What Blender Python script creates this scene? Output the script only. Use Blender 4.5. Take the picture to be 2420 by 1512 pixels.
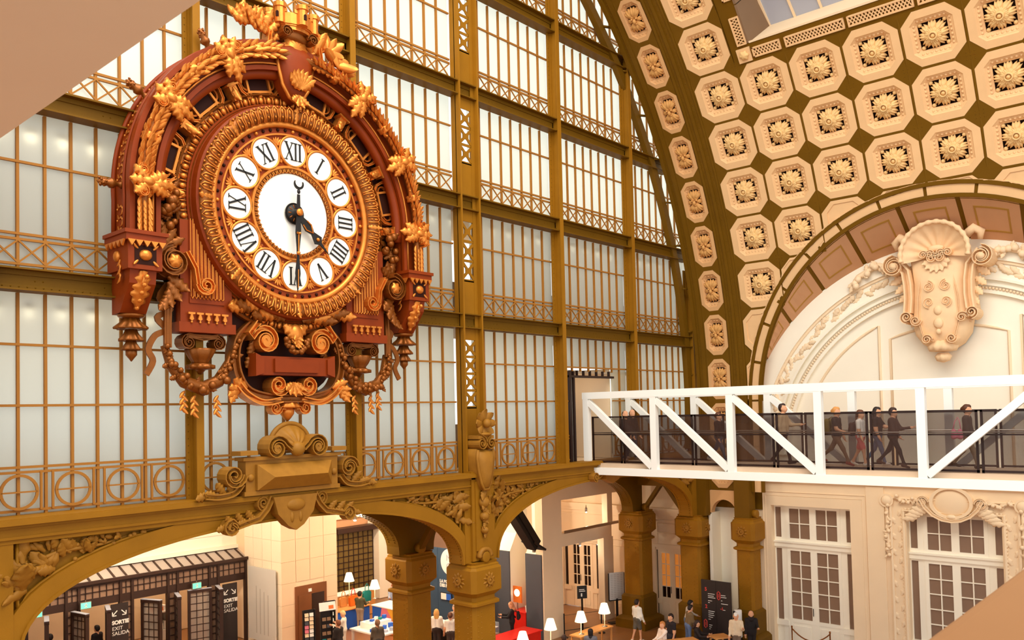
import bpy, math, random
import numpy as np
from mathutils import Matrix, Vector
random.seed(7)
for _o in list(bpy.data.objects):
    bpy.data.objects.remove(_o)
sc = bpy.context.scene
COL = sc.collection
PI = math.pi

# ------------------------------------------------------------------ camera
# gable wall = plane Y 0 (X along it, nave on the Y<0 side), ground floor Z 0, vault axis along Y
CAM = Vector((0, -18.2, 9.65))
def cam_axes(yaw, pitch, roll):
    f = Vector((math.sin(yaw) * math.cos(pitch), math.cos(yaw) * math.cos(pitch), math.sin(pitch)))
    r = Vector((math.cos(yaw), -math.sin(yaw), 0)); u = r.cross(f)
    c, s = math.cos(roll), math.sin(roll)
    return c * r + s * u, -s * r + c * u, f
CR, CU, CF = cam_axes(math.radians(48.352839), math.radians(1.9625323), math.radians(-1.32226538))
cd = bpy.data.cameras.new('camera')
cd.sensor_fit = 'HORIZONTAL'; cd.sensor_width = 36.0
cd.lens = 1978.254 / 2420 * 36
cd.shift_y = (907.4335 - 756) / 2420
cd.clip_start = 0.05; cd.clip_end = 500
cd.dof.use_dof = True; cd.dof.focus_distance = 23; cd.dof.aperture_fstop = 7
cam = bpy.data.objects.new('camera', cd); COL.objects.link(cam)
cam.matrix_world = Matrix(((CR.x, CU.x, -CF.x, CAM.x), (CR.y, CU.y, -CF.y, CAM.y), (CR.z, CU.z, -CF.z, CAM.z), (0, 0, 0, 1)))
sc.camera = cam

# ------------------------------------------------------------------ sky, exposure, large lights
w = bpy.data.worlds.new('sky'); sc.world = w; w.use_nodes = True
nt = w.node_tree; nt.nodes.clear()
_out = nt.nodes.new('ShaderNodeOutputWorld'); _bg = nt.nodes.new('ShaderNodeBackground')
_bg.inputs['Color'].default_value = (0.965, 0.99, 0.985, 1); _bg.inputs['Strength'].default_value = 1.12
nt.links.new(_bg.outputs[0], _out.inputs[0])
sc.view_settings.view_transform = 'Standard'; sc.view_settings.look = 'None'
sc.view_settings.gamma = 1.0; sc.view_settings.use_curve_mapping = False
sc.view_settings.exposure = 0.40
def area_light(name, loc, rot, sx, sy, power, col=(1, .9, .75)):
    l = bpy.data.lights.new(name, 'AREA'); l.shape = 'RECTANGLE'; l.size = sx; l.size_y = sy
    l.energy = power; l.color = col
    o = bpy.data.objects.new(name, l); COL.objects.link(o); o.location = loc; o.rotation_euler = rot
    return o
def point_light(name, loc, power, col=(1, .8, .55), rad=.06, parent=None):
    l = bpy.data.lights.new(name, 'POINT'); l.energy = power; l.color = col; l.shadow_soft_size = rad
    o = bpy.data.objects.new(name, l); COL.objects.link(o); o.location = loc; o.parent = parent
    return o
# daylight of the nave's ridge skylight
sky_l = area_light('nave_skylight', (9, -14, 29.5), (0, 0, 0), 14, 26, 5200, (1, .88, .7))

# ------------------------------------------------------------------ materials
def lin(c):
    return tuple(((x / 255) / 12.92 if x / 255 <= .04045 else ((x / 255 + .055) / 1.055) ** 2.4) for x in c)
def mat(name, rgb, rough=.6, metal=0.0, var=.12, scale=3.0, bump=0.0, bscale=40.0, spec=.4, emit=None, estr=0.0):
    m = bpy.data.materials.new(name); m.use_nodes = True
    t = m.node_tree; b = t.nodes['Principled BSDF']
    c = lin(rgb)
    b.inputs['Roughness'].default_value = rough; b.inputs['Metallic'].default_value = metal
    b.inputs['Specular IOR Level'].default_value = spec
    b.inputs['Base Color'].default_value = (*c, 1)
    if var > 0:
        tc = t.nodes.new('ShaderNodeTexCoord'); n = t.nodes.new('ShaderNodeTexNoise')
        n.inputs['Scale'].default_value = scale; n.inputs['Detail'].default_value = 4
        r = t.nodes.new('ShaderNodeMix'); r.data_type = 'RGBA'
        r.inputs['A'].default_value = (*[x * (1 - var) for x in c], 1)
        r.inputs['B'].default_value = (*[min(1, x * (1 + var)) for x in c], 1)
        t.links.new(tc.outputs['Object'], n.inputs['Vector']); t.links.new(n.outputs['Fac'], r.inputs['Factor'])
        t.links.new(r.outputs['Result'], b.inputs['Base Color'])
        if bump > 0:
            n2 = t.nodes.new('ShaderNodeTexNoise'); n2.inputs['Scale'].default_value = bscale
            bp = t.nodes.new('ShaderNodeBump'); bp.inputs['Strength'].default_value = bump; bp.inputs['Distance'].default_value = .02
            t.links.new(tc.outputs['Object'], n2.inputs['Vector'])
            t.links.new(n2.outputs['Fac'], bp.inputs['Height']); t.links.new(bp.outputs[0], b.inputs['Normal'])
    if emit:
        b.inputs['Emission Color'].default_value = (*lin(emit), 1); b.inputs['Emission Strength'].default_value = estr
    return m
def frosted(name, tcol, dcol, dmix, gloss=.10):
    """ribbed frosted glass: passes daylight diffusely, shows a little of the room"""
    m = bpy.data.materials.new(name); m.use_nodes = True
    t = m.node_tree; t.nodes.clear()
    o = t.nodes.new('ShaderNodeOutputMaterial')
    tr = t.nodes.new('ShaderNodeBsdfTranslucent'); tr.inputs[0].default_value = (*lin(tcol), 1)
    df = t.nodes.new('ShaderNodeBsdfDiffuse'); df.inputs[0].default_value = (*lin(dcol), 1)
    gl = t.nodes.new('ShaderNodeBsdfGlossy'); gl.inputs['Roughness'].default_value = .3
    gl.inputs[0].default_value = (.9, .9, .9, 1)
    m1 = t.nodes.new('ShaderNodeMixShader'); m1.inputs[0].default_value = dmix
    m2 = t.nodes.new('ShaderNodeMixShader'); m2.inputs[0].default_value = gloss
    tc = t.nodes.new('ShaderNodeTexCoord'); wv = t.nodes.new('ShaderNodeTexWave')
    wv.bands_direction = 'Z'; wv.inputs['Scale'].default_value = 30
    bp = t.nodes.new('ShaderNodeBump'); bp.inputs['Strength'].default_value = .15
    t.links.new(tc.outputs['Object'], wv.inputs['Vector']); t.links.new(wv.outputs['Fac'], bp.inputs['Height'])
    t.links.new(bp.outputs[0], gl.inputs['Normal'])
    t.links.new(tr.outputs[0], m1.inputs[1]); t.links.new(df.outputs[0], m1.inputs[2])
    t.links.new(m1.outputs[0], m2.inputs[1]); t.links.new(gl.outputs[0], m2.inputs[2])
    t.links.new(m2.outputs[0], o.inputs[0])
    return m
def screen(name, col, alpha, rough=.4):
    """fine dark wire mesh or clear sheet: lets part of the view through"""
    m = bpy.data.materials.new(name); m.use_nodes = True
    t = m.node_tree; b = t.nodes['Principled BSDF']
    b.inputs['Base Color'].default_value = (*lin(col), 1); b.inputs['Roughness'].default_value = rough
    b.inputs['Alpha'].default_value = alpha
    return m
M = {}
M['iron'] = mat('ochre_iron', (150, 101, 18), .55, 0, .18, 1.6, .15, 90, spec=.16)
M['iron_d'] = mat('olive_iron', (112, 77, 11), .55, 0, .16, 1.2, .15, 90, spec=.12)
M['bar'] = mat('glazing_bar_paint', (164, 108, 40), .55, 0, .10, 2, spec=.2)
M['glass'] = frosted('frosted_glass', (246, 249, 244), (235, 225, 205), .12, .06)
M['cream'] = mat('coffer_plaster', (238, 194, 142), .75, 0, .07, 2.5, .06, 60)
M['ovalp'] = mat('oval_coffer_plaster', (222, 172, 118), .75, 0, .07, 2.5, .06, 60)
M['rose'] = mat('rosette_plaster', (238, 196, 134), .7, 0, .2, 6, .1, 60)
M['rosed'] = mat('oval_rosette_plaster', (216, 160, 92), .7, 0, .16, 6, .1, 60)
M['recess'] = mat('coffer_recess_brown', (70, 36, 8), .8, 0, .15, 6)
M['stone'] = mat('pale_limestone', (246, 220, 184), .8, 0, .06, 1.2, .05, 70)
M['stone_w'] = mat('white_plaster', (255, 245, 226), .8, 0, .04, 1.0, .04, 70)
M['tan'] = mat('tan_soffit_plaster', (206, 154, 112), .75, 0, .07, 1.5, .05, 60)
M['gline'] = mat('ochre_line_paint', (176, 128, 52), .7, 0, .08, 3)
M['cart'] = mat('cartouche_plaster', (244, 208, 164), .75, 0, .08, 4, .08, 50)
M['orn'] = mat('ochre_iron_ornament', (156, 106, 34), .5, 0, .22, 5, .1, 60, spec=.2)
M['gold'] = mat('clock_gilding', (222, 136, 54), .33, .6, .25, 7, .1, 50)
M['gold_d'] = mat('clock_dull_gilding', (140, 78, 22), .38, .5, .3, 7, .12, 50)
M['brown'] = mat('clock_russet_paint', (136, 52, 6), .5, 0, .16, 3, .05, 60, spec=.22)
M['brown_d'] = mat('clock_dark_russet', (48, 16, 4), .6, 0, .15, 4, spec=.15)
M['enamel'] = mat('white_enamel', (255, 252, 242), .3, 0, .02, 2)
M['black'] = mat('black_paint', (22, 17, 14), .5, 0, .1, 5)
M['white'] = mat('white_steel_paint', (255, 254, 248), .45, 0, .015, 1)
M['rail'] = mat('dark_rail_steel', (46, 26, 20), .45, .2, .1, 5)
M['mesh'] = screen('dark_wire_mesh', (72, 44, 32), .34)
M['deck'] = mat('bridge_deck', (206, 178, 150), .6, 0, .08, 2)
M['floor'] = mat('brown_stone_floor', (150, 104, 62), .28, 0, .14, .8, .03, 30)
M['slate'] = mat('slate_panel', (72, 74, 82), .6, 0, .05, 3)
M['blue'] = mat('blue_panel', (52, 78, 104), .55, 0, .06, 2)
M['darkmetal'] = mat('dark_metal_grid', (56, 36, 28), .5, .2, .1, 4)
M['taupe'] = mat('taupe_pane', (140, 112, 92), .25, 0, .2, .6)
M['wood'] = mat('pale_wood', (214, 150, 84), .5, 0, .14, 4)
M['orange'] = mat('orange_lacquer', (228, 118, 40), .4, 0, .06, 3)
M['red'] = mat('red_lacquer', (214, 32, 22), .4, 0, .05, 3)
M['green'] = mat('green_print', (98, 186, 140), .5, 0, .04, 3)
M['yellow'] = mat('yellow_print', (246, 184, 62), .5, 0, .04, 3)
M['pink'] = mat('pink_print', (232, 128, 150), .5, 0, .04, 3)
M['bluep'] = mat('blue_print', (40, 100, 206), .5, 0, .04, 3)
M['teal'] = mat('teal_cloth', (20, 130, 134), .8, 0, .1, 8)
M['paper'] = mat('white_paper', (248, 246, 240), .7, 0, .03, 4)
M['shade'] = mat('lit_lamp_shade', (255, 246, 222), .8, 0, 0, 1, emit=(255, 236, 196), estr=1.1)
M['chrome'] = mat('brushed_steel', (190, 180, 170), .3, .9, .06, 6)
M['bronze'] = mat('lift_door_bronze', (150, 96, 60), .35, .5, .2, 1.2)
M['exitg'] = mat('exit_sign_green', (120, 220, 190), .5, 0, 0, 1, emit=(70, 205, 165), estr=.8)
M['grey'] = mat('blue_grey_panel', (176, 182, 200), .6, 0, .05, 1)
M['brownp'] = mat('grey_brown_panel', (132, 104, 78), .6, 0, .08, 1)

# ------------------------------------------------------------------ mesh helpers
class MB:
    def __init__(s):
        s.v = []; s.f = []; s.sm = []; s.mi = []; s.n = 0
    def add(s, g, T=None, smooth=False, mi=0):
        v, f = g
        v = np.asarray(v, float)
        if T is not None:
            A = np.array(T); v = v @ A[:3, :3].T + A[:3, 3]
            if np.linalg.det(A[:3, :3]) < 0:
                f = [tuple(reversed(q)) for q in f]
        k = s.n
        s.v.append(v); s.f += [tuple(i + k for i in q) for q in f]
        s.sm += [smooth] * len(f); s.mi += [mi] * len(f); s.n += len(v)
        return s
    def mesh(s, name, mats):
        me = bpy.data.meshes.new(name)
        me.from_pydata(np.concatenate(s.v).tolist() if s.v else [], [], s.f)
        for m in (mats if isinstance(mats, (list, tuple)) else [mats]):
            me.materials.append(M[m] if isinstance(m, str) else m)
        me.polygons.foreach_set('use_smooth', s.sm); me.polygons.foreach_set('material_index', s.mi)
        me.update()
        return me
def ob(name, me, parent=None, T=None, **props):
    o = bpy.data.objects.new(name, me); COL.objects.link(o)
    if parent: o.parent = parent
    if T is not None: o.matrix_basis = T
    for k, v in props.items(): o[k] = v
    return o
def build(name, mb, mats, parent=None, T=None, **props):
    return ob(name, mb.mesh(name, mats), parent, T, **props)
def empty(name, loc=(0, 0, 0), rz=0.0, **props):
    o = bpy.data.objects.new(name, None); COL.objects.link(o); o.empty_display_size = .2
    o.location = loc; o.rotation_euler = (0, 0, rz)
    for k, v in props.items(): o[k] = v
    return o
def Tr(x, y, z): return Matrix.Translation((x, y, z))
def Rx(a): return Matrix.Rotation(a, 4, 'X')
def Ry(a): return Matrix.Rotation(a, 4, 'Y')
def Rz(a): return Matrix.Rotation(a, 4, 'Z')
def Sc(x, y=None, z=None):
    return Matrix.Diagonal((x, x if y is None else y, x if z is None else z, 1))
def box(x0, x1, y0, y1, z0, z1):
    v = [(x0, y0, z0), (x1, y0, z0), (x1, y1, z0), (x0, y1, z0), (x0, y0, z1), (x1, y0, z1), (x1, y1, z1), (x0, y1, z1)]
    return v, [(0, 3, 2, 1), (4, 5, 6, 7), (0, 1, 5, 4), (1, 2, 6, 5), (2, 3, 7, 6), (3, 0, 4, 7)]
def bar(p, q, wd, dp, up=(0, 1, 0)):
    """box beam from p to q, width wd across, depth dp along 'up'"""
    p, q, up = np.array(p, float), np.array(q, float), np.array(up, float)
    d = q - p; d /= np.linalg.norm(d); s = np.cross(d, up); s /= np.linalg.norm(s); u = np.cross(s, d)
    c = [p + a * s * wd / 2 + b * u * dp / 2 for a, b in ((-1, -1), (1, -1), (1, 1), (-1, 1))]
    c += [x + (q - p) for x in c]
    return np.array(c), [(0, 3, 2, 1), (4, 5, 6, 7), (0, 1, 5, 4), (1, 2, 6, 5), (2, 3, 7, 6), (3, 0, 4, 7)]
def prism(poly, y0, y1):
    """polygon in XZ extruded along Y from y0 (front) to y1"""
    n = len(poly)
    a = sum(poly[i][0] * poly[(i + 1) % n][1] - poly[(i + 1) % n][0] * poly[i][1] for i in range(n))
    if a < 0: poly = poly[::-1]
    v = [(x, y0, z) for x, z in poly] + [(x, y1, z) for x, z in poly]
    return v, [tuple(range(n)), tuple(range(2 * n - 1, n - 1, -1))] + [(i, i + n, (i + 1) % n + n, (i + 1) % n) for i in range(n)]
def strip(a, b, y0, y1):
    """band between two equally long XZ polylines a and b, extruded from y0 to y1"""
    n = len(a); v = []
    for (p, q) in zip(a, b):
        v += [(p[0], y0, p[1]), (q[0], y0, q[1]), (q[0], y1, q[1]), (p[0], y1, p[1])]
    f = []
    for i in range(n - 1):
        k = 4 * i
        for j in range(4):
            f.append((k + j, k + (j + 1) % 4, k + 4 + (j + 1) % 4, k + 4 + j))
    f += [(3, 2, 1, 0), (4 * n - 4, 4 * n - 3, 4 * n - 2, 4 * n - 1)]
    return v, f
def tube(path, r, n=6, closed=False):
    P = [np.array(p, float) for p in path]; m = len(P)
    R = [r] * m if not hasattr(r, '__len__') else r
    v = []; N = None
    for i in range(m):
        if closed: d = P[(i + 1) % m] - P[i - 1]
        else: d = P[min(i + 1, m - 1)] - P[max(i - 1, 0)]
        d = d / (np.linalg.norm(d) + 1e-9)
        if N is None:
            a = np.array((0, 0, 1.)) if abs(d[2]) < .9 else np.array((1., 0, 0)); N = np.cross(d, a)
        N = N - d * (N @ d); N /= np.linalg.norm(N) + 1e-9; B = np.cross(d, N)
        for k in range(n):
            t = 2 * PI * k / n
            v.append(P[i] + R[i] * (math.cos(t) * N + math.sin(t) * B))
    f = []
    for i in range(m if closed else m - 1):
        for k in range(n):
            a, b = i * n + k, i * n + (k + 1) % n; j = ((i + 1) % m) * n
            f.append((a, b, j + (k + 1) % n, j + k))
    if not closed: f += [tuple(range(n - 1, -1, -1)), tuple(range((m - 1) * n, m * n))]
    return np.array(v), f
def lathe(prof, n=16):
    """profile [(r, z)] turned about Z"""
    v = []; f = []
    for r, z in prof:
        v += [(r * math.cos(2 * PI * k / n), r * math.sin(2 * PI * k / n), z) for k in range(n)]
    for i in range(len(prof) - 1):
        for k in range(n):
            f.append((i * n + k, i * n + (k + 1) % n, (i + 1) * n + (k + 1) % n, (i + 1) * n + k))
    f += [tuple(range(n - 1, -1, -1)), tuple(range((len(prof) - 1) * n, len(prof) * n))]
    return np.array(v), f
def flower_lathe(prof, n=24, lobes=8, amp=.15):
    v, f = lathe(prof, n); a = np.arctan2(v[:, 1], v[:, 0]); k = 1 + amp * np.cos(lobes * a)
    v[:, 0] *= k; v[:, 1] *= k
    return v, f
def ball(c, r, nu=8, nv=6):
    if not hasattr(r, '__len__'): r = (r, r, r)
    v = [(0, 0, -1)]; f = []
    for i in range(1, nv):
        t = -PI / 2 + PI * i / nv
        v += [(math.cos(t) * math.cos(2 * PI * k / nu), math.cos(t) * math.sin(2 * PI * k / nu), math.sin(t)) for k in range(nu)]
    v.append((0, 0, 1)); L = len(v) - 1
    for k in range(nu):
        f.append((0, 1 + (k + 1) % nu, 1 + k)); f.append((L, L - nu + k, L - nu + (k + 1) % nu))
    for i in range(nv - 2):
        for k in range(nu):
            a = 1 + i * nu
            f.append((a + k, a + (k + 1) % nu, a + nu + (k + 1) % nu, a + nu + k))
    return np.array(v) * np.array(r) + np.array(c), f
def ringsweep(prof, R, a0=0.0, a1=2 * PI, n=64):
    """closed profile [(dr, w)] swept round the XZ plane; w points toward -Y"""
    full = abs(a1 - a0 - 2 * PI) < 1e-6; m = len(prof); cnt = n if full else n + 1; v = []
    for i in range(cnt):
        a = a0 + (a1 - a0) * i / n; c, s = math.cos(a), math.sin(a)
        v += [((R + dr) * c, -w_, (R + dr) * s) for dr, w_ in prof]
    f = []
    for i in range(n):
        j = (i + 1) % cnt
        for k in range(m):
            f.append((i * m + k, j * m + k, j * m + (k + 1) % m, i * m + (k + 1) % m))
    if not full: f += [tuple(range(m)), tuple(range((cnt - 1) * m + m - 1, (cnt - 1) * m - 1, -1))]
    return np.array(v), f
def spiral(cx, cz, r0, r1, a0, turns, n=26):
    return [(cx + (r0 + (r1 - r0) * (i / n) ** .8) * math.cos(a0 + turns * 2 * PI * i / n),
             cz + (r0 + (r1 - r0) * (i / n) ** .8) * math.sin(a0 + turns * 2 * PI * i / n)) for i in range(n + 1)]
def scroll(path, wd, y0, y1, rim=.25):
    """moulded band along an XZ path: width wd (number or list), back at y1, face at y0 with raised rims"""
    n = len(path); W = wd if hasattr(wd, '__len__') else [wd] * n
    v = []; f = []; dy = (y1 - y0) * rim
    for i in range(n):
        a = np.array(path[max(i - 1, 0)]); b = np.array(path[min(i + 1, n - 1)]); d = b - a
        d = d / (np.hypot(*d) + 1e-9); nn = np.array((-d[1], d[0])); h = W[i] / 2; p = np.array(path[i])
        for o, y in ((-h, y1), (-h, y0), (-h * .6, y0), (-h * .35, y0 + dy), (h * .35, y0 + dy), (h * .6, y0), (h, y0), (h, y1)):
            q = p + nn * o; v.append((q[0], y, q[1]))
    for i in range(n - 1):
        for k in range(8):
            f.append((i * 8 + k, i * 8 + (k + 1) % 8, i * 8 + 8 + (k + 1) % 8, i * 8 + 8 + k))
    f += [tuple(range(7, -1, -1)), tuple(range(8 * n - 8, 8 * n))]
    return np.array(v), f
def cr(pts, n=5):
    """Catmull-Rom through the points"""
    P = np.array(pts, float); out = []
    for i in range(len(P) - 1):
        a, b, c, d = P[max(i - 1, 0)], P[i], P[i + 1], P[min(i + 2, len(P) - 1)]
        for k in range(n):
            t = k / n; out.append(.5 * (2 * b + (c - a) * t + (2 * a - 5 * b + 4 * c - d) * t * t + (3 * b - a - 3 * c + d) * t ** 3))
    out.append(P[-1])
    return [tuple(p) for p in out]
def fan(L, W, ribs=3, bulge=.1, curl=0.0, thick=.03, nu=7, nv=12, root=.3):
    """fan-shaped petal with fingered tip: grows along +Z, face toward -Y"""
    v = []
    for side in (0, 1):
        for i in range(nu + 1):
            t = i / nu
            for j in range(nv + 1):
                s = -1 + 2 * j / nv; fing = .5 + .5 * math.cos(PI * ribs * s)
                if ribs % 2 == 0: fing = 1 - fing
                x = s * W / 2 * (root + (1 - root) * t ** .7) * (1 - .22 * max(0, t - .75) * 4 * abs(s) ** 3)
                z = t * L * (1 - .2 * t * (1 - fing) - .12 * t * s * s)
                h = bulge * L * math.sin(PI * min(1, .1 + t * .9)) * (1 - .5 * s * s) + .05 * L * fing * t + curl * L * t ** 3
                v.append((x, -(h - side * thick), z))
    f = []; w1 = nv + 1; m = (nu + 1) * w1
    for i in range(nu):
        for j in range(nv):
            a = i * w1 + j; f.append((a, a + 1, a + w1 + 1, a + w1)); f.append((m + a, m + a + w1, m + a + w1 + 1, m + a + 1))
        f.append((i * w1, i * w1 + w1, m + i * w1 + w1, m + i * w1)); f.append((i * w1 + nv, m + i * w1 + nv, m + i * w1 + nv + w1, i * w1 + nv + w1))
    for j in range(nv): a = nu * w1 + j; f.append((a, a + 1, m + a + 1, m + a))
    return np.array(v), f
def leaf(L, W, lobes=3, curl=.25, bulge=.12, thick=.02, nu=12, deep=.28):
    """acanthus-like leaf: grows along +Z in the XZ plane, face toward -Y, root at the origin, closed underneath"""
    v = []
    for side in (0, 1):
        for i in range(nu + 1):
            t = i / nu
            wdt = W / 2 * (math.sin(PI * min(1, t * .93 + .07)) ** .7) * (1 - deep * (.5 - .5 * math.cos(2 * PI * lobes * t)))
            for s in (-1, -.55, 0, .55, 1):
                h = bulge * W * (1 - s * s) * math.sin(PI * (.15 + .8 * t)) - (.06 * W if s == 0 else 0) + curl * L * t ** 3
                if abs(s) == 1: h += .05 * W * math.cos(2 * PI * lobes * t)
                v.append((s * wdt, -(h - side * thick), t * L))
    f = []; m = (nu + 1) * 5
    for i in range(nu):
        for k in range(4):
            a = i * 5 + k
            f.append((a, a + 1, a + 6, a + 5)); f.append((m + a, m + a + 5, m + a + 6, m + a + 1))
        f.append((i * 5, i * 5 + 5, m + i * 5 + 5, m + i * 5)); f.append((i * 5 + 4, m + i * 5 + 4, m + i * 5 + 9, i * 5 + 9))
    return np.array(v), f
def ell(cx, cz, rx, rz, n=24, a0=0.0, a1=2 * PI):
    return [(cx + rx * math.cos(a0 + (a1 - a0) * i / n), cz + rz * math.sin(a0 + (a1 - a0) * i / n)) for i in range(n if abs(a1 - a0 - 2 * PI) < 1e-6 else n + 1)]
def text_mesh(txt, size, bold=0.0, align='LEFT'):
    c = bpy.data.curves.new('lettering', 'FONT'); c.body = txt; c.size = size; c.align_x = align; c.extrude = .004; c.offset = bold
    c.space_line = .95
    o = bpy.data.objects.new('lettering_tmp', c)
    me = bpy.data.meshes.new_from_object(o); bpy.data.objects.remove(o)
    return me
def lettering(name, txt, size, m, parent, T, bold=0.0, align='LEFT', **p):
    me = text_mesh(txt, size, bold, align); me.materials.clear(); me.materials.append(M[m])
    return ob(name, me, parent, T, **p)
# ================================================================== ground floor
fl = empty('floor', kind='structure', category='floor', label='polished brown stone floor of the nave and entrance hall')
build('floor_slab', MB().add(box(-30, 48, -40, 30, -.4, -.02)), 'floor', fl)
slab = MB().add(box(-.745, .745, -.745, .745, -.02, 0)).mesh('flagstone', 'floor')
for i in range(8):
    for j in range(9):
        ob('flagstone', slab, fl, Tr(23.5 + 1.5 * i, -5.5 + 1.5 * j, 0))
# ================================================================== gable wall of glass
XC, ZV, RV = 11.75, 10.05, 20.3          # vault axis and radius
SILL = 7.85
GZ = [12.73, 16.42, 19.96, 23.5, 27.0]   # tops of the girders
COLX = [9.5, 14.0, 23.0, 27.5, 32.0]     # plain iron columns; the lattice pier stands at 18.5
PIERX = [5.0, 18.5]
def vault_x(z, r=RV): return XC + math.sqrt(max(.01, r * r - (z - ZV) ** 2)) if z > ZV else XC + r

gable = empty('wall_gable', kind='structure', label='ochre iron frame of the glazed gable wall behind the clock', category='wall')
def rivet_mesh(name, pts, r=.022):
    mb = MB()
    base = [(r * math.cos(k * PI / 2), 0, r * math.sin(k * PI / 2)) for k in range(4)] + [(0, -r * .8, 0)]
    for x, y, z in pts:
        mb.add(([(x + a, y + b, z + c) for a, b, c in base], [(0, 4, 1), (1, 4, 2), (2, 4, 3), (3, 4, 0)]))
    return mb
def girder(z, x0, x1):
    mb = MB()
    mb.add(box(x0, x1, -.20, .2, z - .035, z)); mb.add(box(x0, x1, -.2, .2, z - .45, z - .415))
    mb.add(box(x0, x1, .0, .06, z - .415, z - .035))
    mb.add(box(x0, x1, -.03, .0, z - .13, z - .035)); mb.add(box(x0, x1, -.03, .0, z - .415, z - .32))
    o = build('girder', mb, 'iron_d', gable)
    pts = []; x = x0 + .1; k = 0
    while x < x1:
        pts.append((x, -.03, z - .365))
        if k % 9 < 2: pts.append((x, 0, z - .23))
        x += .15; k += 1
    build('rivets', rivet_mesh('rivets', pts), 'iron_d', o, kind='stuff')
for i, z in enumerate(GZ[:4]):
    girder(z, 2.0, min(33.2, vault_x(z, 21.2)))
for x in COLX:
    mb = MB(); zt = min(27, ZV + math.sqrt(max(0, 21.0 ** 2 - (x - XC) ** 2)))
    mb.add(box(x - .17, x + .17, .06, .12, SILL, zt)); mb.add(box(x - .03, x + .03, -.24, .06, SILL, zt))
    mb.add(box(x - .09, x + .09, -.26, -.23, SILL, zt))
    mb.add(box(x - .075, x - .03, .0, .06, SILL, zt)); mb.add(box(x + .03, x + .075, .0, .06, SILL, zt))
    c = build('column', mb, 'iron', gable)
    pts = []; z = SILL + .1
    while z < zt:
        pts += [(x - .13, .06, z), (x + .13, .06, z)]; z += .16
    build('rivets', rivet_mesh('rivets', pts, .018), 'iron_d', c, kind='stuff')
def lattice_pier(x, z0=SILL):
    p = ob('lattice_pier', None, gable)
    for s in (-1, 1):
        mb = MB(); a = x + s * .40
        mb.add(box(a - .03, a + .03, -.22, .15, z0, 27)); mb.add(box(a - .03 - (.14 if s > 0 else 0), a + .03 + (.14 if s < 0 else 0), -.06, -.03, z0, 27))
        build('flange', mb, 'iron', p)
    tiers = [SILL] + GZ
    for k in range(5):
        za, zb = tiers[k] + .0, tiers[k + 1] - .45
        lo, hi = (za + (2.0 if k == 0 else 1.05), zb - .35)
        mb = MB(); mb.add(box(x - .37, x + .37, -.05, -.02, za, lo)); mb.add(box(x - .37, x + .37, -.05, -.02, hi, zb))
        build('plate', mb, 'iron', p)
        n = 4 if k == 0 else 3; h = (hi - lo) / n
        for j in range(n):
            q = lo + j * h; mb = MB()
            mb.add(bar((x - .3, -.035, q), (x + .3, -.035, q + h), .09, .03)); mb.add(bar((x + .3, -.035, q), (x - .3, -.035, q + h), .09, .03))
            mb.add(box(x - .37, x + .37, -.05, -.02, q - .04, q + .04)); mb.add(box(x - .12, x + .12, -.052, -.018, q + h / 2 - .09, q + h / 2 + .09))
            mb.add(box(x - .37, x - .26, -.05, -.02, q, q + h)); mb.add(box(x + .26, x + .37, -.05, -.02, q, q + h))
            build('brace', mb, 'iron', p)
    pts = []; z = z0 + .1
    while z < 27: pts += [(x - .3, -.05, z), (x + .3, -.05, z)]; z += .17
    build('rivets', rivet_mesh('rivets', pts, .018), 'iron_d', p, kind='stuff')
for x in PIERX: lattice_pier(x)

# curved iron arch along the vault edge, tied back with short struts
mb = MB()
th = [math.radians(a) for a in np.linspace(-6, 62, 60)]
mb.add(strip([(XC + 19.9 * math.cos(a), ZV + 19.9 * math.sin(a)) for a in th], [(XC + 20.25 * math.cos(a), ZV + 20.25 * math.sin(a)) for a in th], -.12, .1))
arch = build('edge_arch', mb, 'iron_d', gable)
pts = [(XC + r * math.cos(math.radians(a)), -.12, ZV + r * math.sin(math.radians(a))) for a in np.arange(-5, 60, .55) for r in (19.95, 20.2)]
build('rivets', rivet_mesh('rivets', pts, .02), 'iron_d', arch, kind='stuff')
mb_strut = MB().add(box(0, .75, -.05, .05, -.03, .03)).mesh('strut', 'iron_d')
for a in np.arange(3, 58, 5.24):
    ob('strut', mb_strut, gable, Tr(XC + 20.2 * math.cos(math.radians(a)), -.1, ZV + 20.2 * math.sin(math.radians(a))) @ Rz(-.5))

# ---- glazed bays: every bay of a tier is one window
pane_cache = {}
def unit_box(name, dims, m):
    key = (name, tuple(round(d, 3) for d in dims), m)
    if key not in pane_cache:
        a, b, c = dims
        pane_cache[key] = MB().add(box(-a / 2, a / 2, -b / 2, b / 2, -c / 2, c / 2)).mesh(name, m)
    return pane_cache[key]
def cross_mesh(wd, h):
    key = ('x', round(wd, 3), round(h, 3))
    if key not in pane_cache:
        mb = MB()
        mb.add(bar((-wd / 2, 0, -h / 2), (wd / 2, 0, h / 2), .035, .02)); mb.add(bar((wd / 2, 0, -h / 2), (-wd / 2, 0, h / 2), .035, .03))
        pane_cache[key] = mb.mesh('cross_brace', 'bar')
    return pane_cache[key]
ring_me = MB().add(ringsweep([(-.028, .02), (.028, .02), (.028, -.02), (-.028, -.02)], .33, n=28)).mesh('ring', 'bar')
BAYS = [(2.0, 4.6), (5.4, 9.48), (9.52, 13.98), (14.02, 18.1), (18.9, 22.98), (23.02, 27.48), (27.52, 31.98), (32.02, 34.0)]
NPANE = [5, 8, 9, 8, 8, 9, 9, 4]
DOORX = (23.72, 26.5, 11.1)              # doorway onto the footbridge
wn = 0
ORD = ['first', 'second', 'third', 'fourth', 'fifth', 'sixth', 'seventh', 'eighth']
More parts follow.
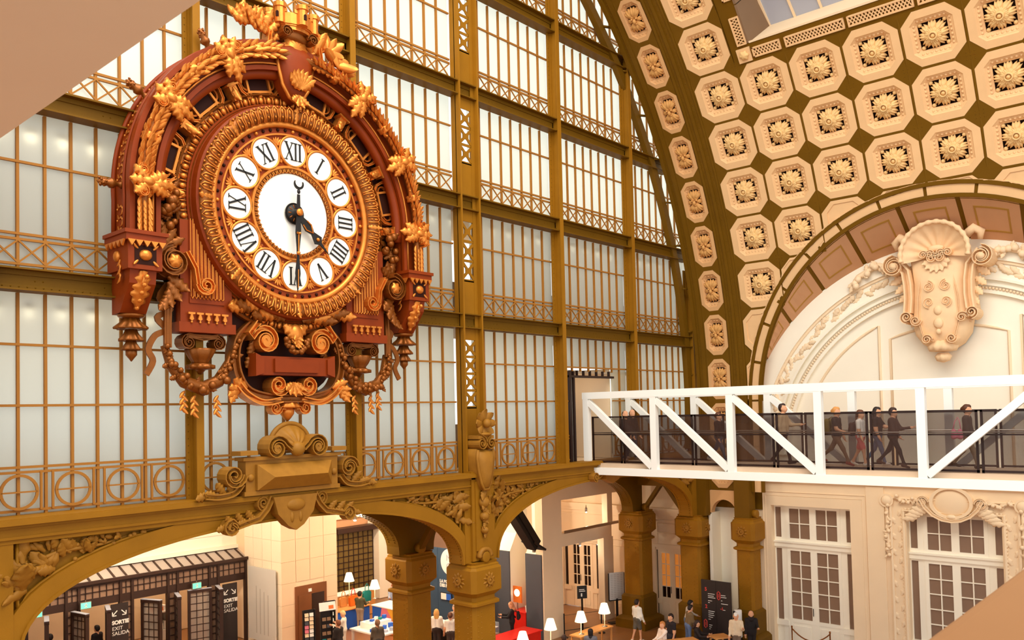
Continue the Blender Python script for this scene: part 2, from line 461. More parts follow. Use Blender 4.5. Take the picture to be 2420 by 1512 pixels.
for tier in range(5):
    z0 = SILL if tier == 0 else GZ[tier - 1]; z1 = GZ[tier] - .45
    for bi, (xa, xb) in enumerate(BAYS):
        if xa > vault_x(z0, 21.3) + .2: continue
        if bi == 0 and tier in (2, 3, 4): continue
        wn += 1
        win = empty('window_%d' % wn, ((xa + xb) / 2, .25, z0), kind='structure', category='window',
                    label='frosted gable window, %s row of glass from the sill, %s bay from the left' % (ORD[tier], ORD[bi]))
        ox, oz = (xa + xb) / 2, z0
        n = NPANE[bi]; pw = (xb - xa) / n
        if tier == 0: rails = [8.69 - z0, 8.79 - z0]; hz = [10.02 - z0, 11.24 - z0]
        else: rails = [.63, .74]; hz = [2.2]
        rows = [0] + [rails[1]] + hz + [z1 - z0]
        for c in range(n):
            px = xa + pw * (c + .5)
            for r in range(len(rows) - 1):
                a, b = rows[r], rows[r + 1]
                if px - pw / 2 > vault_x(z0 + a, 21.4): continue
                if tier == 0 and DOORX[0] < px < DOORX[1] and z0 + a < DOORX[2] - .2: continue
                b += .3 if r == len(rows) - 2 else 0
                ob('pane', unit_box('pane', (pw, .02, b - a), 'glass'), win, Tr(px - ox, .03, (a + b) / 2))
        for c in range(1, n):
            px = xa + pw * c
            if px > vault_x(z0 + 1, 21.4): continue
            zb0 = 0
            if tier == 0 and DOORX[0] < px < DOORX[1]: zb0 = DOORX[2] - z0
            h = z1 - z0 - zb0
            ob('glazing_bar', unit_box('glazing_bar', (.055, .07, h), 'bar'), win, Tr(px - ox, -.01, zb0 + h / 2))
        xr = min(xb, vault_x(z0 + 1, 21.4))
        for r in (rails + hz + ([.13] if tier else [.08])):
            if tier == 0 and xa < DOORX[0] < xb and r < 3.2:
                for (p, q) in ((xa, DOORX[0]), (DOORX[1], xb)):
                    ob('cross_rail', unit_box('cross_rail', (q - p, .06, .05), 'bar'), win, Tr((p + q) / 2 - ox, -.03, r))
                continue
            ob('cross_rail', unit_box('cross_rail', (xr - xa, .06, .05), 'bar'), win, Tr((xa + xr) / 2 - ox, -.03, r))
        if tier:
            for c in range(n):
                px = xa + pw * (c + .5)
                if px > vault_x(z0 + .4, 21.2): continue
                ob('cross_brace', cross_mesh(pw, .46), win, Tr(px - ox, -.05, .38))
        else:
            k = int((xb - xa) / 1.0)
            for c in range(k):
                px = xa + (xb - xa) * (c + .5) / k
                if DOORX[0] - .2 < px < DOORX[1] + .2 or px > 32: continue
                ob('ring', ring_me, win, Tr(px - ox, -.08, .45))
                ob('cross_rail', unit_box('cross_rail', (.66, .04, .03), 'bar'), win, Tr(px - ox, -.08, .45))
                for s in (-.4, .4):
                    ob('upright', unit_box('upright', (.045, .04, .76), 'bar'), win, Tr(px - ox + s, -.08, .46))

# ---- what stands outside the glass: floor slabs, a parapet, downlights
out = empty('wall_outer_gallery', kind='structure', label='dim service gallery behind the frosted glass', category='wall')
mb = MB(); mb.add(box(0, 34, .42, 3.6, 12.40, 12.72)); build('gallery_floor', mb, 'brownp', out)
mb = MB(); mb.add(box(0, 34, .42, 3.6, 16.0, 16.40)); build('gallery_ceiling', mb, 'stone', out)
mb = MB(); mb.add(box(0, 34, 3.2, 3.5, 12.72, 14.4)); build('gallery_wall', mb, 'brownp', out)
mb = MB(); mb.add(box(0, 34, 2.2, 2.5, SILL, 9.3)); build('parapet', mb, 'brownp', out)
mb = MB(); mb.add(box(0, 34, .42, 4, 7.46, SILL - .02)); build('terrace_slab', mb, 'stone', out)

dl_me = MB().add(lathe([(.07, 0), (.08, .02), (.08, .1), (.05, .14)], 10), smooth=True).mesh('downlight', 'chrome')
def downlight(x, z, p, d=.43):
    o = ob('downlight', dl_me, out, Tr(x, d, z)); point_light('downlight_glow', (0, 0, -.06), p, (1, .84, .6), .05, o)
for k in range(6): downlight(5.55 + .62 * k, 15.55, .9)
for k in range(6): downlight(5.5 + .62 * k, 11.95, .5)
for k in range(5): downlight(14.9 + .8 * k, 15.65, .3)
for k in range(10): downlight(19.2 + .78 * k + (.4 if k > 4 else 0), 15.65, .3)
for k in range(4): downlight(28.0 + .7 * k, 15.65, .25)
# ================================================================== arcade under the gable
SPRING, APEX = 5.15, 7.2
def arch_curve(cx, a=6.0, rise=APEX - SPRING, n=40, off=0.0):
    pts = []
    for i in range(n + 1):
        t = PI - PI * i / n
        c, s = math.cos(t), math.sin(t)
        x, z = a * math.copysign(abs(c) ** .94, c), rise * abs(s) ** .82
        k = math.hypot(c / a, s / rise); nx, nz = (c / a) / k, (s / rise) / k
        pts.append((cx + x + nx * off, SPRING + z + nz * off))
    return pts
ARCH = [11.75, 25.25, -1.75]
arc = empty('wall_arcade', kind='structure', category='wall', label='ochre iron arcade of flat arches carrying the glass gable')
leafA = MB().add(leaf(.42, .2, 3, .12, .25, .03), smooth=True).mesh('leaf', 'orn')
leafB = MB().add(leaf(.34, .24, 4, .25, .3, .03), smooth=True).mesh('leaf', 'orn')
leafC = MB().add(leaf(.26, .13, 2, -.1, .35, .03), smooth=True).mesh('leaf', 'orn')
berry = MB().add(ball((0, 0, 0), .05, 8, 5), smooth=True).mesh('berry', 'orn')
for cx in ARCH:
    cur = arch_curve(cx)
    mb = MB().add(prism([(cx - 6.75, SPRING)] + cur + [(cx + 6.75, SPRING), (cx + 6.75, 7.45), (cx - 6.75, 7.45)], -.12, .3))
    build('arch_plate', mb, 'iron', arc)
    mb = MB().add(strip(cur, [(x, min(z, 7.5)) for x, z in arch_curve(cx, off=.34)], -.3, -.12)); build('arch_rim', mb, 'iron', arc)
    mb = MB().add(strip(arch_curve(cx, off=-.03), arch_curve(cx, off=.03), -.36, -.28)); build('arch_bead', mb, 'iron', arc)
    for s in (-1, 1):
        x0 = cx + s * 6.75; x1 = cx + s * 6.1
        mb = MB().add(box(min(x0, x1), max(x0, x1), -.31, -.12, SPRING + .01, 7.44)); build('pier_strip', mb, 'iron', arc)
        # moulded frame and foliage of the spandrel panel
        fr = [(x, z) for x, z in arch_curve(cx, off=.36) if s * (x - cx) > 1.7 and abs(x - cx) < 5.95 and z < 7.3]
        if s > 0: fr = fr[::-1]
        fr = [(x1 - s * .1, 7.36)] + [(x1 - s * .1, fr[0][1] - .25)] + fr + [(cx + s * 1.7, 7.36), (x1 - s * .1, 7.36)]
        mb = MB().add(tube([(x, -.2, z) for x, z in fr], .035, 5), smooth=True); build('panel_moulding', mb, 'iron', arc)
        fol = ob('spandrel_foliage', None, arc)
        rnd = random.Random(int(cx * 10) + s)
        if cx < 0: continue
        stem = []
        for t in np.linspace(0, 1, 14):
            d = 5.85 - 4.0 * t
            xx = cx + s * d; lo = np.interp(d, *zip(*sorted([(abs(x - cx), z) for x, z in arch_curve(cx, off=.36)])))
            stem.append((xx, -.17 - .05 * math.sin(9 * t), lo + (7.3 - lo) * (.45 + .2 * math.sin(11 * t))))
        build('stem', MB().add(tube(stem, [.05 * (1 - .8 * i / 13) for i in range(14)], 6), smooth=True), 'orn', fol)
        for k in range(96):
            d = 5.92 - 4.1 * rnd.random() ** 1.7
            lo = np.interp(d, *zip(*sorted([(abs(x - cx), z) for x, z in arch_curve(cx, off=.36)])))
            hh = 7.32 - lo
            if hh < .12: continue
            zz = lo + hh * (.08 + .8 * rnd.random()); sc_ = min(1.5, .4 + hh * 1.0) * (.8 + .5 * rnd.random())
            o_ = ob('leaf', (leafA, leafB, leafC)[k % 3], fol, Tr(cx + s * d, -.14 - .1 * rnd.random(), zz) @ Ry(s * (rnd.random() * 2.6 - .6)) @ Rz((rnd.random() - .5)) @ Rx((rnd.random() - .5) * .9) @ Sc(sc_))
        for k in range(10):
            d = 5.7 - 2.4 * rnd.random(); lo = np.interp(d, *zip(*sorted([(abs(x - cx), z) for x, z in arch_curve(cx, off=.36)])))
            ob('berry', berry, fol, Tr(cx + s * d, -.2, lo + (7.3 - lo) * rnd.random() * .9))
    mb = MB().add(box(cx - 6.74, cx + 6.74, -.325, -.12, 7.36, 7.49)); build('top_band', mb, 'iron', arc)
mb = MB()
for y0, z0, z1 in ((-.37, 7.445, 7.5), (-.34, 7.5, 7.66), (-.40, 7.66, 7.72), (-.5, 7.72, 7.82), (-.46, 7.82, SILL)):
    mb.add(box(-2, 32.3, y0, .3, z0, z1))
build('sill', mb, 'iron', arc)
# soffit rivets of the arches, and the second arcade row behind with the dark ceiling
for cx in ARCH:
    c2 = arch_curve(cx, n=90, off=-.005)
    pts = [(x, y, z) for x, z in c2 for y in (-.22, .2)]
    build('rivets', MB().add(([], [])) if False else rivet_mesh('rivets', pts, .025), 'iron_d', arc, kind='stuff')
    mb = MB().add(prism([(cx - 6.75, SPRING)] + arch_curve(cx) + [(cx + 6.75, SPRING), (cx + 6.75, 7.3), (cx - 6.75, 7.3)], 2.6, 3.2))
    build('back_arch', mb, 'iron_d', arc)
    pts = [(x, y, z) for x, z in c2[4:-4] for y in (2.75, 3.05)]
    build('rivets', rivet_mesh('rivets', pts, .03), 'iron_d', arc, kind='stuff')
for x in (5.0, 18.5, 32.0):
    build('tie_beam', MB().add(box(x - .35, x + .35, .3, 2.6, 6.3, 7.3)), 'iron_d', arc)
    for s in (-1, 1):
        build('knee_brace', MB().add(bar((x, .5 if s < 0 else 2.5, 5.2), (x, 1.5, 6.5), .16, .22, (1, 0, 0))), 'iron_d', arc)

def pillar(name, x, y, label, hx=.5, hy=.48, emblem=('x', 'y'), cat='pillar'):
    p = empty(name, (x, y, 0), kind='structure', category=cat, label=label)
    def octo(hx, hy, c): return [(-hx, -hy + c), (-hx + c, -hy), (hx - c, -hy), (hx, -hy + c), (hx, hy - c), (hx - c, hy), (-hx + c, hy), (-hx, hy - c)]
    def stack(secs):
        v = []; f = []
        for hx, hy, c, z in secs: v += [(a, b, z) for a, b in octo(hx, hy, c)]
        for i in range(len(secs) - 1):
            for k in range(8): f.append((i * 8 + k, i * 8 + (k + 1) % 8, i * 8 + 8 + (k + 1) % 8, i * 8 + 8 + k))
        f += [tuple(range(7, -1, -1)), tuple(range(8 * len(secs) - 8, 8 * len(secs)))]
        return v, f
    build('plinth', MB().add(stack([(hx + .3, hy + .3, .02, 0), (hx + .3, hy + .3, .02, .38), (hx + .22, hy + .22, .05, .46), (hx + .12, hy + .12, .1, .52)])), 'iron_d', p)
    build('pedestal', MB().add(stack([(hx + .1, hy + .1, .06, .5), (hx + .1, hy + .1, .06, 1.36), (hx + .02, hy + .02, .08, 1.46)])), 'iron_d', p)
    build('shaft', MB().add(stack([(hx, hy, .1, 1.42), (hx, hy, .1, 4.0)])), 'iron', p)
    build('collar', MB().add(stack([(hx + .02, hy + .02, .1, 3.84), (hx + .1, hy + .1, .1, 3.88), (hx + .1, hy + .1, .1, 3.95), (hx + .02, hy + .02, .1, 4.0)])), 'iron', p)
    build('capital', MB().add(stack([(hx, hy, .1, 4.0), (hx, hy, .1, 4.12), (hx + .16, hy + .16, .12, 4.28), (hx + .17, hy + .17, .14, 4.95), (hx + .1, hy + .1, .1, 5.02), (hx + .1, hy + .1, .1, 5.06), (hx + .04, hy + .04, .08, 5.1), (hx + .06, hy + .06, .08, 5.16)])), 'iron', p)
    pts = []; z = 1.6
    while z < 3.8:
        for a in (-.34, -.2, .2, .34): pts.append((a * hx / .5, -hy, z + (.07 if abs(a) > .3 else 0)))
        z += .16
    pts2 = [(a, b, c) for a, b, c in pts]
    rv = rivet_mesh('rivets', pts, .026)
    for a, b, c in pts2:   # the face turned to the nave's left
        v = [(-hx, -a * hy / hx + .026 * math.cos(k * PI / 2), c + .026 * math.sin(k * PI / 2)) for k in range(4)] + [(-hx - .02, -a * hy / hx, c)]
        rv.add((v, [(0, 1, 4), (1, 2, 4), (2, 3, 4), (3, 0, 4)]))
    build('rivets', rv, 'iron', p, kind='stuff')
    for e in emblem:
        T = Tr(0, -hy - .17, 4.62) if e == 'y' else Tr(-hx - .17, 0, 4.62) @ Rz(-PI / 2)
        em = ob('emblem', None, p, T)
        for k in range(10):
            ob('leaf', leafC, em, Ry(k * PI / 5) @ Tr(0, 0, .1) @ Sc(.62, .8, .7))
        build('boss', MB().add(ringsweep([(-.03, 0), (-.03, .06), (.03, .06), (.03, 0)], .1, n=14)).add(ball((0, -.02, 0), (.07, .05, .07)), smooth=True), 'orn', em)
    # roller on top of the capital
    if 'y' in emblem or True:
        build('roller', MB().add(lathe([(.14, -.3), (.17, -.28), (.17, .28), (.14, .3)], 14), Tr(0, -hy + .02, 5.3) @ Rx(PI / 2) @ Sc(1, 1, .35), True), 'iron', p)
    return p
pillar('pillar', 5.0, 0, 'ochre iron pillar at the left foot of the flat arch')
pillar('pillar', 18.5, 0, 'riveted ochre iron pillar with leafy emblem under the lattice pier')
pillar('pillar', 32.0, 0, 'olive iron corner pillar with leafy emblem beside the directory board')
pillar('pillar', 18.5, 2.9, 'spot-lit back pillar standing behind the central ochre pillar')
pillar('pillar', 32.0, 2.9, 'dark brown back pillar behind the man in the white hoodie')
pillar('pillar', 32.1, -2.4, 'slender olive wall pillar left of the tall cream doors', .42, .36, ('x',))

# ================================================================== vault with coffers
ceil = empty('ceiling', kind='structure', category='ceiling', label='coffered barrel vault with plaster rosettes between olive iron ribs')
PIT = 5.24; TH0 = 2.3; DY = 1.86; YA = -3.53
def cyl(s_deg, y, r=RV):
    """vault surface; negative angles run straight down the wall"""
    if s_deg >= 0:
        a = math.radians(s_deg); return (XC + r * math.cos(a), y, ZV + r * math.sin(a))
    return (XC + r, y, ZV + math.radians(s_deg) * RV)
def cyl_frame(s_deg, y, r=RV):
    a = math.radians(max(0, s_deg)); o = cyl(s_deg, y, r); c, s = math.cos(a), math.sin(a)
    return Matrix(((0, c, -s, o[0]), (-1, 0, 0, o[1]), (0, s, c, o[2]), (0, 0, 0, 1)))
LY, LZ, LRO, LRI = -9.95, 9.9, 7.22, 6.8       # lunette arch on the vault: centre and radii of the two ribs
def lun_d(s_deg, y):
    z = cyl(s_deg, y)[2]
    return abs(y - LY) if z < LZ else math.hypot(y - LY, z - LZ)
def clip(pt, R):
    s_deg, y = pt
    for _ in range(40):
        if lun_d(s_deg, y) >= R: break
        z = cyl(s_deg, y)[2]; d = math.hypot(y - LY, max(0, z - LZ)) + 1e-6
        y += .05 * (y - LY) / d
        s_deg += math.degrees(.05 * max(0, z - LZ) / d / RV)
    return (s_deg, y)
# backing shell
ths = np.concatenate([np.arange(-13, 36.2, 2.5), [36.4]]); v = []; f = []
def shell(ths, ys, r, hole):
    v = []; f = []; m = len(ys)
    for t in ths: v += [cyl(t, y, r) for y in ys]
    for i in range(len(ths) - 1):
        for j in range(m - 1):
            if hole and lun_d((ths[i] + ths[i + 1]) / 2, (ys[j] + ys[j + 1]) / 2) < 7.15: continue
            f.append((i * m + j, i * m + j + 1, i * m + m + j + 1, i * m + m + j))
    return v, f
mb = MB().add(shell(np.arange(-13, 37.6, 1.25), np.arange(-.36, -24.1, -.5), RV + .5, True)).add(shell(np.arange(36, 66, 2.5), np.array([-.36, -2.5, -5.3]), RV + .5, False))
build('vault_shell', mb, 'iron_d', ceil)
CHALF, CUT = .885, .40
def octa(hw, hh, c): return [(-hw, -hh + c), (-hw + c, -hh), (hw - c, -hh), (hw, -hh + c), (hw, hh - c), (hw - c, hh), (-hw + c, hh), (-hw, hh - c)]
def coffer_mesh(name, loops, mats):
    mb = MB(); v = []; f = []
    for hw, hh, c, y in loops: v += [(x, y, z) for x, z in octa(hw, hh, c)]
    for i in range(len(loops) - 1):
        for k in range(8): f.append((i * 8 + k, i * 8 + (k + 1) % 8, i * 8 + 8 + (k + 1) % 8, i * 8 + 8 + k))
    n = len(f); f.append(tuple(range(8 * len(loops) - 8, 8 * len(loops))))
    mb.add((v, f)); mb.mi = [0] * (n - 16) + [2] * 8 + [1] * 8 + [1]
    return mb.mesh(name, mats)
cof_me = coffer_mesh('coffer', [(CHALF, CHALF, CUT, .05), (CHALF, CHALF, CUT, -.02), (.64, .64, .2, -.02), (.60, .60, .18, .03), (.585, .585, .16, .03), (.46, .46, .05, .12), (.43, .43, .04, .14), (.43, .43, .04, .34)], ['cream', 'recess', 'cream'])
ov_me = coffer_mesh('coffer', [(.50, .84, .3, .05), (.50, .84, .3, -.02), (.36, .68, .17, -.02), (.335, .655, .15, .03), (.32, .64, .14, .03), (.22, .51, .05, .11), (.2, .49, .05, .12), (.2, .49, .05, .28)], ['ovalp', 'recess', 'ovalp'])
mb = MB()
for k in range(8):
    mb.add(fan(.40, .29, 3, .3, -.1), Ry(k * PI / 4) @ Tr(0, .10, .07) @ Rx(-.05), True)
    mb.add(fan(.22, .19, 3, .2, .1), Ry((k + .5) * PI / 4) @ Tr(0, .0, .04) @ Rx(-.1), True)
mb.add(ringsweep([(-.03, 0), (-.02, .1), (.02, .1), (.035, 0)], .11, n=12), None, True).add(ball((0, -.03, 0), (.075, .07, .075), 10, 6), None, True)
for a in (-1, 1):
    for b in (-1, 1): mb.add(ball((a * .36, .16, b * .36), .07, 8, 5), None, True)
rose_me = mb.mesh('rosette', 'rose'); rose_me.transform(Sc(1.02, 1.1, 1.02))
mb = MB()
for k in range(9):
    t = -.53 + 1.06 * k / 8
    for p in ((t, -.535), (t, .535), (-.535, t), (.535, t)): mb.add(ball((p[0], .07, p[1]), (.05, .035, .05), 6, 4), None, True)
egg_me = mb.mesh('egg_moulding', 'cream')
mb = MB()
for s in (-1, 1):
    for a in (-.7, 0, .7):
        mb.add(fan(.42, .32, 3, .25, .0), (Ry(0 if s > 0 else PI)) @ Ry(a * .7) @ Tr(0, .06, .08) @ Rx(-.05), True)
    mb.add(ball((.09 * s, -.02, .06), (.045, .05, .04), 8, 5), None, True)
    mb.add(leaf(.16, .12, 2, .1, .3, .02, 8), Ry(s * PI / 2) @ Tr(0, .05, .04), True)
mb.add(ball((0, -.04, -.03), (.06, .08, .1), 8, 6), None, True).add(ball((0, .0, -.14), (.08, .06, .04), 8, 5), None, True)
for k_ in range(6):
    mb.add(fan(.24, .2, 3, .25, .0), Ry(k_ * PI / 3 + PI / 6) @ Tr(0, .04, .05), True)
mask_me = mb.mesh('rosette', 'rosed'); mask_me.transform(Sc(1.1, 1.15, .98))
mb = MB()
for k in range(11):
    t = -.58 + 1.16 * k / 10
    for s in (-1, 1): mb.add(ball((s * .28, .06, t), (.04, .03, .045), 6, 4), None, True)
for k in range(4):
    t = -.2 + .4 * k / 3
    for s in (-1, 1): mb.add(ball((t, .06, s * .59), (.045, .03, .035), 6, 4), None, True)
ovegg_me = mb.mesh('egg_moulding', 'ovalp')
plan = []   # polygons of the rib network in (angle, y)
def d2(s_m): return math.degrees(s_m / RV)
def cell(th, y, hw, hh, oc, cut):
    """rib strips round one coffer: a cell 2hw x 2hh with octagonal hole"""
    O = octa(oc[0], oc[1], cut); Q = [(-hw, -hh), (hw, -hh), (hw, hh), (-hw, hh)]
    quads = [(Q[0], O[1], O[0]), (Q[1], O[3], O[2]), (Q[2], O[5], O[4]), (Q[3], O[7], O[6]), (Q[0], Q[1], O[2], O[1]), (Q[1], Q[2], O[4], O[3]), (Q[2], Q[3], O[6], O[5]), (Q[3], Q[0], O[0], O[7])]
    for q in quads: plan.append([(th + d2(b), y - a) for a, b in q])
frag = 0
for k in range(-2, 12):
    th = TH0 + PIT * k
    if th < 62:      # oval coffers beside the gable
        if k > -3:
            c = ob('coffer', ov_me, ceil, cyl_frame(th, -1.37)); ob('rosette', mask_me, c); ob('egg_moulding', ovegg_me, c)
            cell(th, -1.37, .52, DY / 2, (.50, .84), .3)
    for j in range(0, 7):
        y = YA - DY * j
        if k < 0 or (th > 35 and j > 0) or th > 62: continue
        d = lun_d(th, y)
        if d > LRO + .55:
            c = ob('coffer', cof_me, ceil, cyl_frame(th, y)); ob('rosette', rose_me, c); ob('egg_moulding', egg_me, c)
            cell(th, y, DY / 2, DY / 2, (CHALF, CHALF), CUT)
        else:
            O = [(th + d2(b), y - a) for a, b in octa(CHALF, CHALF, CUT)]
            dense = []
            for i in range(8):
                for q in np.linspace(0, 1, 7)[:-1]: dense.append((O[i][0] + (O[(i + 1) % 8][0] - O[i][0]) * q, O[i][1] + (O[(i + 1) % 8][1] - O[i][1]) * q))
            if max(lun_d(*p) for p in dense) < LRO + .12: 
                continue
            R_ = LRO + .05
            P = [clip(p, R_) for p in dense]
            ctr = (np.mean([p[0] for p in P]), np.mean([p[1] for p in P]))
            ins = [clip((ctr[0] + (p[0] - ctr[0]) * .72, ctr[1] + (p[1] - ctr[1]) * .72), R_) for p in P]
            n = len(P)
            v = [cyl(*p, RV - .05) for p in P] + [cyl(*p, RV - .05) for p in ins] + [cyl(*p, RV - .02) for p in ins] 
            f = [(i, (i + 1) % n, n + (i + 1) % n, n + i) for i in range(n)] + [(n + i, n + (i + 1) % n, 2 * n + (i + 1) % n, 2 * n + i) for i in range(n)] + [tuple(range(2 * n, 3 * n))]
            build('cut_coffer', MB().add((v, f)), 'cream', ceil)
            Q = [(th + d2(b), y - a) for a, b in ((-DY / 2, -DY / 2), (DY / 2, -DY / 2), (DY / 2, DY / 2), (-DY / 2, DY / 2))]
            dq = []
            for i in range(4):
                for q in np.linspace(0, 1, 9)[:-1]: dq.append(clip((Q[i][0] + (Q[(i + 1) % 4][0] - Q[i][0]) * q, Q[i][1] + (Q[(i + 1) % 4][1] - Q[i][1]) * q), LRO))
            if max(lun_d(*p) for p in dq) > LRO + .1: plan.append([(a + .0, b) for a, b in dq])
def band(t0, t1, y0, y1, step=2.62):
    a = t0
    while a < t1 - .01:
        b = min(a + step, t1); plan.append([(a, y0), (b, y0), (b, y1), (a, y1)]); a = b
tb = TH0 - PIT * 2.5; te = TH0 + PIT * 11.5
band(tb, te, -.36, -.85); band(tb, te, -1.89, -2.6)
for t in (TH0 + PIT * 6.5,):
    for j in range(1, 7): plan.append([(t, YA - DY * (j - .5)), (t + .35, YA - DY * (j - .5)), (t + .35, YA - DY * (j + .5)), (t, YA - DY * (j + .5))])
mb = MB()
for P in plan:
    mb.add(([cyl(a, b) for a, b in P], [tuple(range(len(P)))]))
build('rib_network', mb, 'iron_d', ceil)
# raised edge ribs and rivets
mb = MB()
for y0, y1, dr in ((-.36, -.5, .1), (-.62, -.8, .03), (-1.92, -2.02, .03), (-2.18, -2.3, .05), (-2.5, -2.58, .03)):
    v = []; f = []; T_ = np.arange(tb, te, 1.31)
    for t in T_: v += [cyl(t, y0, RV), cyl(t, y0, RV - dr), cyl(t, y1, RV - dr), cyl(t, y1, RV)]
    for i in range(len(T_) - 1):
        for k in range(3): f.append((4 * i + k, 4 * i + k + 1, 4 * i + 5 + k, 4 * i + 4 + k))
    mb.add((v, f))
build('edge_rib', mb, 'iron_d', ceil)
mb = MB()
for t in np.arange(tb + .5, te, .62):
    for y in (-.56, -.72, -2.08, -2.38):
        T = cyl_frame(t, y); r = .025
        mb.add(([(r, 0, 0), (0, 0, r), (-r, 0, 0), (0, 0, -r), (0, -.02, 0)], [(0, 1, 4), (1, 2, 4), (2, 3, 4), (3, 0, 4)]), T)
for k in range(0, 7):
    for j in range(0, 6):      # rivets on the little diamonds between coffers
        if lun_d(TH0 + PIT * (k + .5), YA - DY * (j + .5)) < 7.6 or (TH0 + PIT * k > 33 and j > 0): continue
        for a in (-.12, 0, .12):
            for b in (-.12, 0, .12):
                mb.add(([(.02, 0, 0), (0, 0, .02), (-.02, 0, 0), (0, 0, -.02), (0, -.02, 0)], [(0, 1, 4), (1, 2, 4), (2, 3, 4), (3, 0, 4)]), cyl_frame(TH0 + PIT * (k + .5) + d2(a), YA - DY * (j + .5) + b))
build('rivets', mb, 'iron_d', ceil, kind='stuff')
# lattice frieze round the skylight opening
def lattice_panel(n):
    mb = MB(); L = .34 * n; h = .36
    for x0, x1, z0, z1 in ((-L / 2, L / 2, -h / 2, -h / 2 + .05), (-L / 2, L / 2, h / 2 - .05, h / 2), (-L / 2, -L / 2 + .05, -h / 2, h / 2), (L / 2 - .05, L / 2, -h / 2, h / 2)):
        mb.add(box(x0, x1, -.05, .02, z0, z1))
    m_ = n * 3
    for i in range(m_):
        a = -L / 2 + L * i / m_; b = -L / 2 + L * (i + 1.8) / m_
        if b < L / 2: mb.add(bar((a, -.02, -h / 2 + .03), (b, -.02, h / 2 - .03), .035, .02)); mb.add(bar((b, -.03, -h / 2 + .03), (a, -.03, h / 2 - .03), .035, .02))
    mb.add(box(-L / 2, L / 2, .02, .04, -h / 2, h / 2), mi=1)
    return mb.mesh('lattice_panel', ['cream', 'recess'])
lp_s, lp_l = lattice_panel(3), lattice_panel(6)
ob('lattice_panel', lp_s, ceil, cyl_frame(37.15, -5.75))
for i in range(5): ob('lattice_panel', lp_l, ceil, cyl_frame(37.15, -7.45 - 2.15 * i))
for i in range(5): ob('lattice_panel', lp_l if i else lp_s, ceil, cyl_frame(39.6 + (6.0 * i if i else 0), -4.95) @ Ry(PI / 2))
build('frieze_backing', MB().add(shell(np.arange(36.5, 38.3, .85), np.arange(-4.7, -20.1, -1.5), RV + .02, False)).add(shell(np.arange(36, 64, 2), np.array([-4.46, -5.2]), RV + .02, False)), 'iron_d', ceil)
cb = ob('corner_boss', None, ceil, cyl_frame(37.15, -4.92))
build('boss_plate', MB().add(box(-.25, .25, -.05, .05, -.25, .25)), 'cream', cb)
build('boss_flower', MB().add(flower_lathe([(.02, 0), (.17, 0), (.15, .05), (.06, .1), (.01, .1)], 24, 6, .14), Tr(0, -.05, 0) @ Rx(PI / 2), True), 'rose', cb)
# skylight behind the opening: grey-blue boarded soffit with ribs, brown splayed reveal
sk = ob('skylight_soffit', None, ceil)
for i in range(16):
    y0 = -5.5 - .95 * i
    a0, a1 = cyl(38.2, y0, RV + 1.5), cyl(62, y0, RV + .9); b0, b1 = cyl(38.2, y0 - .93, RV + 1.5), cyl(62, y0 - .93, RV + .9)
    v = [a0, b0, b1, a1] + [(p[0] + .1, p[1], p[2] + .1) for p in (a0, b0, b1, a1)]
    build('soffit_board', MB().add((v, [(0, 1, 2, 3), (7, 6, 5, 4), (0, 4, 5, 1), (2, 6, 7, 3)])), 'grey', sk)
    build('soffit_rib', MB().add(bar(cyl(38.2, y0 + .01, RV + 1.47), cyl(62, y0 + .01, RV + .87), .05, .08)), 'stone', sk)
for i in range(6):
    t0, t1 = 38.2 + 4 * i, 42.1 + 4 * i
    v = [cyl(t0, -5.2, RV), cyl(t1, -5.2, RV), cyl(t1, -5.5 - .12 * i, RV + 1.45 - .1 * i), cyl(t0, -5.5 - .12 * i, RV + 1.5 - .1 * i)]
    build('reveal_board', MB().add((v + [(p[0], p[1] + .08, p[2]) for p in v], [(0, 1, 2, 3), (7, 6, 5, 4), (0, 4, 5, 1), (1, 5, 6, 2), (2, 6, 7, 3)])), 'brownp', sk)
build('opening_reveal', MB().add(shell(np.array([38.15, 38.35]), np.array([-5.2, -20.]), RV, False)).add(([cyl(38.2, -5.2, RV), cyl(38.2, -20, RV), cyl(38.2, -20, RV + 1.5), cyl(38.2, -5.2, RV + 1.5)], [(0, 1, 2, 3)])), 'stone', sk)
# ================================================================== side wall with lunette
XW = 32.6
TW = Tr(XW, LY, 0) @ Matrix(((0, 1, 0, 0), (-1, 0, 0, 0), (0, 0, 1, 0), (0, 0, 0, 1)))   # local x = -(Y-LY), local -y faces the nave
wr = empty('wall_right', kind='structure', category='wall', label='cream side wall of the nave with tall doors and great lunette')
def onw(name, mb, m, parent=None, **p): return build(name, mb, m, parent or wr, TW if parent is None else None, **p)
# lunette arch bands on the vault
def ring_pt(phi, R, lift=0.0):
    y = LY + R * math.cos(phi); z = LZ + R * math.sin(phi)
    x = XC + math.sqrt((RV - lift) ** 2 - (z - ZV) ** 2) if z > ZV else XC + RV - lift
    return (x, y, z)
def ring_strip(R0, R1, p0, p1, lift, n=10, depth=.06):
    v = []; f = []
    for i in range(n + 1):
        p = p0 + (p1 - p0) * i / n
        v += [ring_pt(p, R0, lift), ring_pt(p, R1, lift), ring_pt(p, R1, lift - depth), ring_pt(p, R0, lift - depth)]
    for i in range(n):
        for k in range(4): f.append((4 * i + k, 4 * i + (k + 1) % 4, 4 * i + 4 + (k + 1) % 4, 4 * i + 4 + k))
    f += [(0, 1, 2, 3), (4 * n + 3, 4 * n + 2, 4 * n + 1, 4 * n)]
    return v, f
for R_, wd in ((LRO, .13), (LRI, .13)):
    mb = MB().add(ring_strip(R_ - wd / 2, R_ + wd / 2, 0, PI, .05, 60, .1))
    for s in (-1, 1): mb.add(box(XC + RV - .05, XC + RV + .05, LY + s * R_ - wd / 2, LY + s * R_ + wd / 2, 6.2, LZ))
    build('arch_rib', mb, 'iron_d', wr)
NV = 14
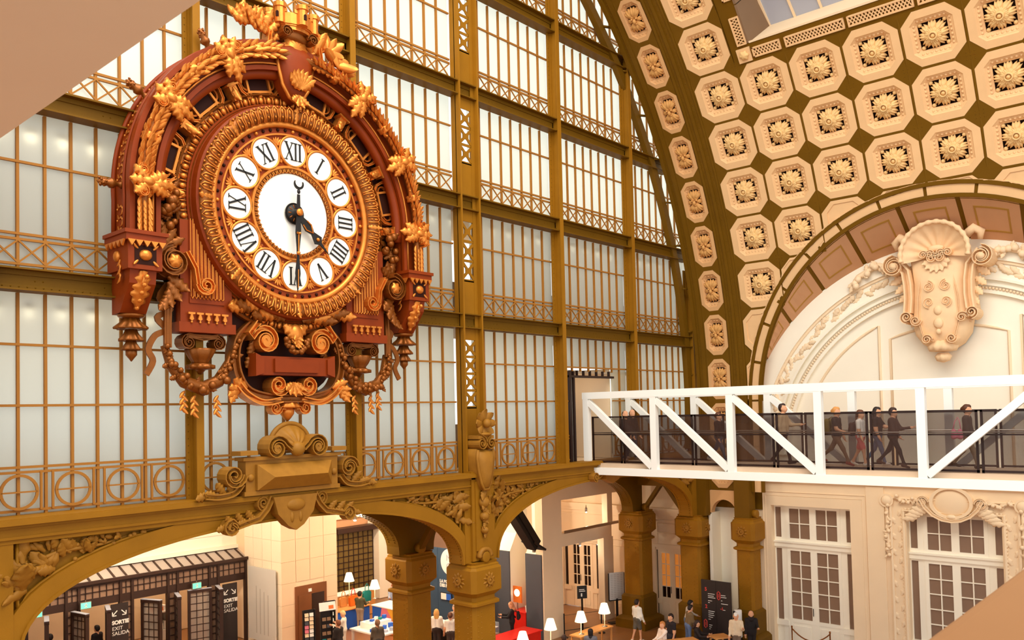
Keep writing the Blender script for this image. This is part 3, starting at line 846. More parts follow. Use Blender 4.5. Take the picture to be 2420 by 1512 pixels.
build('voussoir_backing', MB().add(ring_strip(LRI - .1, LRO + .1, 0, PI, -.03, 60, .05)), 'iron_d', wr)
for i in range(NV):
    p0, p1 = PI * i / NV, PI * (i + 1) / NV
    build('voussoir', MB().add(ring_strip(LRI, LRO, p0 + .008, p1 - .008, .0, 6)), 'cream', wr)
for s in (-1, 1):
    for k in range(2):
        a, b = sorted((LY + s * LRI, LY + s * LRO))
        build('voussoir', MB().add(box(XC + RV, XC + RV + .06, a, b, 6.2 + 1.85 * k, 8.03 + 1.85 * k)), 'cream', wr)
# splayed soffit panels
WZ, WR = 7.7, 7.72      # white arch on the wall plane
def wpt(phi):   # matching point on the wall arch: same height fraction
    a0 = math.asin((LZ - WZ) / WR); a = a0 + (PI - 2 * a0) * phi / PI
    return (XW - .02, LY + WR * math.cos(a), WZ + WR * math.sin(a))
def soff(phi, t):
    a, b = ring_pt(phi, LRI - .05), wpt(phi); return tuple(a[i] + (b[i] - a[i]) * t for i in range(3))
def patch(p0, p1, t0, t1, n=6, dz=0.0):
    v = []; f = []
    for i in range(n + 1):
        p = p0 + (p1 - p0) * i / n
        for t in (t0, t1):
            q = soff(p, t); d = np.array((0, q[1] - LY, q[2] - LZ + 1)); d /= np.linalg.norm(d)
            v.append(tuple(np.array(q) - d * dz)); v.append(tuple(np.array(q) + d * .1))
    for i in range(n):
        k = 4 * i
        f += [(k, k + 2, k + 6, k + 4), (k + 1, k + 5, k + 7, k + 3), (k, k + 4, k + 5, k + 1), (k + 2, k + 3, k + 7, k + 6)]
    f += [(0, 1, 3, 2), (4 * n, 4 * n + 2, 4 * n + 3, 4 * n + 1)]
    return v, f
build('soffit_backing', MB().add(patch(-.06, PI + .06, -.02, 1.02, 50, -.03)), 'iron_d', wr)
NS = 11
for i in range(NS):
    p0, p1 = PI * i / NS + .012, PI * (i + 1) / NS - .012
    o = build('soffit_panel', MB().add(patch(p0, p1, .0, 1.0, 6)), 'tan', wr)
    e = .05; mb = MB()
    for (a, b, c, d) in ((p0 + e, p1 - e, .2, .24), (p0 + e, p1 - e, .76, .8), (p0 + e, p0 + e + .009, .2, .8), (p1 - e - .009, p1 - e, .2, .8)):
        mb.add(patch(a, b, c, d, 4, .012))
    build('line_frame', mb, 'gline', o)
# tympanum wall and mouldings (local wall coordinates)
def half_ring(R0, R1, y0, y1, n=60, a0=0.0, a1=PI):
    A = [(R0 * math.cos(a), WZ + R0 * math.sin(a)) for a in np.linspace(a0, a1, n + 1)]
    B = [(R1 * math.cos(a), WZ + R1 * math.sin(a)) for a in np.linspace(a0, a1, n + 1)]
    return strip(A, B, y0, y1)
onw('tympanum', MB().add(prism([(7.9 * math.cos(a), WZ + 7.9 * math.sin(a)) for a in np.linspace(0, PI, 60)] + [(-7.9, 6.6), (7.9, 6.6)], .3, .5)), 'stone_w')
onw('archivolt_face', MB().add(half_ring(7.05, 7.9, -.02, .3)), 'stone_w')
onw('archivolt_step', MB().add(half_ring(6.95, 7.05, .04, .3)), 'stone')
onw('garland_bed', MB().add(half_ring(6.45, 6.95, .1, .3)), 'stone_w')
onw('inner_moulding', MB().add(half_ring(6.36, 6.45, .0, .3)).add(half_ring(6.16, 6.24, .06, .3)).add(half_ring(5.9, 6.0, .14, .3)), 'stone_w')
onw('inner_band', MB().add(half_ring(6.0, 6.36, .16, .3)), 'stone_w')
leafS = MB().add(leaf(.4, .24, 3, .1, .3, .03, 10, .35), smooth=True).mesh('leaf', 'stone')
gar = ob('arch_garland', None, wr, TW)
rnd = random.Random(5)
for i in range(110):
    a = .1 + (PI - .2) * i / 109
    if abs(a - PI / 2) < .14: continue
    R_ = 6.7 + (rnd.random() - .5) * .18
    ob('leaf', leafS, gar, Tr(R_ * math.cos(a), .1, WZ + R_ * math.sin(a)) @ Ry(-(a - PI / 2) + (PI / 2 if a < PI / 2 else -PI / 2) * -1 + (rnd.random() - .5) * 1.6) @ Rx((rnd.random() - .5) * .5) @ Sc(.8 + .3 * rnd.random()))
mb = MB()
for i in range(170):
    a = .05 + (PI - .1) * i / 169
    mb.add(ball((6.08 * math.cos(a), .12, WZ + 6.08 * math.sin(a)), (.05, .04, .05), 6, 4), None, True)
onw('egg_moulding', mb, 'stone', kind='stuff')
for (x0, x1) in ((-4.9, -2.35), (-1.95, 1.95), (2.35, 4.9)):
    top = lambda x: WZ + math.sqrt(5.45 ** 2 - x * x)
    xs = np.linspace(x0, x1, 12)
    P = [(x0, 7.0)] + [(x, top(x) - (.0 if abs(x0) > 2.2 else .7)) for x in xs] + [(x1, 7.0)]
    mb = MB().add(tube([(x, .28, z) for x, z in P], .05, 6), smooth=True)
    onw('panel_moulding', mb, 'stone')
# side piers of the wall, lower wall with door openings
def wbox(x0, x1, z0, z1, y0=0.0, y1=.6): return box(x0, x1, y0, y1, z0, z1)
D1, D2, DH = (-6.77, -3.58), (-1.56, 1.54), 5.65
D3 = (3.6, 6.75)
mb = MB()
for x0, x1 in ((-8.3, D1[0]), (D1[1], D2[0]), (D2[1], D3[0]), (D3[1], 12)): mb.add(wbox(x0, x1, 0, DH))
mb.add(wbox(-8.3, 12, DH, 6.75))
onw('lower_wall', mb, 'stone')
mb = MB().add(wbox(-7.9, 12, 6.75, 6.95, -.25, .5)).add(wbox(-7.9, 12, 6.95, 7.15, -.4, .5)).add(wbox(-7.9, 12, 6.6, 6.75, -.1, .5)); onw('cornice', mb, 'stone')
for (x0, x1) in ((-7.1, -3.0),):
    onw('panel_moulding', MB().add(tube([(x0, 0, .3), (x0, 0, 6.2), (x1, 0, 6.2), (x1, 0, .3)], .03, 5)).add(tube([(x0 + .12, 0, .3), (x0 + .12, 0, 6.05), (x1 - .12, 0, 6.05), (x1 - .12, 0, .3)], .015, 4)), 'stone')
onw('pilaster', MB().add(wbox(-2.95, -2.3, 0, 6.55, -.05, .1)), 'stone')
onw('pilaster', MB().add(wbox(2.3, 2.95, 0, 6.55, -.05, .1)), 'stone')
# carved frame of the central door
for k, (e, dy, m_) in enumerate(((.08, -.04, 'stone'), (.52, -.1, 'stone'))):
    onw('door_frame', MB().add(tube([(D2[0] - e, -.02, 0), (D2[0] - e, -.02, DH + e), (D2[1] + e, -.02, DH + e), (D2[1] + e, -.02, 0)], .07, 6)), m_)
mb = MB()
for i in range(44):
    z = .2 + i * .125
    for s in (D2[0] - .13, D2[1] + .13): mb.add(ball((s, -.02, z), (.045, .04, .055), 6, 4), None, True)
for i in range(26):
    mb.add(ball((D2[0] + i * .124, -.02, DH + .14), (.055, .04, .045), 6, 4), None, True)
onw('egg_moulding', mb, 'stone', kind='stuff')
lf = MB().add(leaf(.3, .2, 2, .1, .25, .03, 8), smooth=True).mesh('leaf', 'stone')
for s in (D2[0] - .32, D2[1] + .32):
    fr = ob('leaf_border', None, wr, TW)
    for i in range(19): ob('leaf', lf, fr, Tr(s + .06 * (-1) ** i, -.0, .3 + i * .29) @ Ry(.5 * (-1) ** i))
def garland(pts, name, n, size, m='stone', seed=1, parent=None, T=None):
    """swag of leaves and fruit along a path in wall coordinates"""
    g = ob(name, None, parent, T); r = random.Random(seed); P = np.array(pts, float)
    seg = np.linspace(0, len(P) - 1.001, n)
    lm = {'stone': leafS, 'orn': leafB}.get(m, leafS)
    build('stem', MB().add(tube(pts, size * .35, 6), smooth=True), m, g)
    bm = MB().add(ball((0, 0, 0), size * .42, 8, 5), smooth=True).mesh('fruit', m)
    for i, t in enumerate(seg):
        k = int(t); q = P[k] + (P[k + 1] - P[k]) * (t - k)
        if i % 3: ob('leaf', lm, g, Tr(q[0], q[1] - size * .2, q[2]) @ Ry(r.random() * 6.28) @ Rx((r.random() - .5) * .7) @ Sc(size * 2.6))
        else: ob('fruit', bm, g, Tr(q[0] + (r.random() - .5) * size, q[1] - size * .4, q[2] + (r.random() - .5) * size))
    return g
for s in (-1, 1):
    o_ = empty('door_garland', TW @ Vector((s * 2.2, 0, 6.2)), kind='thing', category='garland',
               label='carved stone leaf garland %s the central door cartouche' % ('left of' if s < 0 else 'right of'))
    o_.rotation_euler = (0, 0, -PI / 2)
    build('medallion', MB().add(ball((0, -.05, -.12), (.2, .12, .2), 14, 8), smooth=True).add(ringsweep([(-.03, 0), (-.03, .1), (.03, .1), (.03, 0)], .22, n=20), Tr(0, 0, -.12)), 'stone', o_)
    garland([(-s * .3, -.05, .0), (-s * .7, -.05, -.15), (-s * 1.1, -.05, .0)], 'swag', 16, .16, 'stone', 3 + s, o_)
    garland([(0, -.05, -.35), (0, -.05, -1.0), (.02, -.05, -1.7), (0, -.05, -2.2)], 'drop', 22, .17, 'stone', 7 + s, o_)
# oval cartouche over the central door
oc = empty('door_cartouche', TW @ Vector((0, 0, 6.1)), kind='thing', category='cartouche', label='oval stone cartouche with palm fronds above the central cream door')
oc.rotation_euler = (0, 0, -PI / 2)
build('oval_shield', MB().add(ringsweep([(-.05, 0), (-.04, .16), (.05, .16), (.07, 0)], .52, n=36), Sc(1.25, 1, 1)).add(ball((0, -.02, 0), (.62, .12, .5), 20, 8), smooth=True), 'stone', oc)
build('strapwork', MB().add(scroll([(-1.0, .1), (-.85, -.2), (-.6, -.45), (-.3, -.6), (0, -.64), (.3, -.6), (.6, -.45), (.85, -.2), (1.0, .1)], .12, -.2, 0)).add(scroll(spiral(-.95, .0, .22, .05, 0, 1.5), .07, -.18, 0)).add(scroll(spiral(.95, .0, .22, .05, PI, -1.5), .07, -.18, 0)).add(ball((0, -.12, -.5), (.18, .1, .09), 10, 6), None, True), 'stone', oc)
for s in (-1, 1):
    for k in range(5): ob('frond', leafS, oc, Tr(s * (.75 + .1 * k), -.05, -.35 - .06 * k) @ Ry(s * (1.0 + .18 * k)) @ Sc(1.3))
# far-end niche between the corner pillars
ni = empty('wall_niche', kind='structure', category='wall', label='narrow cream niche between the two olive wall pillars')
mb = MB().add(box(XW + .2, XW + .4, -2.2, .0, 0, 6.6)); build('niche_back', mb, 'stone_w', ni)
P = [(-.72, 5.2), (-.72, 6.21), (.72, 6.21), (.72, 5.2)] + ell(0, 5.2, .58, .62, 16, 0, PI)
build('niche_arch', MB().add(prism(P, 0, .3)), 'ovalp', ni, Tr(XC + RV, -1.37, 0) @ Matrix(((0, 1, 0, 0), (-1, 0, 0, 0), (0, 0, 1, 0), (0, 0, 0, 1))))
build('niche_jamb', MB().add(box(XC + RV, XW + .3, -2.1, -1.98, 0, 5.25)).add(box(XC + RV, XW + .3, -.8, -.66, 0, 5.25)), 'stone_w', ni)
# wall pillar continues above its capital
build('wall_rib', MB().add(box(31.75, 32.3, -2.66, -2.0, 5.15, 9.0)).add(box(31.7, 32.3, -.75, -.1, 5.15, 9.0)), 'iron_d', ni)

# ---- french doors
def french_door(name, T, wd, h, label, pm='taupe', mm='stone_w', rows=5, lit=None, top=True, transom=4.08, side=.5):
    d = empty(name, (0, 0, 0), kind='structure', category='door', label=label)
    d.matrix_basis = T
    th = transom if top else h
    def bx(nm, x0, x1, z0, z1, y0=0.0, y1=.08, m=mm, par=None): return build(nm, MB().add(box(x0, x1, y0, y1, z0, z1)), m, par or d)
    hw = wd / 2
    # side lights
    for s in (-1, 1):
        a, b = sorted((s * hw, s * (hw - side)))
        c0, c1 = a + (.04 if s < 0 else .22), b - (.22 if s < 0 else .04)
        l = ob('side_light', None, d)
        bx('stile', a, c0, 0, h, par=l); bx('stile', c1, b, 0, h, par=l)
        bx('pane', c0, c1, 1.0, th - .2, .05, .07, pm, l); bx('panel', c0, c1, .0, .78, .03, .08, mm, l); bx('ledge', a, b, .78, 1.0, -.06, .08, mm, l)
        if top: bx('pane', c0, c1, th + .25, h - .1, .05, .07, pm, l); bx('rail', c0, c1, h - .1, h, par=l); bx('rail', c0, c1, th - .2, th + .25, par=l)
    bx('transom_rail', -hw, hw, th - .12, th + .06, -.08, .1); bx('transom_lip', -hw, hw, th + .06, th + .12, -.13, .1)
    li = hw - side
    def leafpanel(x0, x1, z0, z1, nc, nr, nm, kick):
        l = ob(nm, None, d)
        bx('stile', x0, x0 + .13, z0, z1, -.02, .07, par=l); bx('stile', x1 - .13, x1, z0, z1, -.02, .07, par=l)
        bx('rail', x0 + .13, x1 - .13, z1 - .14, z1, -.02, .07, par=l); bx('rail', x0 + .13, x1 - .13, kick, kick + .14, -.02, .07, par=l)
        if kick > z0 + .2:
            bx('kick_panel', x0 + .13, x1 - .13, z0, kick, .0, .06, par=l); bx('kick_mould', x0 + .2, x1 - .2, z0 + .12, kick - .12, -.02, .02, par=l)
        gx0, gx1, gz0, gz1 = x0 + .13, x1 - .13, kick + .14, z1 - .14
        for i in range(nc):
            for j in range(nr):
                m_ = pm if lit is None else lit(i, j)
                bx('pane', gx0 + (gx1 - gx0) * i / nc, gx0 + (gx1 - gx0) * (i + 1) / nc, gz0 + (gz1 - gz0) * j / nr, gz0 + (gz1 - gz0) * (j + 1) / nr, .03, .05, m_, l)
        for i in range(1, nc): bx('glazing_bar', gx0 + (gx1 - gx0) * i / nc - .02, gx0 + (gx1 - gx0) * i / nc + .02, gz0, gz1, -.01, .04, par=l)
        for j in range(1, nr): bx('glazing_bar', gx0, gx1, gz0 + (gz1 - gz0) * j / nr - .018, gz0 + (gz1 - gz0) * j / nr + .018, -.012, .04, par=l)
        return l
    l1 = leafpanel(-li, 0, .0, th - .12, 2, rows, 'door_leaf', .95); l2 = leafpanel(.0, li, .0, th - .12, 2, rows, 'door_leaf', .95)
    build('handle', MB().add(tube([(-.07, -.06, 1.3), (-.07, -.06, 1.6)], .015, 6)), 'rail', l1)
    if top:
        leafpanel(-li, 0, th + .12, h, 2, 2, 'fanlight', th + .1); leafpanel(0, li, th + .12, h, 2, 2, 'fanlight', th + .1)
    return d
TF = Matrix(((0, 1, 0, 0), (-1, 0, 0, 0), (0, 0, 1, 0), (0, 0, 0, 1)))
for n_, (x0, x1), lb in ((1, D1, 'tall cream glazed double doors behind a brass rope near the olive pillar'), (2, D2, 'tall cream glazed double doors framed by carved stone beneath the cartouche'), (3, D3, 'cream glazed doors behind the parapet at the frame edge')):
    french_door('door_%d' % n_, Tr(XW + .32, LY - (x0 + x1) / 2, 0) @ TF, x1 - x0, DH, lb)
    c = (x0 + x1) / 2

# ---- great plaster cartouche hanging at the crown of the lunette
ct = empty('lunette_cartouche', TW @ Vector((0, 0, 0)), kind='thing', category='cartouche', label='large plaster cartouche with scallop shell crowning the lunette arch')
ct.rotation_euler = (0, 0, -PI / 2)
def shield_pts():
    right = [(.95, 14.9), (.86, 14.0), (.9, 13.2), (.95, 12.6), (.86, 12.1), (.62, 11.75), (.3, 11.55), (0, 11.5)]
    return right + [(-x, z) for x, z in right[::-1][1:]]
P = shield_pts()
mb = MB(); ctr = (0, 13.2)
v = []; f = []; n = len(P)
for s_, y in ((1, .2), (1, -.35), (.9, -.55), (.55, -.72), (.15, -.78)): v += [(x * s_, y, ctr[1] + (z - ctr[1]) * s_) for x, z in P]
for i in range(4):
    for k in range(n - 1): f.append((i * n + k, i * n + k + 1, i * n + n + k + 1, i * n + n + k))
    f.append((i * n + n - 1, i * n, i * n + n, i * n + 2 * n - 1))
f.append(tuple(range(4 * n, 5 * n)))
build('shield', mb.add((v, f), None, True), 'cart', ct)
# scallop shell
v = []; f = []; nr, na = 8, 48
for i in range(nr + 1):
    r = i / nr
    for k in range(na + 1):
        a = -.25 + (PI + .5) * k / na; rib = math.cos(15 * a)
        R_ = r * 1.08
        v.append((R_ * math.cos(a), -.5 - .55 * r ** 2 + .07 * rib * r * (1 - r ** 5), 14.9 + R_ * .98 * math.sin(a)))
for i in range(nr):
    for k in range(na): f.append((i * (na + 1) + k, i * (na + 1) + k + 1, (i + 1) * (na + 1) + k + 1, (i + 1) * (na + 1) + k))
mbs = MB().add((v, f), None, True)
rim = [(1.1 * math.cos(a), -1.05, 14.9 + 1.08 * math.sin(a)) for a in np.linspace(-.2, PI + .2, 60)]
mbs.add(tube(rim, [.08 + .02 * math.cos(i * 1.6) for i in range(60)], 8), None, True)
mbs.add(ball((0, -.68, 15.1), (.28, .12, .12), 10, 6), None, True)
mbs.add(lathe([(.02, -.2), (1.15, -.2), (1.15, .8), (.02, .8)], 30), Tr(0, .0, 14.9) @ Rx(PI / 2) @ Sc(1, 1, -1) @ Sc(.85), True)
build('scallop_shell', mbs, 'cart', ct)
for s in (-1, 1):
    mb = MB()
    side = [(s * (1.25 + .15), 14.85), (s * 1.05, 14.4), (s * .98, 13.9), (s * .97, 13.4), (s * 1.02, 12.9)]
    mb.add(scroll(side, .28, -.75, .1)); mb.add(scroll(spiral(s * 1.42, 14.62, .36, .08, PI / 2, s * -1.6), .13, -.85, .1))
    mb.add(lathe([(.12, -.9), (.12, .1)], 12), Tr(s * 1.42, 0, 14.62) @ Rx(PI / 2) @ Sc(1, 1, -1), True)
    mb.add(scroll(spiral(s * 1.05, 12.75, .2, .05, -PI / 2, s * 1.4), .1, -.8, .0))
    build('volute', mb, 'cart', ct)
    for k in range(6):
        ob('acanthus', MB().add(leaf(.55, .34, 4, .25, .25, .04, 14, .35), smooth=True).mesh('acanthus', 'cart') if k == 0 and s == -1 else bpy.data.meshes['acanthus'], ct, Tr(s * (1.2 - .07 * k), -.35, 14.3 - .32 * k) @ Ry(s * (2.2 + .1 * k)) @ Sc(.95 - .07 * k))
    mb = MB()
    mb.add(tube([(s * .95, -.6, 15.45), (s * 1.2, -.6, 15.65), (s * 1.4, -.5, 15.5), (s * 1.35, -.45, 15.25)], [.16, .17, .15, .08], 8), None, True)
    build('shell_curl', mb, 'cart', ct)
    gl = garland([(s * 1.7, -.1, 14.65), (s * 2.1, -.1, 14.85), (s * 2.5, -.1, 14.7), (s * 2.9, -.1, 14.5), (s * 3.1, -.1, 14.2)], 'side_garland', 26, .3, 'stone', 11 + s, ct)
mb = MB()
for k, (x, z, r) in enumerate(((0, 14.75, .3), (-.28, 14.9, .2), (.28, 14.9, .2))): mb.add(scroll(spiral(x - .12, z, r * .6, .05, 0, 1.3), .09, -.85, -.5)); mb.add(scroll(spiral(x + .12, z, r * .6, .05, PI, -1.3), .09, -.85, -.5))
build('shell_scrolls', mb, 'cart', ct)
for k in range(7):
    a = (k - 3) * .42
    ob('acanthus', bpy.data.meshes['acanthus'], ct, Tr(0, -.66, 14.72) @ Ry(PI + a) @ Sc(.9))
mb = MB()
for s in (-1, 1):
    mb.add(scroll(spiral(s * .28, 13.75, .2, .04, PI / 2, s * 1.3), .08, -.82, -.6)); mb.add(scroll(spiral(s * .28, 13.2, .18, .04, -PI / 2, s * 1.4), .08, -.82, -.6))
    mb.add(scroll([(s * .5, 14.1), (s * .62, 13.4), (s * .66, 12.6), (s * .5, 12.0), (s * .2, 11.85)], .06, -.72, -.5))
    mb.add(scroll(spiral(s * .75, 12.6, .18, .04, 0, s * 1.3), .09, -.8, -.3)); mb.add(scroll(spiral(s * .4, 11.9, .16, .04, 0, -s * 1.3), .09, -.8, -.3))
for z, r in ((12.9, .14), (12.45, .16), (12.15, .09)): mb.add(ball((0, -.76, z), (r, .1, r * 1.2), 10, 6), None, True)
build('shield_relief', mb, 'cart', ct)
build('base_scallop', MB().add(flower_lathe([(.05, -.1), (.42, -.06), (.48, .1), (.3, .3), (.1, .34)], 32, 10, .08), Tr(0, -.3, 11.55), True).add(flower_lathe([(.03, -.42), (.2, -.36), (.26, -.2), (.16, -.08)], 24, 8, .1), Tr(0, -.3, 11.5), True), 'cart', ct)
# brass rope barrier before the first door
rp = empty('rope_barrier', (XW - .55, -4.9, 0), kind='thing', category='barrier', label='brass rope barrier standing before the tall cream doors')
for s in (-1, 1): build('post', MB().add(lathe([(.16, 0), (.16, .02), (.025, .05), (.025, .95), (.04, .97), (.03, 1.02), (.005, 1.03)], 10), Tr(0, s * .75, 0), True), 'gold_d', rp)
build('rope', MB().add(tube([(0, t * .75, .92 - .38 * (1 - t * t)) for t in np.linspace(-1, 1, 13)], .025, 6), smooth=True), 'gold_d', rp)
# ================================================================== the great clock  (local x right, -y forward, z up; origin at the dial centre on the wall)
ck = empty('station_clock', (11.75, 0, 14.65), kind='thing', category='clock', label='monumental gilded and russet station clock hung on the glass gable')
def ckb(name, mb, m, parent=None, T=None, **p): return build(name, mb, m, parent or ck, T, **p)
def pol(R, a): return (R * math.cos(a), R * math.sin(a))
def radial(R, deg, w=0.0):
    """frame on the clock face at radius R: local z points outward"""
    a = math.radians(deg); return Tr(R * math.cos(a), -w, R * math.sin(a)) @ Ry(PI / 2 - a)
gl_small = MB().add(leaf(.25, .105, 1, .18, .3, .02, 6, .05), smooth=True).mesh('leaf', 'gold')
ac_g = MB().add(leaf(.46, .3, 4, .28, .28, .035, 14, .38), smooth=True).mesh('acanthus', 'gold')
ac_d = MB().add(leaf(.46, .3, 4, .28, .28, .035, 14, .38), smooth=True).mesh('acanthus', 'gold_d')
bead_g = MB().add(ball((0, 0, 0), .05, 8, 6), smooth=True).mesh('bead', 'gold')
fruit_me = MB().add(ball((0, 0, 0), .09, 8, 6), smooth=True).mesh('fruit', 'gold_d')
# --- case: arched drum with straight legs
A0 = math.radians(-4)
outer = [(4.05, -1.1)] + [pol(4.05, a) for a in np.linspace(A0, PI - A0, 60)] + [(-4.05, -1.1)]
inner = [(3.42, -1.1)] + [pol(3.42, a) for a in np.linspace(A0, PI - A0, 60)] + [(-3.42, -1.1)]
case = ckb('case', MB().add(strip(inner, outer, -.78, 0)), 'brown')
ckb('front_moulding', MB().add(strip([(x * .985, z * .985 if z > 0 else z) for x, z in outer], [(x * 1.012, z * 1.012 if z > 0 else z) for x, z in outer], -.9, -.72)).add(strip([(x * 1.0, z) for x, z in inner], [(x * 1.03, z * 1.03 if z > 0 else z) for x, z in inner], -.86, -.7)), 'brown', case)
mid = [(3.58, -1.1)] + [pol(3.58, a) for a in np.linspace(A0, PI - A0, 60)] + [(-3.58, -1.1)]
ckb('inner_gilt_line', MB().add(tube([(x, -.83, z) for x, z in mid], .03, 5), smooth=True), 'gold', case)
ckb('rim_moulding', MB().add(tube([(x * 1.01, -.1, z * 1.01 if z > 0 else z) for x, z in outer], .05, 6), smooth=True).add(tube([(x * 1.01, -.62, z * 1.01 if z > 0 else z) for x, z in outer], .035, 6), smooth=True), 'brown', case)
# running scrolls on the drum's side
sw = MB().add(tube([(.0, 0, -.13), (.0, -.1, -.12), (.0, -.15, -.03), (.0, -.06, .05), (.0, .06, .03), (0, .1, .12)], [.012, .022, .026, .026, .022, .012], 5), smooth=True).add(ball((0, .12, .0), .028, 6, 4), None, True).mesh('side_scroll', 'gold')
for k in range(-3, 34):
    if k < 0:
        for s in (-1,): ob('side_scroll', sw, case, Tr(s * 4.06, -.36, -.25 + k * .24 + .0))
    else:
        a = 180 - k * 3.6 - 2
        ob('side_scroll', sw, case, Tr(*(lambda q: (q[0], -.36, q[1]))(pol(4.06, math.radians(a)))) @ Ry(PI / 2 - math.radians(a)) @ Ry(PI / 2) @ Rz(0) @ Matrix.Identity(4))
# --- body plate behind everything
body = [(3.45, -1.2)] + [pol(3.45, a) for a in np.linspace(A0, PI - A0, 50)] + [(-3.45, -1.2), (-2.95, -1.9), (-2.9, -3.0), (-1.55, -3.0), (-1.0, -2.7), (1.0, -2.7), (1.55, -3.0), (2.9, -3.0), (2.95, -1.9)]
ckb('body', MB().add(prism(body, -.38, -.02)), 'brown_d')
cav = ckb('cavetto', MB().add(ringsweep([(0, .38), (-.12, .44), (-.2, .58), (-.2, .7), (.02, .78)], 3.46, A0, PI - A0, 70), smooth=True), 'brown')
ckb('gilt_bar', MB().add(tube([(x, -.56, z) for x, z in [pol(3.37, a) for a in np.linspace(0, PI, 60)]], .05, 6), smooth=True), 'gold_d')
# --- laurel garland round the arch
gar_c = ob('laurel_garland', None, ck)
gp = [(3.82, -1.02)] + [pol(3.82, a) for a in np.linspace(A0, PI - A0, 70)] + [(-3.82, -1.02)]
build('laurel_core', MB().add(tube([(x, -.93, z) for x, z in gp], .10, 8), smooth=True), 'gold_d', gar_c)
for k in range(94):
    deg = -4 + 188 * k / 93
    if abs(deg - 90) < 9: continue
    dirn = -1 if deg > 90 else 1     # leaves point to the crown
    rj = random.Random(k)
    for j, (dr, dw, tw) in enumerate(((-.06, .98, .9), (.0, 1.04, .0), (.06, .98, -.9))):
        ob('leaf', gl_small, gar_c, radial(3.82 + dr, deg + rj.random(), dw) @ Ry(dirn * -PI / 2 + tw * .55 * -dirn + rj.random() * .4 - .2) @ Rx(.25 + .2 * rj.random()) @ Sc(.95 + .2 * rj.random()))
    if k % 2: ob('bead', bead_g, gar_c, radial(3.82 + .13 * (-1) ** (k // 2), deg, 1.05) @ Sc(.6))
for s in (-1, 1):
    for k in range(6):
        for dr, tw in ((-.09, .4), (0, 0), (.09, -.4)): ob('leaf', gl_small, gar_c, Tr(s * 3.82 + dr, -1.0, -.32 - .12 * k) @ Ry(PI + tw * .5) @ Sc(.95))
band_me = MB().add(ringsweep([(-.075, .02), (-.05, .05), (.05, .05), (.075, .02)], .15, n=12), Rx(PI / 2), True).mesh('ribbon_band', 'gold')
for deg in (15, 45, 73, 107, 135, 165):
    o_ = ob('ribbon_band', MB().add(lathe([(.15, -.09), (.175, -.06), (.16, 0), (.175, .06), (.15, .09)], 14), smooth=True).mesh('ribbon_band', 'gold') if deg == 15 else rb_me, gar_c, radial(3.82, deg, .93) @ Ry(PI / 2))
    if deg == 15: rb_me = o_.data
# acanthus mounts, finials and consoles every 30 degrees
pine = MB().add(lathe([(.03, 0), (.1, .02), (.075, .06), (.05, .14), (.12, .22), (.13, .3), (.08, .36), (.1, .42), (.09, .5), (.05, .58), (.01, .62)], 12), smooth=True)
for k in range(14): pine.add(ball((.085 * math.cos(k * 2.4), .085 * math.sin(k * 2.4), .4 + .013 * k), .035, 6, 4), None, True)
pine_me = pine.mesh('finial', 'gold_d')
mount = MB()
for k in range(3): mount.add(leaf(.40, .3, 4, .12, .3, .04, 16, .5), Tr(0, -.14, -.06) @ Ry((k - 1) * .7) @ Rx(.05), True)
for k in range(3): mount.add(leaf((.5, .62, .5)[k], .3, 5, -.08, .3, .04, 18, .5), Tr(0, -.14, .02) @ Ry(PI + (k - 1) * .42), True)
mount.add(ball((0, -.16, -.02), (.1, .09, .13), 10, 6), None, True)
for s in (-1, 1): mount.add(scroll(spiral(s * .2, .08, .1, .03, 0, s * 1.2, 14), .045, -.22, -.06))
mount_me = mount.mesh('acanthus_mount', 'gold')
con = MB()
con.add(lathe([(.1, -.16), (.13, -.15), (.13, -.06), (.1, -.05), (.1, .05), (.13, .06), (.13, .15), (.1, .16)], 12), Tr(0, -.16, .26) @ Ry(PI / 2), True)
con.add(box(-.1, .1, -.22, 0, -.3, .12)); con.add(box(-.17, .17, -.26, 0, .02, .06))
for k in range(4): con.add(ball((-.06 + .04 * k, -.29, .26), .022, 6, 4), None, True)
con.add(leaf(.34, .24, 3, .3, .3, .03, 10), Tr(0, -.2, 0) @ Ry(PI), True); con.add(leaf(.3, .2, 3, .3, .3, .03, 10), Tr(.0, -.14, .36), True)
con_me = con.mesh('console', 'gold')
for deg in (0, 30, 60, 120, 150, 180):
    ob('acanthus_mount', mount_me, ck, radial(3.82, deg, .92) @ Sc(1.15))
    ob('console', con_me, ck, radial(3.17, deg, .40) @ Sc(1.0, 1.2, 1.05))
    ob('finial', pine_me, ck, radial(4.05, deg, .45) @ Sc(.85))
# six framed plaques of the frieze
pf = MB()
for x0, x1, z0, z1 in ((-.36, .36, .18, .24), (-.36, .36, -.24, -.18), (-.36, -.3, -.24, .24), (.3, .36, -.24, .24)): pf.add(box(x0, x1, -.1, 0, z0, z1))
for s in (-1, 1):
    pf.add(scroll([(s * .34 + s * .16 * math.sin(t), .16 * math.cos(t)) for t in np.linspace(0, PI, 12)], .035, -.08, 0))
pf_me = pf.mesh('plaque_frame', 'gold')
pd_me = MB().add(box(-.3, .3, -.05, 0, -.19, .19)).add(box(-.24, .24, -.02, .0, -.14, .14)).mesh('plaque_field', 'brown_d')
cs = MB()
for s in (-1, 1):
    cs.add(scroll([(s * x, z) for x, z in spiral(.3, .3, .12, .03, PI, -1.3, 14)], .045, -.1, 0)); cs.add(scroll([(s * .48, .34), (s * .6, .18), (s * .62, 0), (s * .55, -.2), (s * .42, -.3)], .07, -.12, 0))
    cs.add(scroll([(s * x, z) for x, z in spiral(.34, -.28, .1, .03, 0, -1.3, 14)], .04, -.1, 0))
cs.add(flower_lathe([(.02, 0), (.12, .0), (.1, .08), (.02, .1)], 18, 5, .2), Tr(0, -.02, .34) @ Rx(PI / 2), True)
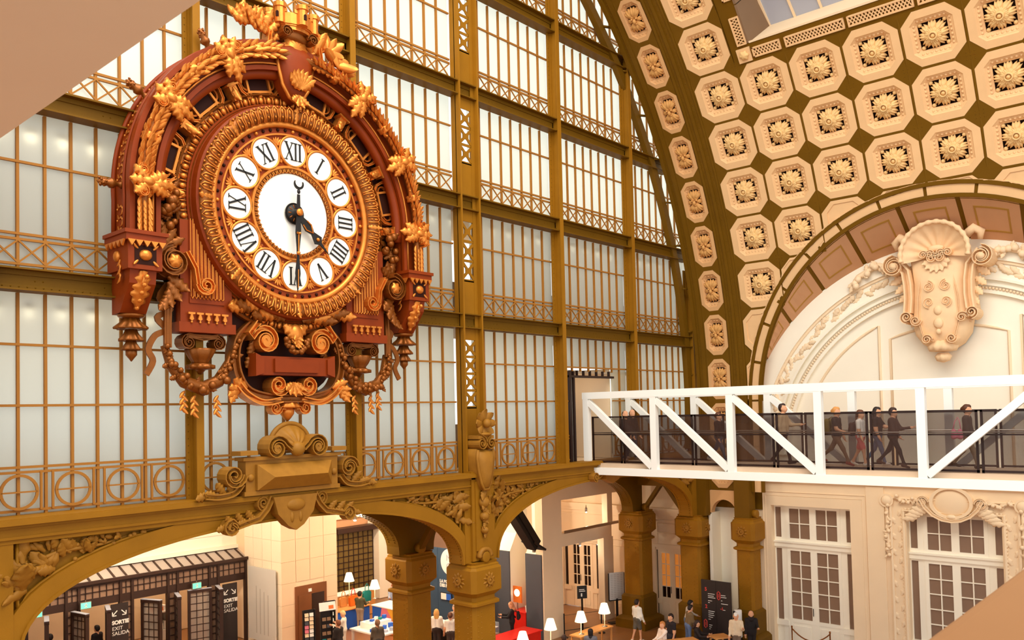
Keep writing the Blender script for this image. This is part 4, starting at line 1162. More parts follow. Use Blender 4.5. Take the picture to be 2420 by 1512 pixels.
cs.add(ball((0, -.06, -.3), (.08, .06, .07), 8, 5), None, True)
cs_me = cs.mesh('plaque_scrolls', 'gold')
for deg in (15, 45, 75, 105, 135, 165):
    q = ob('plaque', pd_me, ck, radial(3.18, deg, .40) @ Sc(.92, 1.2, .95)); ob('plaque_frame', pf_me, q); ob('plaque_scrolls', cs_me, q)
# --- concentric rings
ckb('egg_ring', MB().add(ringsweep([(-.17, .3), (-.17, .58), (-.13, .62), (-.1, .5), (.1, .46), (.13, .56), (.17, .52), (.17, .3)], 2.77, n=96), smooth=False), 'gold_d')
egg_m = MB().add(ball((0, 0, 0), (.065, .06, .085), 8, 6), smooth=True).mesh('egg', 'gold')
dart_m = MB().add(ball((0, 0, 0), (.016, .05, .1), 6, 4), smooth=True).mesh('dart', 'gold')
for k in range(78):
    a = 360 * k / 78
    ob('egg', egg_m, ck, radial(2.77, a, .53)); ob('dart', dart_m, ck, radial(2.77, a + 180 / 78, .53))
ckb('drum_ring', MB().add(ringsweep([(-.05, .3), (-.05, .85), (.03, .8), (.05, .62), (.12, .55), (.12, .3)], 2.56, n=96), smooth=False), 'brown')
ckb('tongue_ring', MB().add(ringsweep([(-.2, .3), (-.2, .7), (-.12, .88), (.08, .92), (.16, .84), (.18, .6), (.18, .3)], 2.38, n=96), smooth=True), 'gold_d')
tg = MB()
tg.add(tube([(-.07, -.0, .17), (-.08, -.05, .08), (-.07, -.07, -.08), (0, -.05, -.16), (.07, -.07, -.08), (.08, -.05, .08), (.07, 0, .17)], .018, 5), None, True)
tg.add(ball((0, -.05, -.05), (.03, .03, .06), 6, 4), None, True).add(ball((0, -.04, .08), (.022, .03, .03), 6, 4), None, True).add(ball((.1, -.02, -.15), .028, 6, 4), None, True)
tg_me = tg.mesh('tongue', 'gold')
for k in range(72):
    if k % 9 == 0: ob('acanthus', ac_g, ck, radial(2.2, 5 * k, .84) @ Sc(.78, .9, .85))
    else: ob('tongue', tg_me, ck, radial(2.38, 5 * k, .86) @ Ry(PI) @ Sc(1, 1, 1.05))
ckb('gilt_torus', MB().add(ringsweep([(.08 * math.cos(t), .74 + .08 * math.sin(t)) for t in np.linspace(0, 2 * PI, 9)[:-1]], 2.16, n=96), smooth=True), 'gold')
ckb('bead_bed', MB().add(ringsweep([(-.09, .3), (-.09, .70), (.09, .70), (.09, .3)], 2.03, n=96)), 'brown')
bd_b = MB().add(ball((0, 0, 0), .042, 8, 5), smooth=True).mesh('bead', 'brown_d')
for k in range(60): ob('bead', bead_g if k % 5 == 0 else bd_b, ck, radial(2.03, 6 * k, .71))
ckb('chapter_ring', MB().add(ringsweep([(-.47, .3), (-.47, .68), (.47, .68), (.47, .3)], 1.5, n=96)), 'brown')
ckb('chapter_edge', MB().add(ringsweep([(-.025, .68), (-.02, .73), (.02, .73), (.025, .68)], 1.93, n=96)).add(ringsweep([(-.04, .68), (-.03, .74), (.03, .74), (.04, .68)], 1.14, n=72)), 'gold')
ckb('lambrequin_ring', MB().add(ringsweep([(-.06, .3), (-.06, .7), (.07, .72), (.07, .3)], 1.05, n=72)), 'gold_d')
lam = MB().add(tube([(-.04, 0, .05), (-.035, -.02, -.03), (0, -.02, -.055), (.035, -.02, -.03), (.04, 0, .05)], .012, 4), smooth=True).mesh('lambrequin', 'gold')
for k in range(60): ob('lambrequin', lam, ck, radial(1.05, 6 * k, .72))
ckb('dial', MB().add(lathe([(1.0, 0), (1.0, .68), (.98, .69), (.5, .69), (.01, .69)], 72), Rx(PI / 2)), 'enamel')
# --- numerals
def stroke(x0, z0, x1, z1, wd): return bar((x0, -.004, z0), (x1, -.004, z1), wd, .012)
def numeral(s):
    adv = {'I': .115, 'V': .23, 'X': .23}; tot = sum(adv[c] for c in s); x = -tot / 2; mb = MB(); h = .20
    for c in s:
        a = adv[c]; c0 = x + a / 2
        if c == 'I':
            mb.add(stroke(c0, -h, c0, h, .042)); mb.add(stroke(c0 - .05, h, c0 + .05, h, .016)); mb.add(stroke(c0 - .05, -h, c0 + .05, -h, .016))
        elif c == 'V':
            mb.add(stroke(c0 - .085, h, c0, -h, .044)); mb.add(stroke(c0 + .085, h, c0, -h, .018)); mb.add(stroke(c0 - .13, h, c0 - .03, h, .016)); mb.add(stroke(c0 + .04, h, c0 + .12, h, .016))
        else:
            mb.add(stroke(c0 - .085, h, c0 + .085, -h, .044)); mb.add(stroke(c0 + .085, h, c0 - .085, -h, .018))
            for q in (-1, 1):
                for e in (-.085, .085): mb.add(stroke(c0 + e - .045, q * h, c0 + e + .045, q * h, .016))
        x += a
    return mb
disc = MB().add(lathe([(.355, 0), (.355, .03), (.34, .04), (.01, .045)], 32), Rx(PI / 2)).mesh('medallion', 'enamel')
rimm = MB().add(ringsweep([(-.03, 0), (-.02, .06), (.025, .06), (.035, 0)], .375, n=36), smooth=True).mesh('medallion_rim', 'gold')
palm = MB()
for k in range(5): palm.add(leaf(.2, .07, 1, .1, .3, .015, 6, .05), Ry((k - 2) * .42), True)
palm.add(ball((0, -.03, 0), .035, 6, 4), None, True)
palm_me = palm.mesh('palmette', 'gold')
for k, s in enumerate(('XII', 'I', 'II', 'III', 'IIII', 'V', 'VI', 'VII', 'VIII', 'IX', 'X', 'XI')):
    deg = 90 - 30 * k
    q = ob('medallion', disc, ck, radial(1.54, deg, .68)); ob('medallion_rim', rimm, q)
    build('numeral', numeral(s), 'black', q, Tr(0, -.05, 0) @ Sc(1.06, 1, 1.06))
    ob('palmette', palm_me, ck, radial(1.68, deg + 15, .69)); ob('palmette', palm_me, ck, radial(1.26, deg + 15, .69) @ Sc(.55))
# --- hands
hub = ckb('hand_hub', MB().add(lathe([(.24, 0), (.24, .05), (.2, .1), (.1, .12), (.09, .22), (.05, .26), (.01, .27)], 24), Tr(0, -.69, 0) @ Rx(PI / 2), True).add(ringsweep([(-.02, .74), (.02, .76), (.03, .74)], .24, n=30)), 'black')
for k in range(10): ob('hub_flute', MB().add(ball((0, 0, 0), (.02, .02, .07), 6, 4), smooth=True).mesh('hub_flute', 'gold_d') if k == 0 else hf, hub, radial(.15, 36 * k, .79)); hf = bpy.data.meshes['hub_flute']
mh = ckb('minute_hand', MB().add(prism([(-.05, .0), (-.075, -.5), (-.035, -.9), (-.03, -1.1), (-.07, -1.5), (0, -1.95), (.07, -1.5), (.03, -1.1), (.035, -.9), (.075, -.5), (.05, 0), (.035, .45), (-.035, .45)], -.92, -.89)), 'black', None, Ry(math.radians(1.5)))
build('gilt_trim', MB().add(tube([(-.05, -.93, -.5), (0, -.93, -.52), (.05, -.93, -.5)], .03, 5)).add(tube([(0, -.93, -.55), (0, -.93, -.95)], .016, 5)).add(ball((0, -.93, -1.0), .05, 6, 5), None, True).add(tube([(0, -.93, -1.4), (0, -.93, -1.85)], .012, 5)), 'gold', mh)
build('crescent', MB().add(scroll([(.12 * math.cos(t), .72 + .12 * math.sin(t)) for t in np.linspace(PI * .85, PI * 2.15, 16)], [.01 + .05 * math.sin(PI * i / 15) for i in range(16)], -.93, -.89)).add(ball((0, -.91, .52), (.05, .03, .06), 8, 5), None, True), 'black', mh)
hh = ckb('hour_hand', MB().add(prism([(-.05, 0), (-.07, -.2), (-.13, -.45), (-.05, -.62), (-.14, -.85), (-.04, -.95), (0, -1.3), (.04, -.95), (.14, -.85), (.05, -.62), (.13, -.45), (.07, -.2), (.05, 0)], -.87, -.84)), 'black', None, Ry(math.radians(-45)))
build('gilt_trim', MB().add(tube([(-.08, -.88, -.3), (-.1, -.88, -.45), (0, -.88, -.62), (.1, -.88, -.45), (.08, -.88, -.3)], .018, 5)).add(ball((0, -.88, -.82), .05, 6, 5), None, True), 'gold', hh)
build('hub_cap', MB().add(ball((0, -.97, 0), (.09, .05, .09), 12, 8), None, True), 'gold', hub)
# --- side brackets with corbel and pendant
lamb = MB()
for k in range(5): lamb.add(prism([(-.4 + .16 * k, 0), (-.24 + .16 * k, 0), (-.32 + .16 * k, -.13)], -.02, .02))
lamb_me = lamb.mesh('lambrequin', 'gold')
def bell(prof_scale): return None
pend = MB()
for z, r, nl in ((-.02, .30, 9), (-.28, .23, 8), (-.48, .17, 7)):
    pend.add(flower_lathe([(r * .45, z), (r * .6, z - .1), (r, z - .22), (r * .98, z - .26), (r * .4, z - .2)], 36, nl, .14), None, True)
pend.add(lathe([(.22, .05), (.27, .03), (.24, -.02), (.12, -.05)], 16), None, True).add(lathe([(.05, -.68), (.11, -.74), (.11, -.84), (.05, -.92), (.01, -.98)], 12), None, True)
pend_me = pend.mesh('pendant', 'gold_d')
for s in (-1, 1):
    x = s * 3.82
    br = ckb('bracket', MB().add(box(-.42, .42, -1.06, 0, -.14, 0)).add(box(-.46, .46, -1.1, 0, 0, .08)).add(box(-.36, .36, -1.0, 0, -.72, -.14)), 'brown', None, Tr(x, 0, -1.12))
    ob('lambrequin', lamb_me, br, Tr(0, -1.08, -.13)); ob('lambrequin', lamb_me, br, Tr(-.44, -.56, -.13) @ Rz(-PI / 2) @ Sc(1.15, 1, 1))
    build('cabochon', MB().add(ball((0, -1.0, -.42), (.14, .1, .12), 12, 8), None, True), 'gold', br); build('cabochon', MB().add(ball((-.37, -.5, -.42), (.07, .13, .12), 12, 8), None, True), 'gold', br)
    build('cabochon_frame', MB().add(prism([(-.23, -.2), (.23, -.2), (.23, .2), (-.23, .2)], -1.01, -.99), Tr(0, 0, -.42)), 'brown_d', br)
    for a in (-1, 1):
        for b in (-1, 1): ob('leaf', gl_small, br, Tr(a * .16, -1.02, -.42 + b * .12) @ Ry(math.atan2(a, b)) @ Sc(.6))
    for k in range(5): ob('leaf', gl_small, br, Tr(-.37, -.62 - .03 * (-1) ** k, -.5 - .09 * k) @ Rz(-PI / 2) @ Ry(PI + .6 * (-1) ** k) @ Sc(.7))
    cb_ = [(-.9, -.72), (-.86, -1.0), (-.62, -1.3), (-.4, -1.58), (-.02, -1.6), (-.02, -.72)]
    v = [(-.28, y, z) for y, z in cb_] + [(.28, y, z) for y, z in cb_]; n = len(cb_)
    build('corbel', MB().add((v, [tuple(range(n)), tuple(range(2 * n - 1, n - 1, -1))] + [(i, i + n, (i + 1) % n + n, (i + 1) % n) for i in range(n)])), 'brown', br)
    build('corbel_leaf', MB().add(leaf(.85, .46, 5, .0, .25, .04, 16, .35), Tr(0, -.93, -.74) @ Rx(.42) @ Ry(PI), True).add(tube([(0, -1.0 + .12 * i, -.86 - .16 * i) for i in range(5)], .05, 6), None, True), 'gold', br)
    for k in range(5): ob('bead', bead_g, br, Tr(0, -1.06 + .12 * k, -.88 - .15 * k) @ Sc(1.1))
    ob('pendant', pend_me, br, Tr(0, -.3, -1.64) @ Sc(1.05, 1.05, .98))
    # fluted organ panel
    fp = ckb('fluted_panel', MB().add(box(-.62, .62, -.6, -.05, -2.15, 0.3)).add(box(-.68, .68, -.66, -.05, -2.2, -1.98)).add(box(-.42, .42, -.63, -.55, -1.55, .3)), 'brown', None, Tr(s * 2.25, 0, -.85))
    for k in range(9):
        xx = -.36 + .09 * k; top = .28 - .1 * (k if s < 0 else 8 - k); bot = -1.45
        ob('flute', MB().add(tube([(-.03, -.64, 0), (-.03, -.65, -1), (0, -.65, -1.03), (.03, -.65, -1), (.03, -.64, 0)], .012, 5)).mesh('flute', 'gold') if (k == 0 and s == -1) else flute_me, fp, Tr(xx, 0, bot + 1.03 * (top - bot)) @ Sc(1, 1, top - bot)); flute_me = bpy.data.meshes['flute']
    for k in range(5):
        ob('drop', MB().add(prism([(-.08, .1), (.08, .1), (.08, .06), (.02, .05), (.05, -.05), (0, -.09), (-.05, -.05), (-.02, .05), (-.08, .06)], -.69, -.64)).add(ball((0, -.68, -.12), .03, 6, 4), None, True).mesh('drop', 'gold') if (k == 0 and s == -1) else drop_me, fp, Tr(-.4 + .2 * k, 0, -1.86)); drop_me = bpy.data.meshes['drop']
    # big side volute with rosette, S scroll and acanthus
    vo = ob('side_volute', None, ck, Tr(s * 3.1, -.45, -1.55))
    build('volute', MB().add(scroll(spiral(0, 0, .36, .07, PI / 2 if s < 0 else PI / 2, 1.7 * -s), .13, -.42, .0)).add(lathe([(.35, -.2), (.35, .12)], 20), Rx(PI / 2)), 'gold_d', vo)
    build('volute_rosette', MB().add(flower_lathe([(.02, .0), (.16, .0), (.14, .06), (.05, .1), (.01, .1)], 24, 6, .14), Tr(0, -.36, 0) @ Rx(PI / 2), True), 'gold', vo)
    sp = [(-s * .3, .25), (-s * .5, -.1), (-s * .55, -.45)] + [(-s * (.75 + a), -.45 + b) for a, b in spiral(0, 0, .22, .05, PI, 1.35, 16)]
    build('s_scroll', MB().add(scroll(sp, .1, -.38, -.1)), 'gold', vo)
    for k in range(5): ob('acanthus', ac_d, vo, Tr(s * .05, -.2, -.3 - .13 * k) @ Ry(PI + s * (.9 - .42 * k)) @ Sc(1.15 - .08 * k))
    for k in range(3): ob('acanthus', ac_d, vo, Tr(s * .1, -.1, .35) @ Ry(-s * .5 + .6 * k - .6) @ Sc(1.0))
    # fruit cluster above the volute
    fc = ob('fruit_cluster', None, ck, Tr(s * 3.15, -.5, -.35)); rr = random.Random(4 + s)
    fm = fruit_me
    for k in range(15): ob('fruit', fm, fc, Tr((rr.random() - .5) * .42, -.1 - .12 * rr.random(), (rr.random() - .5) * .8) @ Sc(.7 + .6 * rr.random()))
    for k in range(12): ob('acanthus', ac_d, fc, Tr((rr.random() - .5) * .35, -.02, (rr.random() - .5) * .8) @ Ry(rr.random() * 6.28) @ Sc(.62))
    # capital under the panel
    cp = ob('panel_capital', None, ck, Tr(s * 2.25, -.28, -3.1))
    mb = MB().add(scroll(spiral(-.36, -.16, .17, .04, PI / 2, 1.4, 16), .07, -.2, .16)).add(scroll(spiral(.36, -.16, .17, .04, PI / 2, -1.4, 16), .07, -.2, .16)).add(box(-.4, .4, -.16, .16, -.06, .03)).add(scroll([(-.36, -.0), (0, -.06), (.36, .0)], .1, -.18, .16))
    build('ionic_scroll', mb, 'gold_d', cp)
    build('cup', MB().add(flower_lathe([(.3, -.28), (.33, -.32), (.24, -.5), (.18, -.58), (.18, -.62)], 36, 9, .06), smooth=True).add(lathe([(.22, -.62), (.24, -.66), (.22, -.7), (.1, -.78), (.04, -.86)], 16), None, True).add(flower_lathe([(.1, -.6), (.3, -.66), (.3, -.74), (.14, -.76)], 36, 9, .1), None, True), 'gold_d', cp)
    # ribbon and festoon
    fs = ob('festoon', None, ck)
    fpth = [(s * 3.12, -.35, -3.35), (s * 3.0, -.4, -3.8), (s * 2.72, -.45, -4.15), (s * 2.3, -.47, -4.3), (s * 1.9, -.45, -4.12), (s * 1.62, -.4, -3.7), (s * 1.42, -.38, -3.2)]
    build('festoon_core', MB().add(tube(fpth, [.09, .11, .15, .17, .15, .11, .09], 8), smooth=True), 'gold_d', fs)
    P_ = np.array(fpth); rr = random.Random(9 + s)
    for i in range(34):
        t = i / 33 * 5.99; k = int(t); q = P_[k] + (P_[k + 1] - P_[k]) * (t - k); big = 1 - abs(t - 3) / 4
        ob('fruit', fm, fs, Tr(q[0] + (rr.random() - .5) * .22 * big, q[1] - .1 - .08 * rr.random(), q[2] + (rr.random() - .5) * .26 * big) @ Sc(.6 + .7 * big * rr.random()))
        if i % 2: ob('acanthus', ac_d, fs, Tr(q[0] + (rr.random() - .5) * .2, q[1] - .08, q[2]) @ Ry(rr.random() * 6.28) @ Sc(.5))
    for (bx_, bz_) in ((s * 2.75, -4.35), (s * 2.5, -4.45), (s * 1.95, -4.45)):
        for k in range(6): ob('leaf', gl_small, fs, Tr(bx_ + .04 * (-1) ** k, -.45, bz_ - .07 * k) @ Ry(PI + .7 * (-1) ** k) @ Sc(.85))
    rib = [(s * 3.05, -2.0), (s * 3.25, -2.3), (s * 3.0, -2.55), (s * 3.3, -2.75), (s * 3.1, -3.0), (s * 3.35, -3.15), (s * 3.5, -3.45), (s * 3.4, -3.7), (s * 3.55, -4.0)]
    build('ribbon', MB().add(scroll(cr(rib), .13, -.42, -.37, .0)).add(scroll([(s * 3.08, -2.2), (s * 3.1, -2.9), (s * 3.1, -3.4)], .16, -.5, -.42)), 'gold_d', fs)
# --- lower cartouche
lc = ob('lower_cartouche', None, ck, Tr(0, -.2, 0))
build('cartouche_frame', MB().add(scroll(cr([(-1.05, -2.75), (-1.4, -3.1), (-1.5, -3.55), (-1.42, -4.0), (-1.15, -4.35), (-.6, -4.5), (0, -4.52), (.6, -4.5), (1.15, -4.35), (1.42, -4.0), (1.5, -3.55), (1.4, -3.1), (1.05, -2.75)]), .2, -.35, .0)), 'gold_d', lc)
build('cartouche_back', MB().add(prism(ell(0, -3.55, 1.4, .95, 30), -.05, .1)), 'brown_d', lc)
build('plaque', MB().add(box(-.98, .98, -.5, -.05, -3.97, -3.52)).add(prism([(-1.12, -4.0), (-.9, -3.93), (-.9, -3.56), (-1.12, -3.46)], -.56, -.2)).add(prism([(1.12, -4.0), (.9, -3.93), (.9, -3.56), (1.12, -3.46)], -.56, -.2)).add(box(-.62, .62, -.58, -.4, -3.9, -3.58)), 'brown', lc)
for s in (-1, 1):
    mbv, mb, mbf, mbc = MB(), MB(), MB(), MB()
    mbv.add(scroll([(s * .98, -2.72), (s * 1.2, -3.0)] + [(s * x, z) for x, z in spiral(.78, -3.15, .36, .07, .2, 1.5, 24)], .14, -.5, -.05))
    mbv.add(lathe([(.14, -.02), (.14, .48)], 14), Tr(s * .78, 0, -3.15) @ Rx(PI / 2))
    mb.add(scroll([(s * .1, -4.2)] + [(s * x, z) for x, z in spiral(.42, -4.2, .26, .05, PI, 1.5, 20)], .12, -.45, -.05))
    mbf.add(scroll(cr([(s * .3, -4.55), (s * .8, -4.62), (s * 1.2, -4.45), (s * 1.45, -4.2)]), .15, -.4, -.05))
    mbc.add(scroll([(s * .15, -4.75)] + [(s * x, z) for x, z in spiral(.42, -4.75, .16, .04, PI, 1.3, 16)], .08, -.3, -.05))
    build('big_volute', mbv, 'gold', lc); build('foot_volute', mb, 'gold', lc); build('foot_scroll', mbf, 'gold', lc); build('base_curl', mbc, 'gold', lc)
    for k in range(4): ob('acanthus', ac_g, lc, Tr(s * (1.2 + .08 * k), -.3, -4.25) @ Ry(s * (1.2 + .45 * k)) @ Sc(1.0))
    for k in range(3): ob('acanthus', ac_d, lc, Tr(s * (.95 + .1 * k), -.2, -3.3 - .25 * k) @ Ry(s * (.2 - .3 * k)) @ Sc(.9))
    for k in range(6): ob('acanthus', ac_g if k % 2 else ac_d, lc, Tr(s * (.25 + .2 * k), -.42, -2.62 + .05 * k) @ Ry(s * (1.1 + .28 * (k % 3))) @ Sc(1.25))
for k in range(7):
    ob('acanthus', ac_g, lc, Tr((k - 3) * .1, -.5, -2.75) @ Ry(PI + (k - 3) * .28) @ Sc(1.25))
rr = random.Random(21); fm = fruit_me
for k in range(26):
    a = PI + PI * k / 25; ob('fruit', fm, lc, Tr(.28 * math.cos(a) + (rr.random() - .5) * .1, -.55 - .06 * rr.random(), -3.1 + .3 * math.sin(a)) @ Sc(.5 + .4 * rr.random()))
build('mask_boss', MB().add(ball((0, -.5, -2.95), (.2, .14, .24), 12, 8), None, True), 'gold', lc)
for k in range(5): ob('acanthus', ac_g, lc, Tr(0, -.42, -4.15) @ Ry(PI + (k - 2) * .5) @ Sc(.75))
build('bottom_finial', MB().add(flower_lathe([(.1, -4.5), (.18, -4.56), (.3, -4.72), (.28, -4.76), (.14, -4.72)], 32, 8, .12), Tr(0, -.1, 0), True).add(lathe([(.1, -4.7), (.18, -4.8), (.17, -4.9), (.1, -5.0), (.01, -5.1)], 14), Tr(0, -.1, 0), True), 'gold', lc)
# --- crowning shield and mural crown
tc_ = ob('top_cartouche', None, ck, Tr(0, -.72, 0))
P = [(.0, 2.72), (.18, 2.82), (.36, 3.1), (.46, 3.45), (.52, 3.75), (.46, 4.0), (.24, 4.14), (-.24, 4.14), (-.46, 4.0), (-.52, 3.75), (-.46, 3.45), (-.36, 3.1), (-.18, 2.82)]
v = []; f = []; n = len(P)
for s_, y in ((1, .2), (1, -.12), (.85, -.25), (.5, -.32)): v += [(x * s_, y, 3.5 + (z - 3.5) * s_) for x, z in P]
for i in range(3):
    for k in range(n): f.append((i * n + k, i * n + (k + 1) % n, i * n + n + (k + 1) % n, i * n + n + k))
f.append(tuple(range(3 * n, 4 * n)))
build('shield', MB().add((v, f), None, True), 'brown', tc_)
build('shield_rim', MB().add(tube([(x, -.13, z) for x, z in P + P[:1]], .05, 6), smooth=True).add(scroll([(-.58, 3.8), (-.75, 4.0), (-.7, 4.3)] , .1, -.2, .1)).add(scroll([(.58, 3.8), (.75, 4.0), (.7, 4.3)], .1, -.2, .1)), 'gold', tc_)
for k in range(7): ob('acanthus', ac_g, tc_, Tr(0, -.36, 3.0) @ Ry((k - 3) * .3) @ Sc(1.0))
for k in range(4): ob('acanthus', ac_g, tc_, Tr(0, -.3, 2.85) @ Ry(PI + (k - 1.5) * .6) @ Sc(.7))
build('shell', MB().add(flower_lathe([(.02, 0), (.32, .02), (.3, .08), (.1, .14), (.01, .14)], 40, 12, .08), Tr(0, -.12, 4.05) @ Rx(PI / 2), True), 'gold', tc_)
build('crown_base', MB().add(lathe([(.3, 4.2), (.42, 4.3), (.36, 4.42), (.42, 4.5), (.48, 4.52)], 24), Sc(1.05, .8, 1), True).add(scroll(spiral(-.38, 4.32, .14, .03, 0, 1.3, 14), .07, -.4, -.1)).add(scroll(spiral(.38, 4.32, .14, .03, PI, -1.3, 14), .07, -.4, -.1)), 'gold_d', tc_)
crn = build('mural_crown', MB().add(lathe([(.47, 4.5), (.47, 4.62), (.53, 4.64), (.53, 4.95), (.5, 4.95), (.5, 4.6)], 24), Sc(1.05, .85, 1)), 'gold', tc_, Tr(0, 0, .55) @ Sc(1, 1, .86))
tw_me = MB().add(lathe([(.13, 4.62), (.13, 5.05), (.16, 5.06), (.16, 5.18), (.12, 5.18), (.12, 5.08)], 12)).mesh('turret', 'gold')
win_me = MB().add(prism([(-.035, 4.75), (.035, 4.75), (.035, 4.88)] + ell(0, 4.88, .035, .035, 6, 0, PI) + [(-.035, 4.88)], -.02, .02)).mesh('turret_window', 'brown_d')
for k in range(6):
    a = math.radians(-90 + 60 * k); tx, ty = .55 * math.cos(a), .46 * math.sin(a)
    t_ = ob('turret', tw_me, crn, Tr(tx, ty, 0)); ob('turret_window', win_me, t_, Rz(a + PI / 2) @ Tr(0, -.125, 0))
mer = MB().add(box(-.05, .05, -.03, .03, 4.95, 5.05)).mesh('merlon', 'gold')
for k in range(12):
    a = math.radians(30 * k + 15); ob('merlon', mer, crn, Tr(.54 * math.cos(a), .44 * math.sin(a), 0) @ Rz(a + PI / 2))
for s in (-1, 1):
    bh = ob('oak_branch' if s < 0 else 'laurel_branch', None, ck, Tr(0, -.7, 0)); rr = random.Random(31 + s)
    st = [(s * .35, -.05, 4.0), (s * .7, -.08, 4.22), (s * .98, -.1, 4.34), (s * 1.2, -.1, 4.34 if s < 0 else 4.15), (s * 1.4, -.12, 4.3 if s < 0 else 3.9)]
    build('stem', MB().add(tube(st, [.06, .055, .045, .035, .02], 6), smooth=True), 'gold', bh)
    me_ = MB().add(leaf(.4, .24, 4 if s < 0 else 1, .2, .3, .03, 14, .42 if s < 0 else .12), smooth=True).mesh('leaf', 'gold')
    P_ = np.array(st)
    for i in range(22):
        t = .6 + i / 21 * 3.39; k = int(t); q = P_[k] + (P_[k + 1] - P_[k]) * (t - k)
        ob('leaf', me_, bh, Tr(q[0], q[1] - .05 * rr.random(), q[2]) @ Ry(s * (.2 + 2.0 * rr.random()) if i % 2 else s * (-.9 + rr.random())) @ Rz(rr.random() - .5) @ Rx(rr.random() * .5 - .25) @ Sc(.9 + .5 * rr.random()))
# ================================================================== ornaments on the arcade
kp = empty('sill_plaque', (11.75, -.3, SILL), kind='thing', category='ornament', label='ochre diamond-point plaque with scallop shell on the sill below the clock')
v = [(-1.05, -.35, .12), (1.05, -.35, .12), (1.05, -.35, .72), (-1.05, -.35, .72), (-.75, -.62, .42), (.75, -.62, .42)]
build('diamond_point', MB().add((v, [(0, 1, 5, 4), (1, 2, 5), (2, 3, 4, 5), (3, 0, 4)])).add(box(-1.05, 1.05, -.35, 0, .12, .72)), 'orn', kp)
build('plaque_block', MB().add(box(-1.35, 1.35, -.28, .1, .0, .1)).add(box(-1.3, 1.3, -.25, .1, .1, .82)).add(box(-1.38, 1.38, -.3, .1, .82, .9)).add(box(-1.5, -1.05, -.38, .05, .95, 1.05)).add(box(1.05, 1.5, -.38, .05, .95, 1.05)), 'orn', kp)
for s in (-1, 1):
    build('shell_volute', MB().add(scroll([(s * .15, 1.05)] + [(s * x, z) for x, z in spiral(.58, 1.08, .3, .06, PI * .9, -1.4, 22)], .12, -.5, 0)).add(lathe([(.1, 0), (.1, .48)], 12), Tr(s * .58, 0, 1.08) @ Rx(PI / 2)), 'orn', kp)
    build('side_volute', MB().add(scroll(spiral(s * 1.62, .5, .28, .05, 0, s * 1.5, 20), .12, -.35, .05)), 'orn', kp)
    build('foot_scroll', MB().add(scroll(cr([(s * 1.4, .3), (s * 1.6, .1), (s * 1.95, .04), (s * 2.3, .08)]), .14, -.3, .05)), 'orn', kp)
v = []; f = []; nr, na = 6, 40
for i in range(nr + 1):
    r = i / nr
    for k in range(na + 1):
        a = -.1 + (PI + .2) * k / na; rb = math.cos(13 * a); R_ = r * (.55 + .03 * rb * r)
        v.append((R_ * math.cos(a), -.45 + .35 * r ** 2 + .04 * rb * r, 1.1 + R_ * math.sin(a)))
for i in range(nr):
    for k in range(na): f.append((i * (na + 1) + k, i * (na + 1) + k + 1, (i + 1) * (na + 1) + k + 1, (i + 1) * (na + 1) + k))
build('scallop_shell', MB().add((v, f), None, True).add(tube([(.57 * math.cos(a), -.1, 1.1 + .57 * math.sin(a)) for a in np.linspace(-.1, PI + .1, 30)], .06, 6), None, True).add(ball((0, -.42, 1.05), (.2, .16, .18), 10, 8), None, True), 'orn', kp)
for s in (-1, 1):
    for k in range(4): ob('acanthus', MB().add(leaf(.46, .3, 4, .28, .28, .035, 14, .38), smooth=True).mesh('acanthus', 'orn') if (s < 0 and k == 0) else ac_o, kp, Tr(s * (1.6 + .2 * k), -.2, .05 + .06 * (k % 2)) @ Ry(s * (.3 + .5 * k)) @ Sc(.8)); ac_o = [m for m in bpy.data.meshes if m.name.startswith('acanthus') and m.materials[0] == M['orn']][0]
    build('stud', MB().add(ball((s * 1.18, -.27, .42), (.09, .06, .09), 10, 6), None, True), 'orn', kp)
ks = empty('arch_keystone', (11.75, -.32, 7.35), kind='thing', category='ornament', label='ochre scrolled keystone with leafy arms at the crown of the wide arch')
build('key_block', MB().add(prism([(-.62, .42), (.62, .42), (.5, .0), (.22, -.3), (0, -.42), (-.22, -.3), (-.5, .0)], -.32, 0)).add(ball((0, -.3, .2), (.28, .1, .16), 12, 8), None, True).add(ball((-.12, -.3, -.1), (.06, .06, .14), 8, 6), None, True).add(ball((.12, -.3, -.1), (.06, .06, .14), 8, 6), None, True), 'orn', ks)
mb = MB()
for s in (-1, 1):
    mb.add(scroll([(s * .6, .42), (s * .75, .15), (s * .95, -.05), (s * 1.25, -.12), (s * 1.5, -.18)] + [(s * x, z) for x, z in spiral(1.65, -.2, .16, .04, PI / 2, -1.3, 14)], .14, -.26, 0)); mb.add(scroll(spiral(s * .82, .3, .16, .04, -PI / 2, s * 1.3, 14), .09, -.22, 0))
build('key_scrolls', mb, 'orn', ks)
for s in (-1, 1):
    for k in range(7): ob('acanthus', ac_o, ks, Tr(s * (.95 + .13 * k), -.15, -.05 - .02 * k) @ Ry(s * (1.2 + .5 * (-1) ** k)) @ Sc(.7))
ks2 = empty('arch_tip', (25.25, -.32, 7.35), kind='thing', category='ornament', label='ochre scroll tip where the second arch meets the white footbridge')
build('tip_block', MB().add(prism([(-.5, .4), (.5, .4), (.4, -.2), (0, -.35), (-.4, -.2)], -.25, 0)), 'orn', ks2)
build('tip_scroll', MB().add(scroll([(-.5, .3), (-.7, .0), (-.95, -.1)] + spiral(-1.0, -.05, .14, .04, -PI / 2, -1.3, 14), .13, -.25, 0)), 'orn', ks2)
po = empty('pier_ornament', (18.5, -.3, 5.6), kind='thing', category='ornament', label='tall cast cartouche with shell flower and leaf drop on the central pier')
build('shaft_plate', MB().add(box(-.42, .42, -.1, .25, -.4, 2.3)).add(box(-.3, .3, -.14, -.1, -.1, 2.0)), 'iron', po)
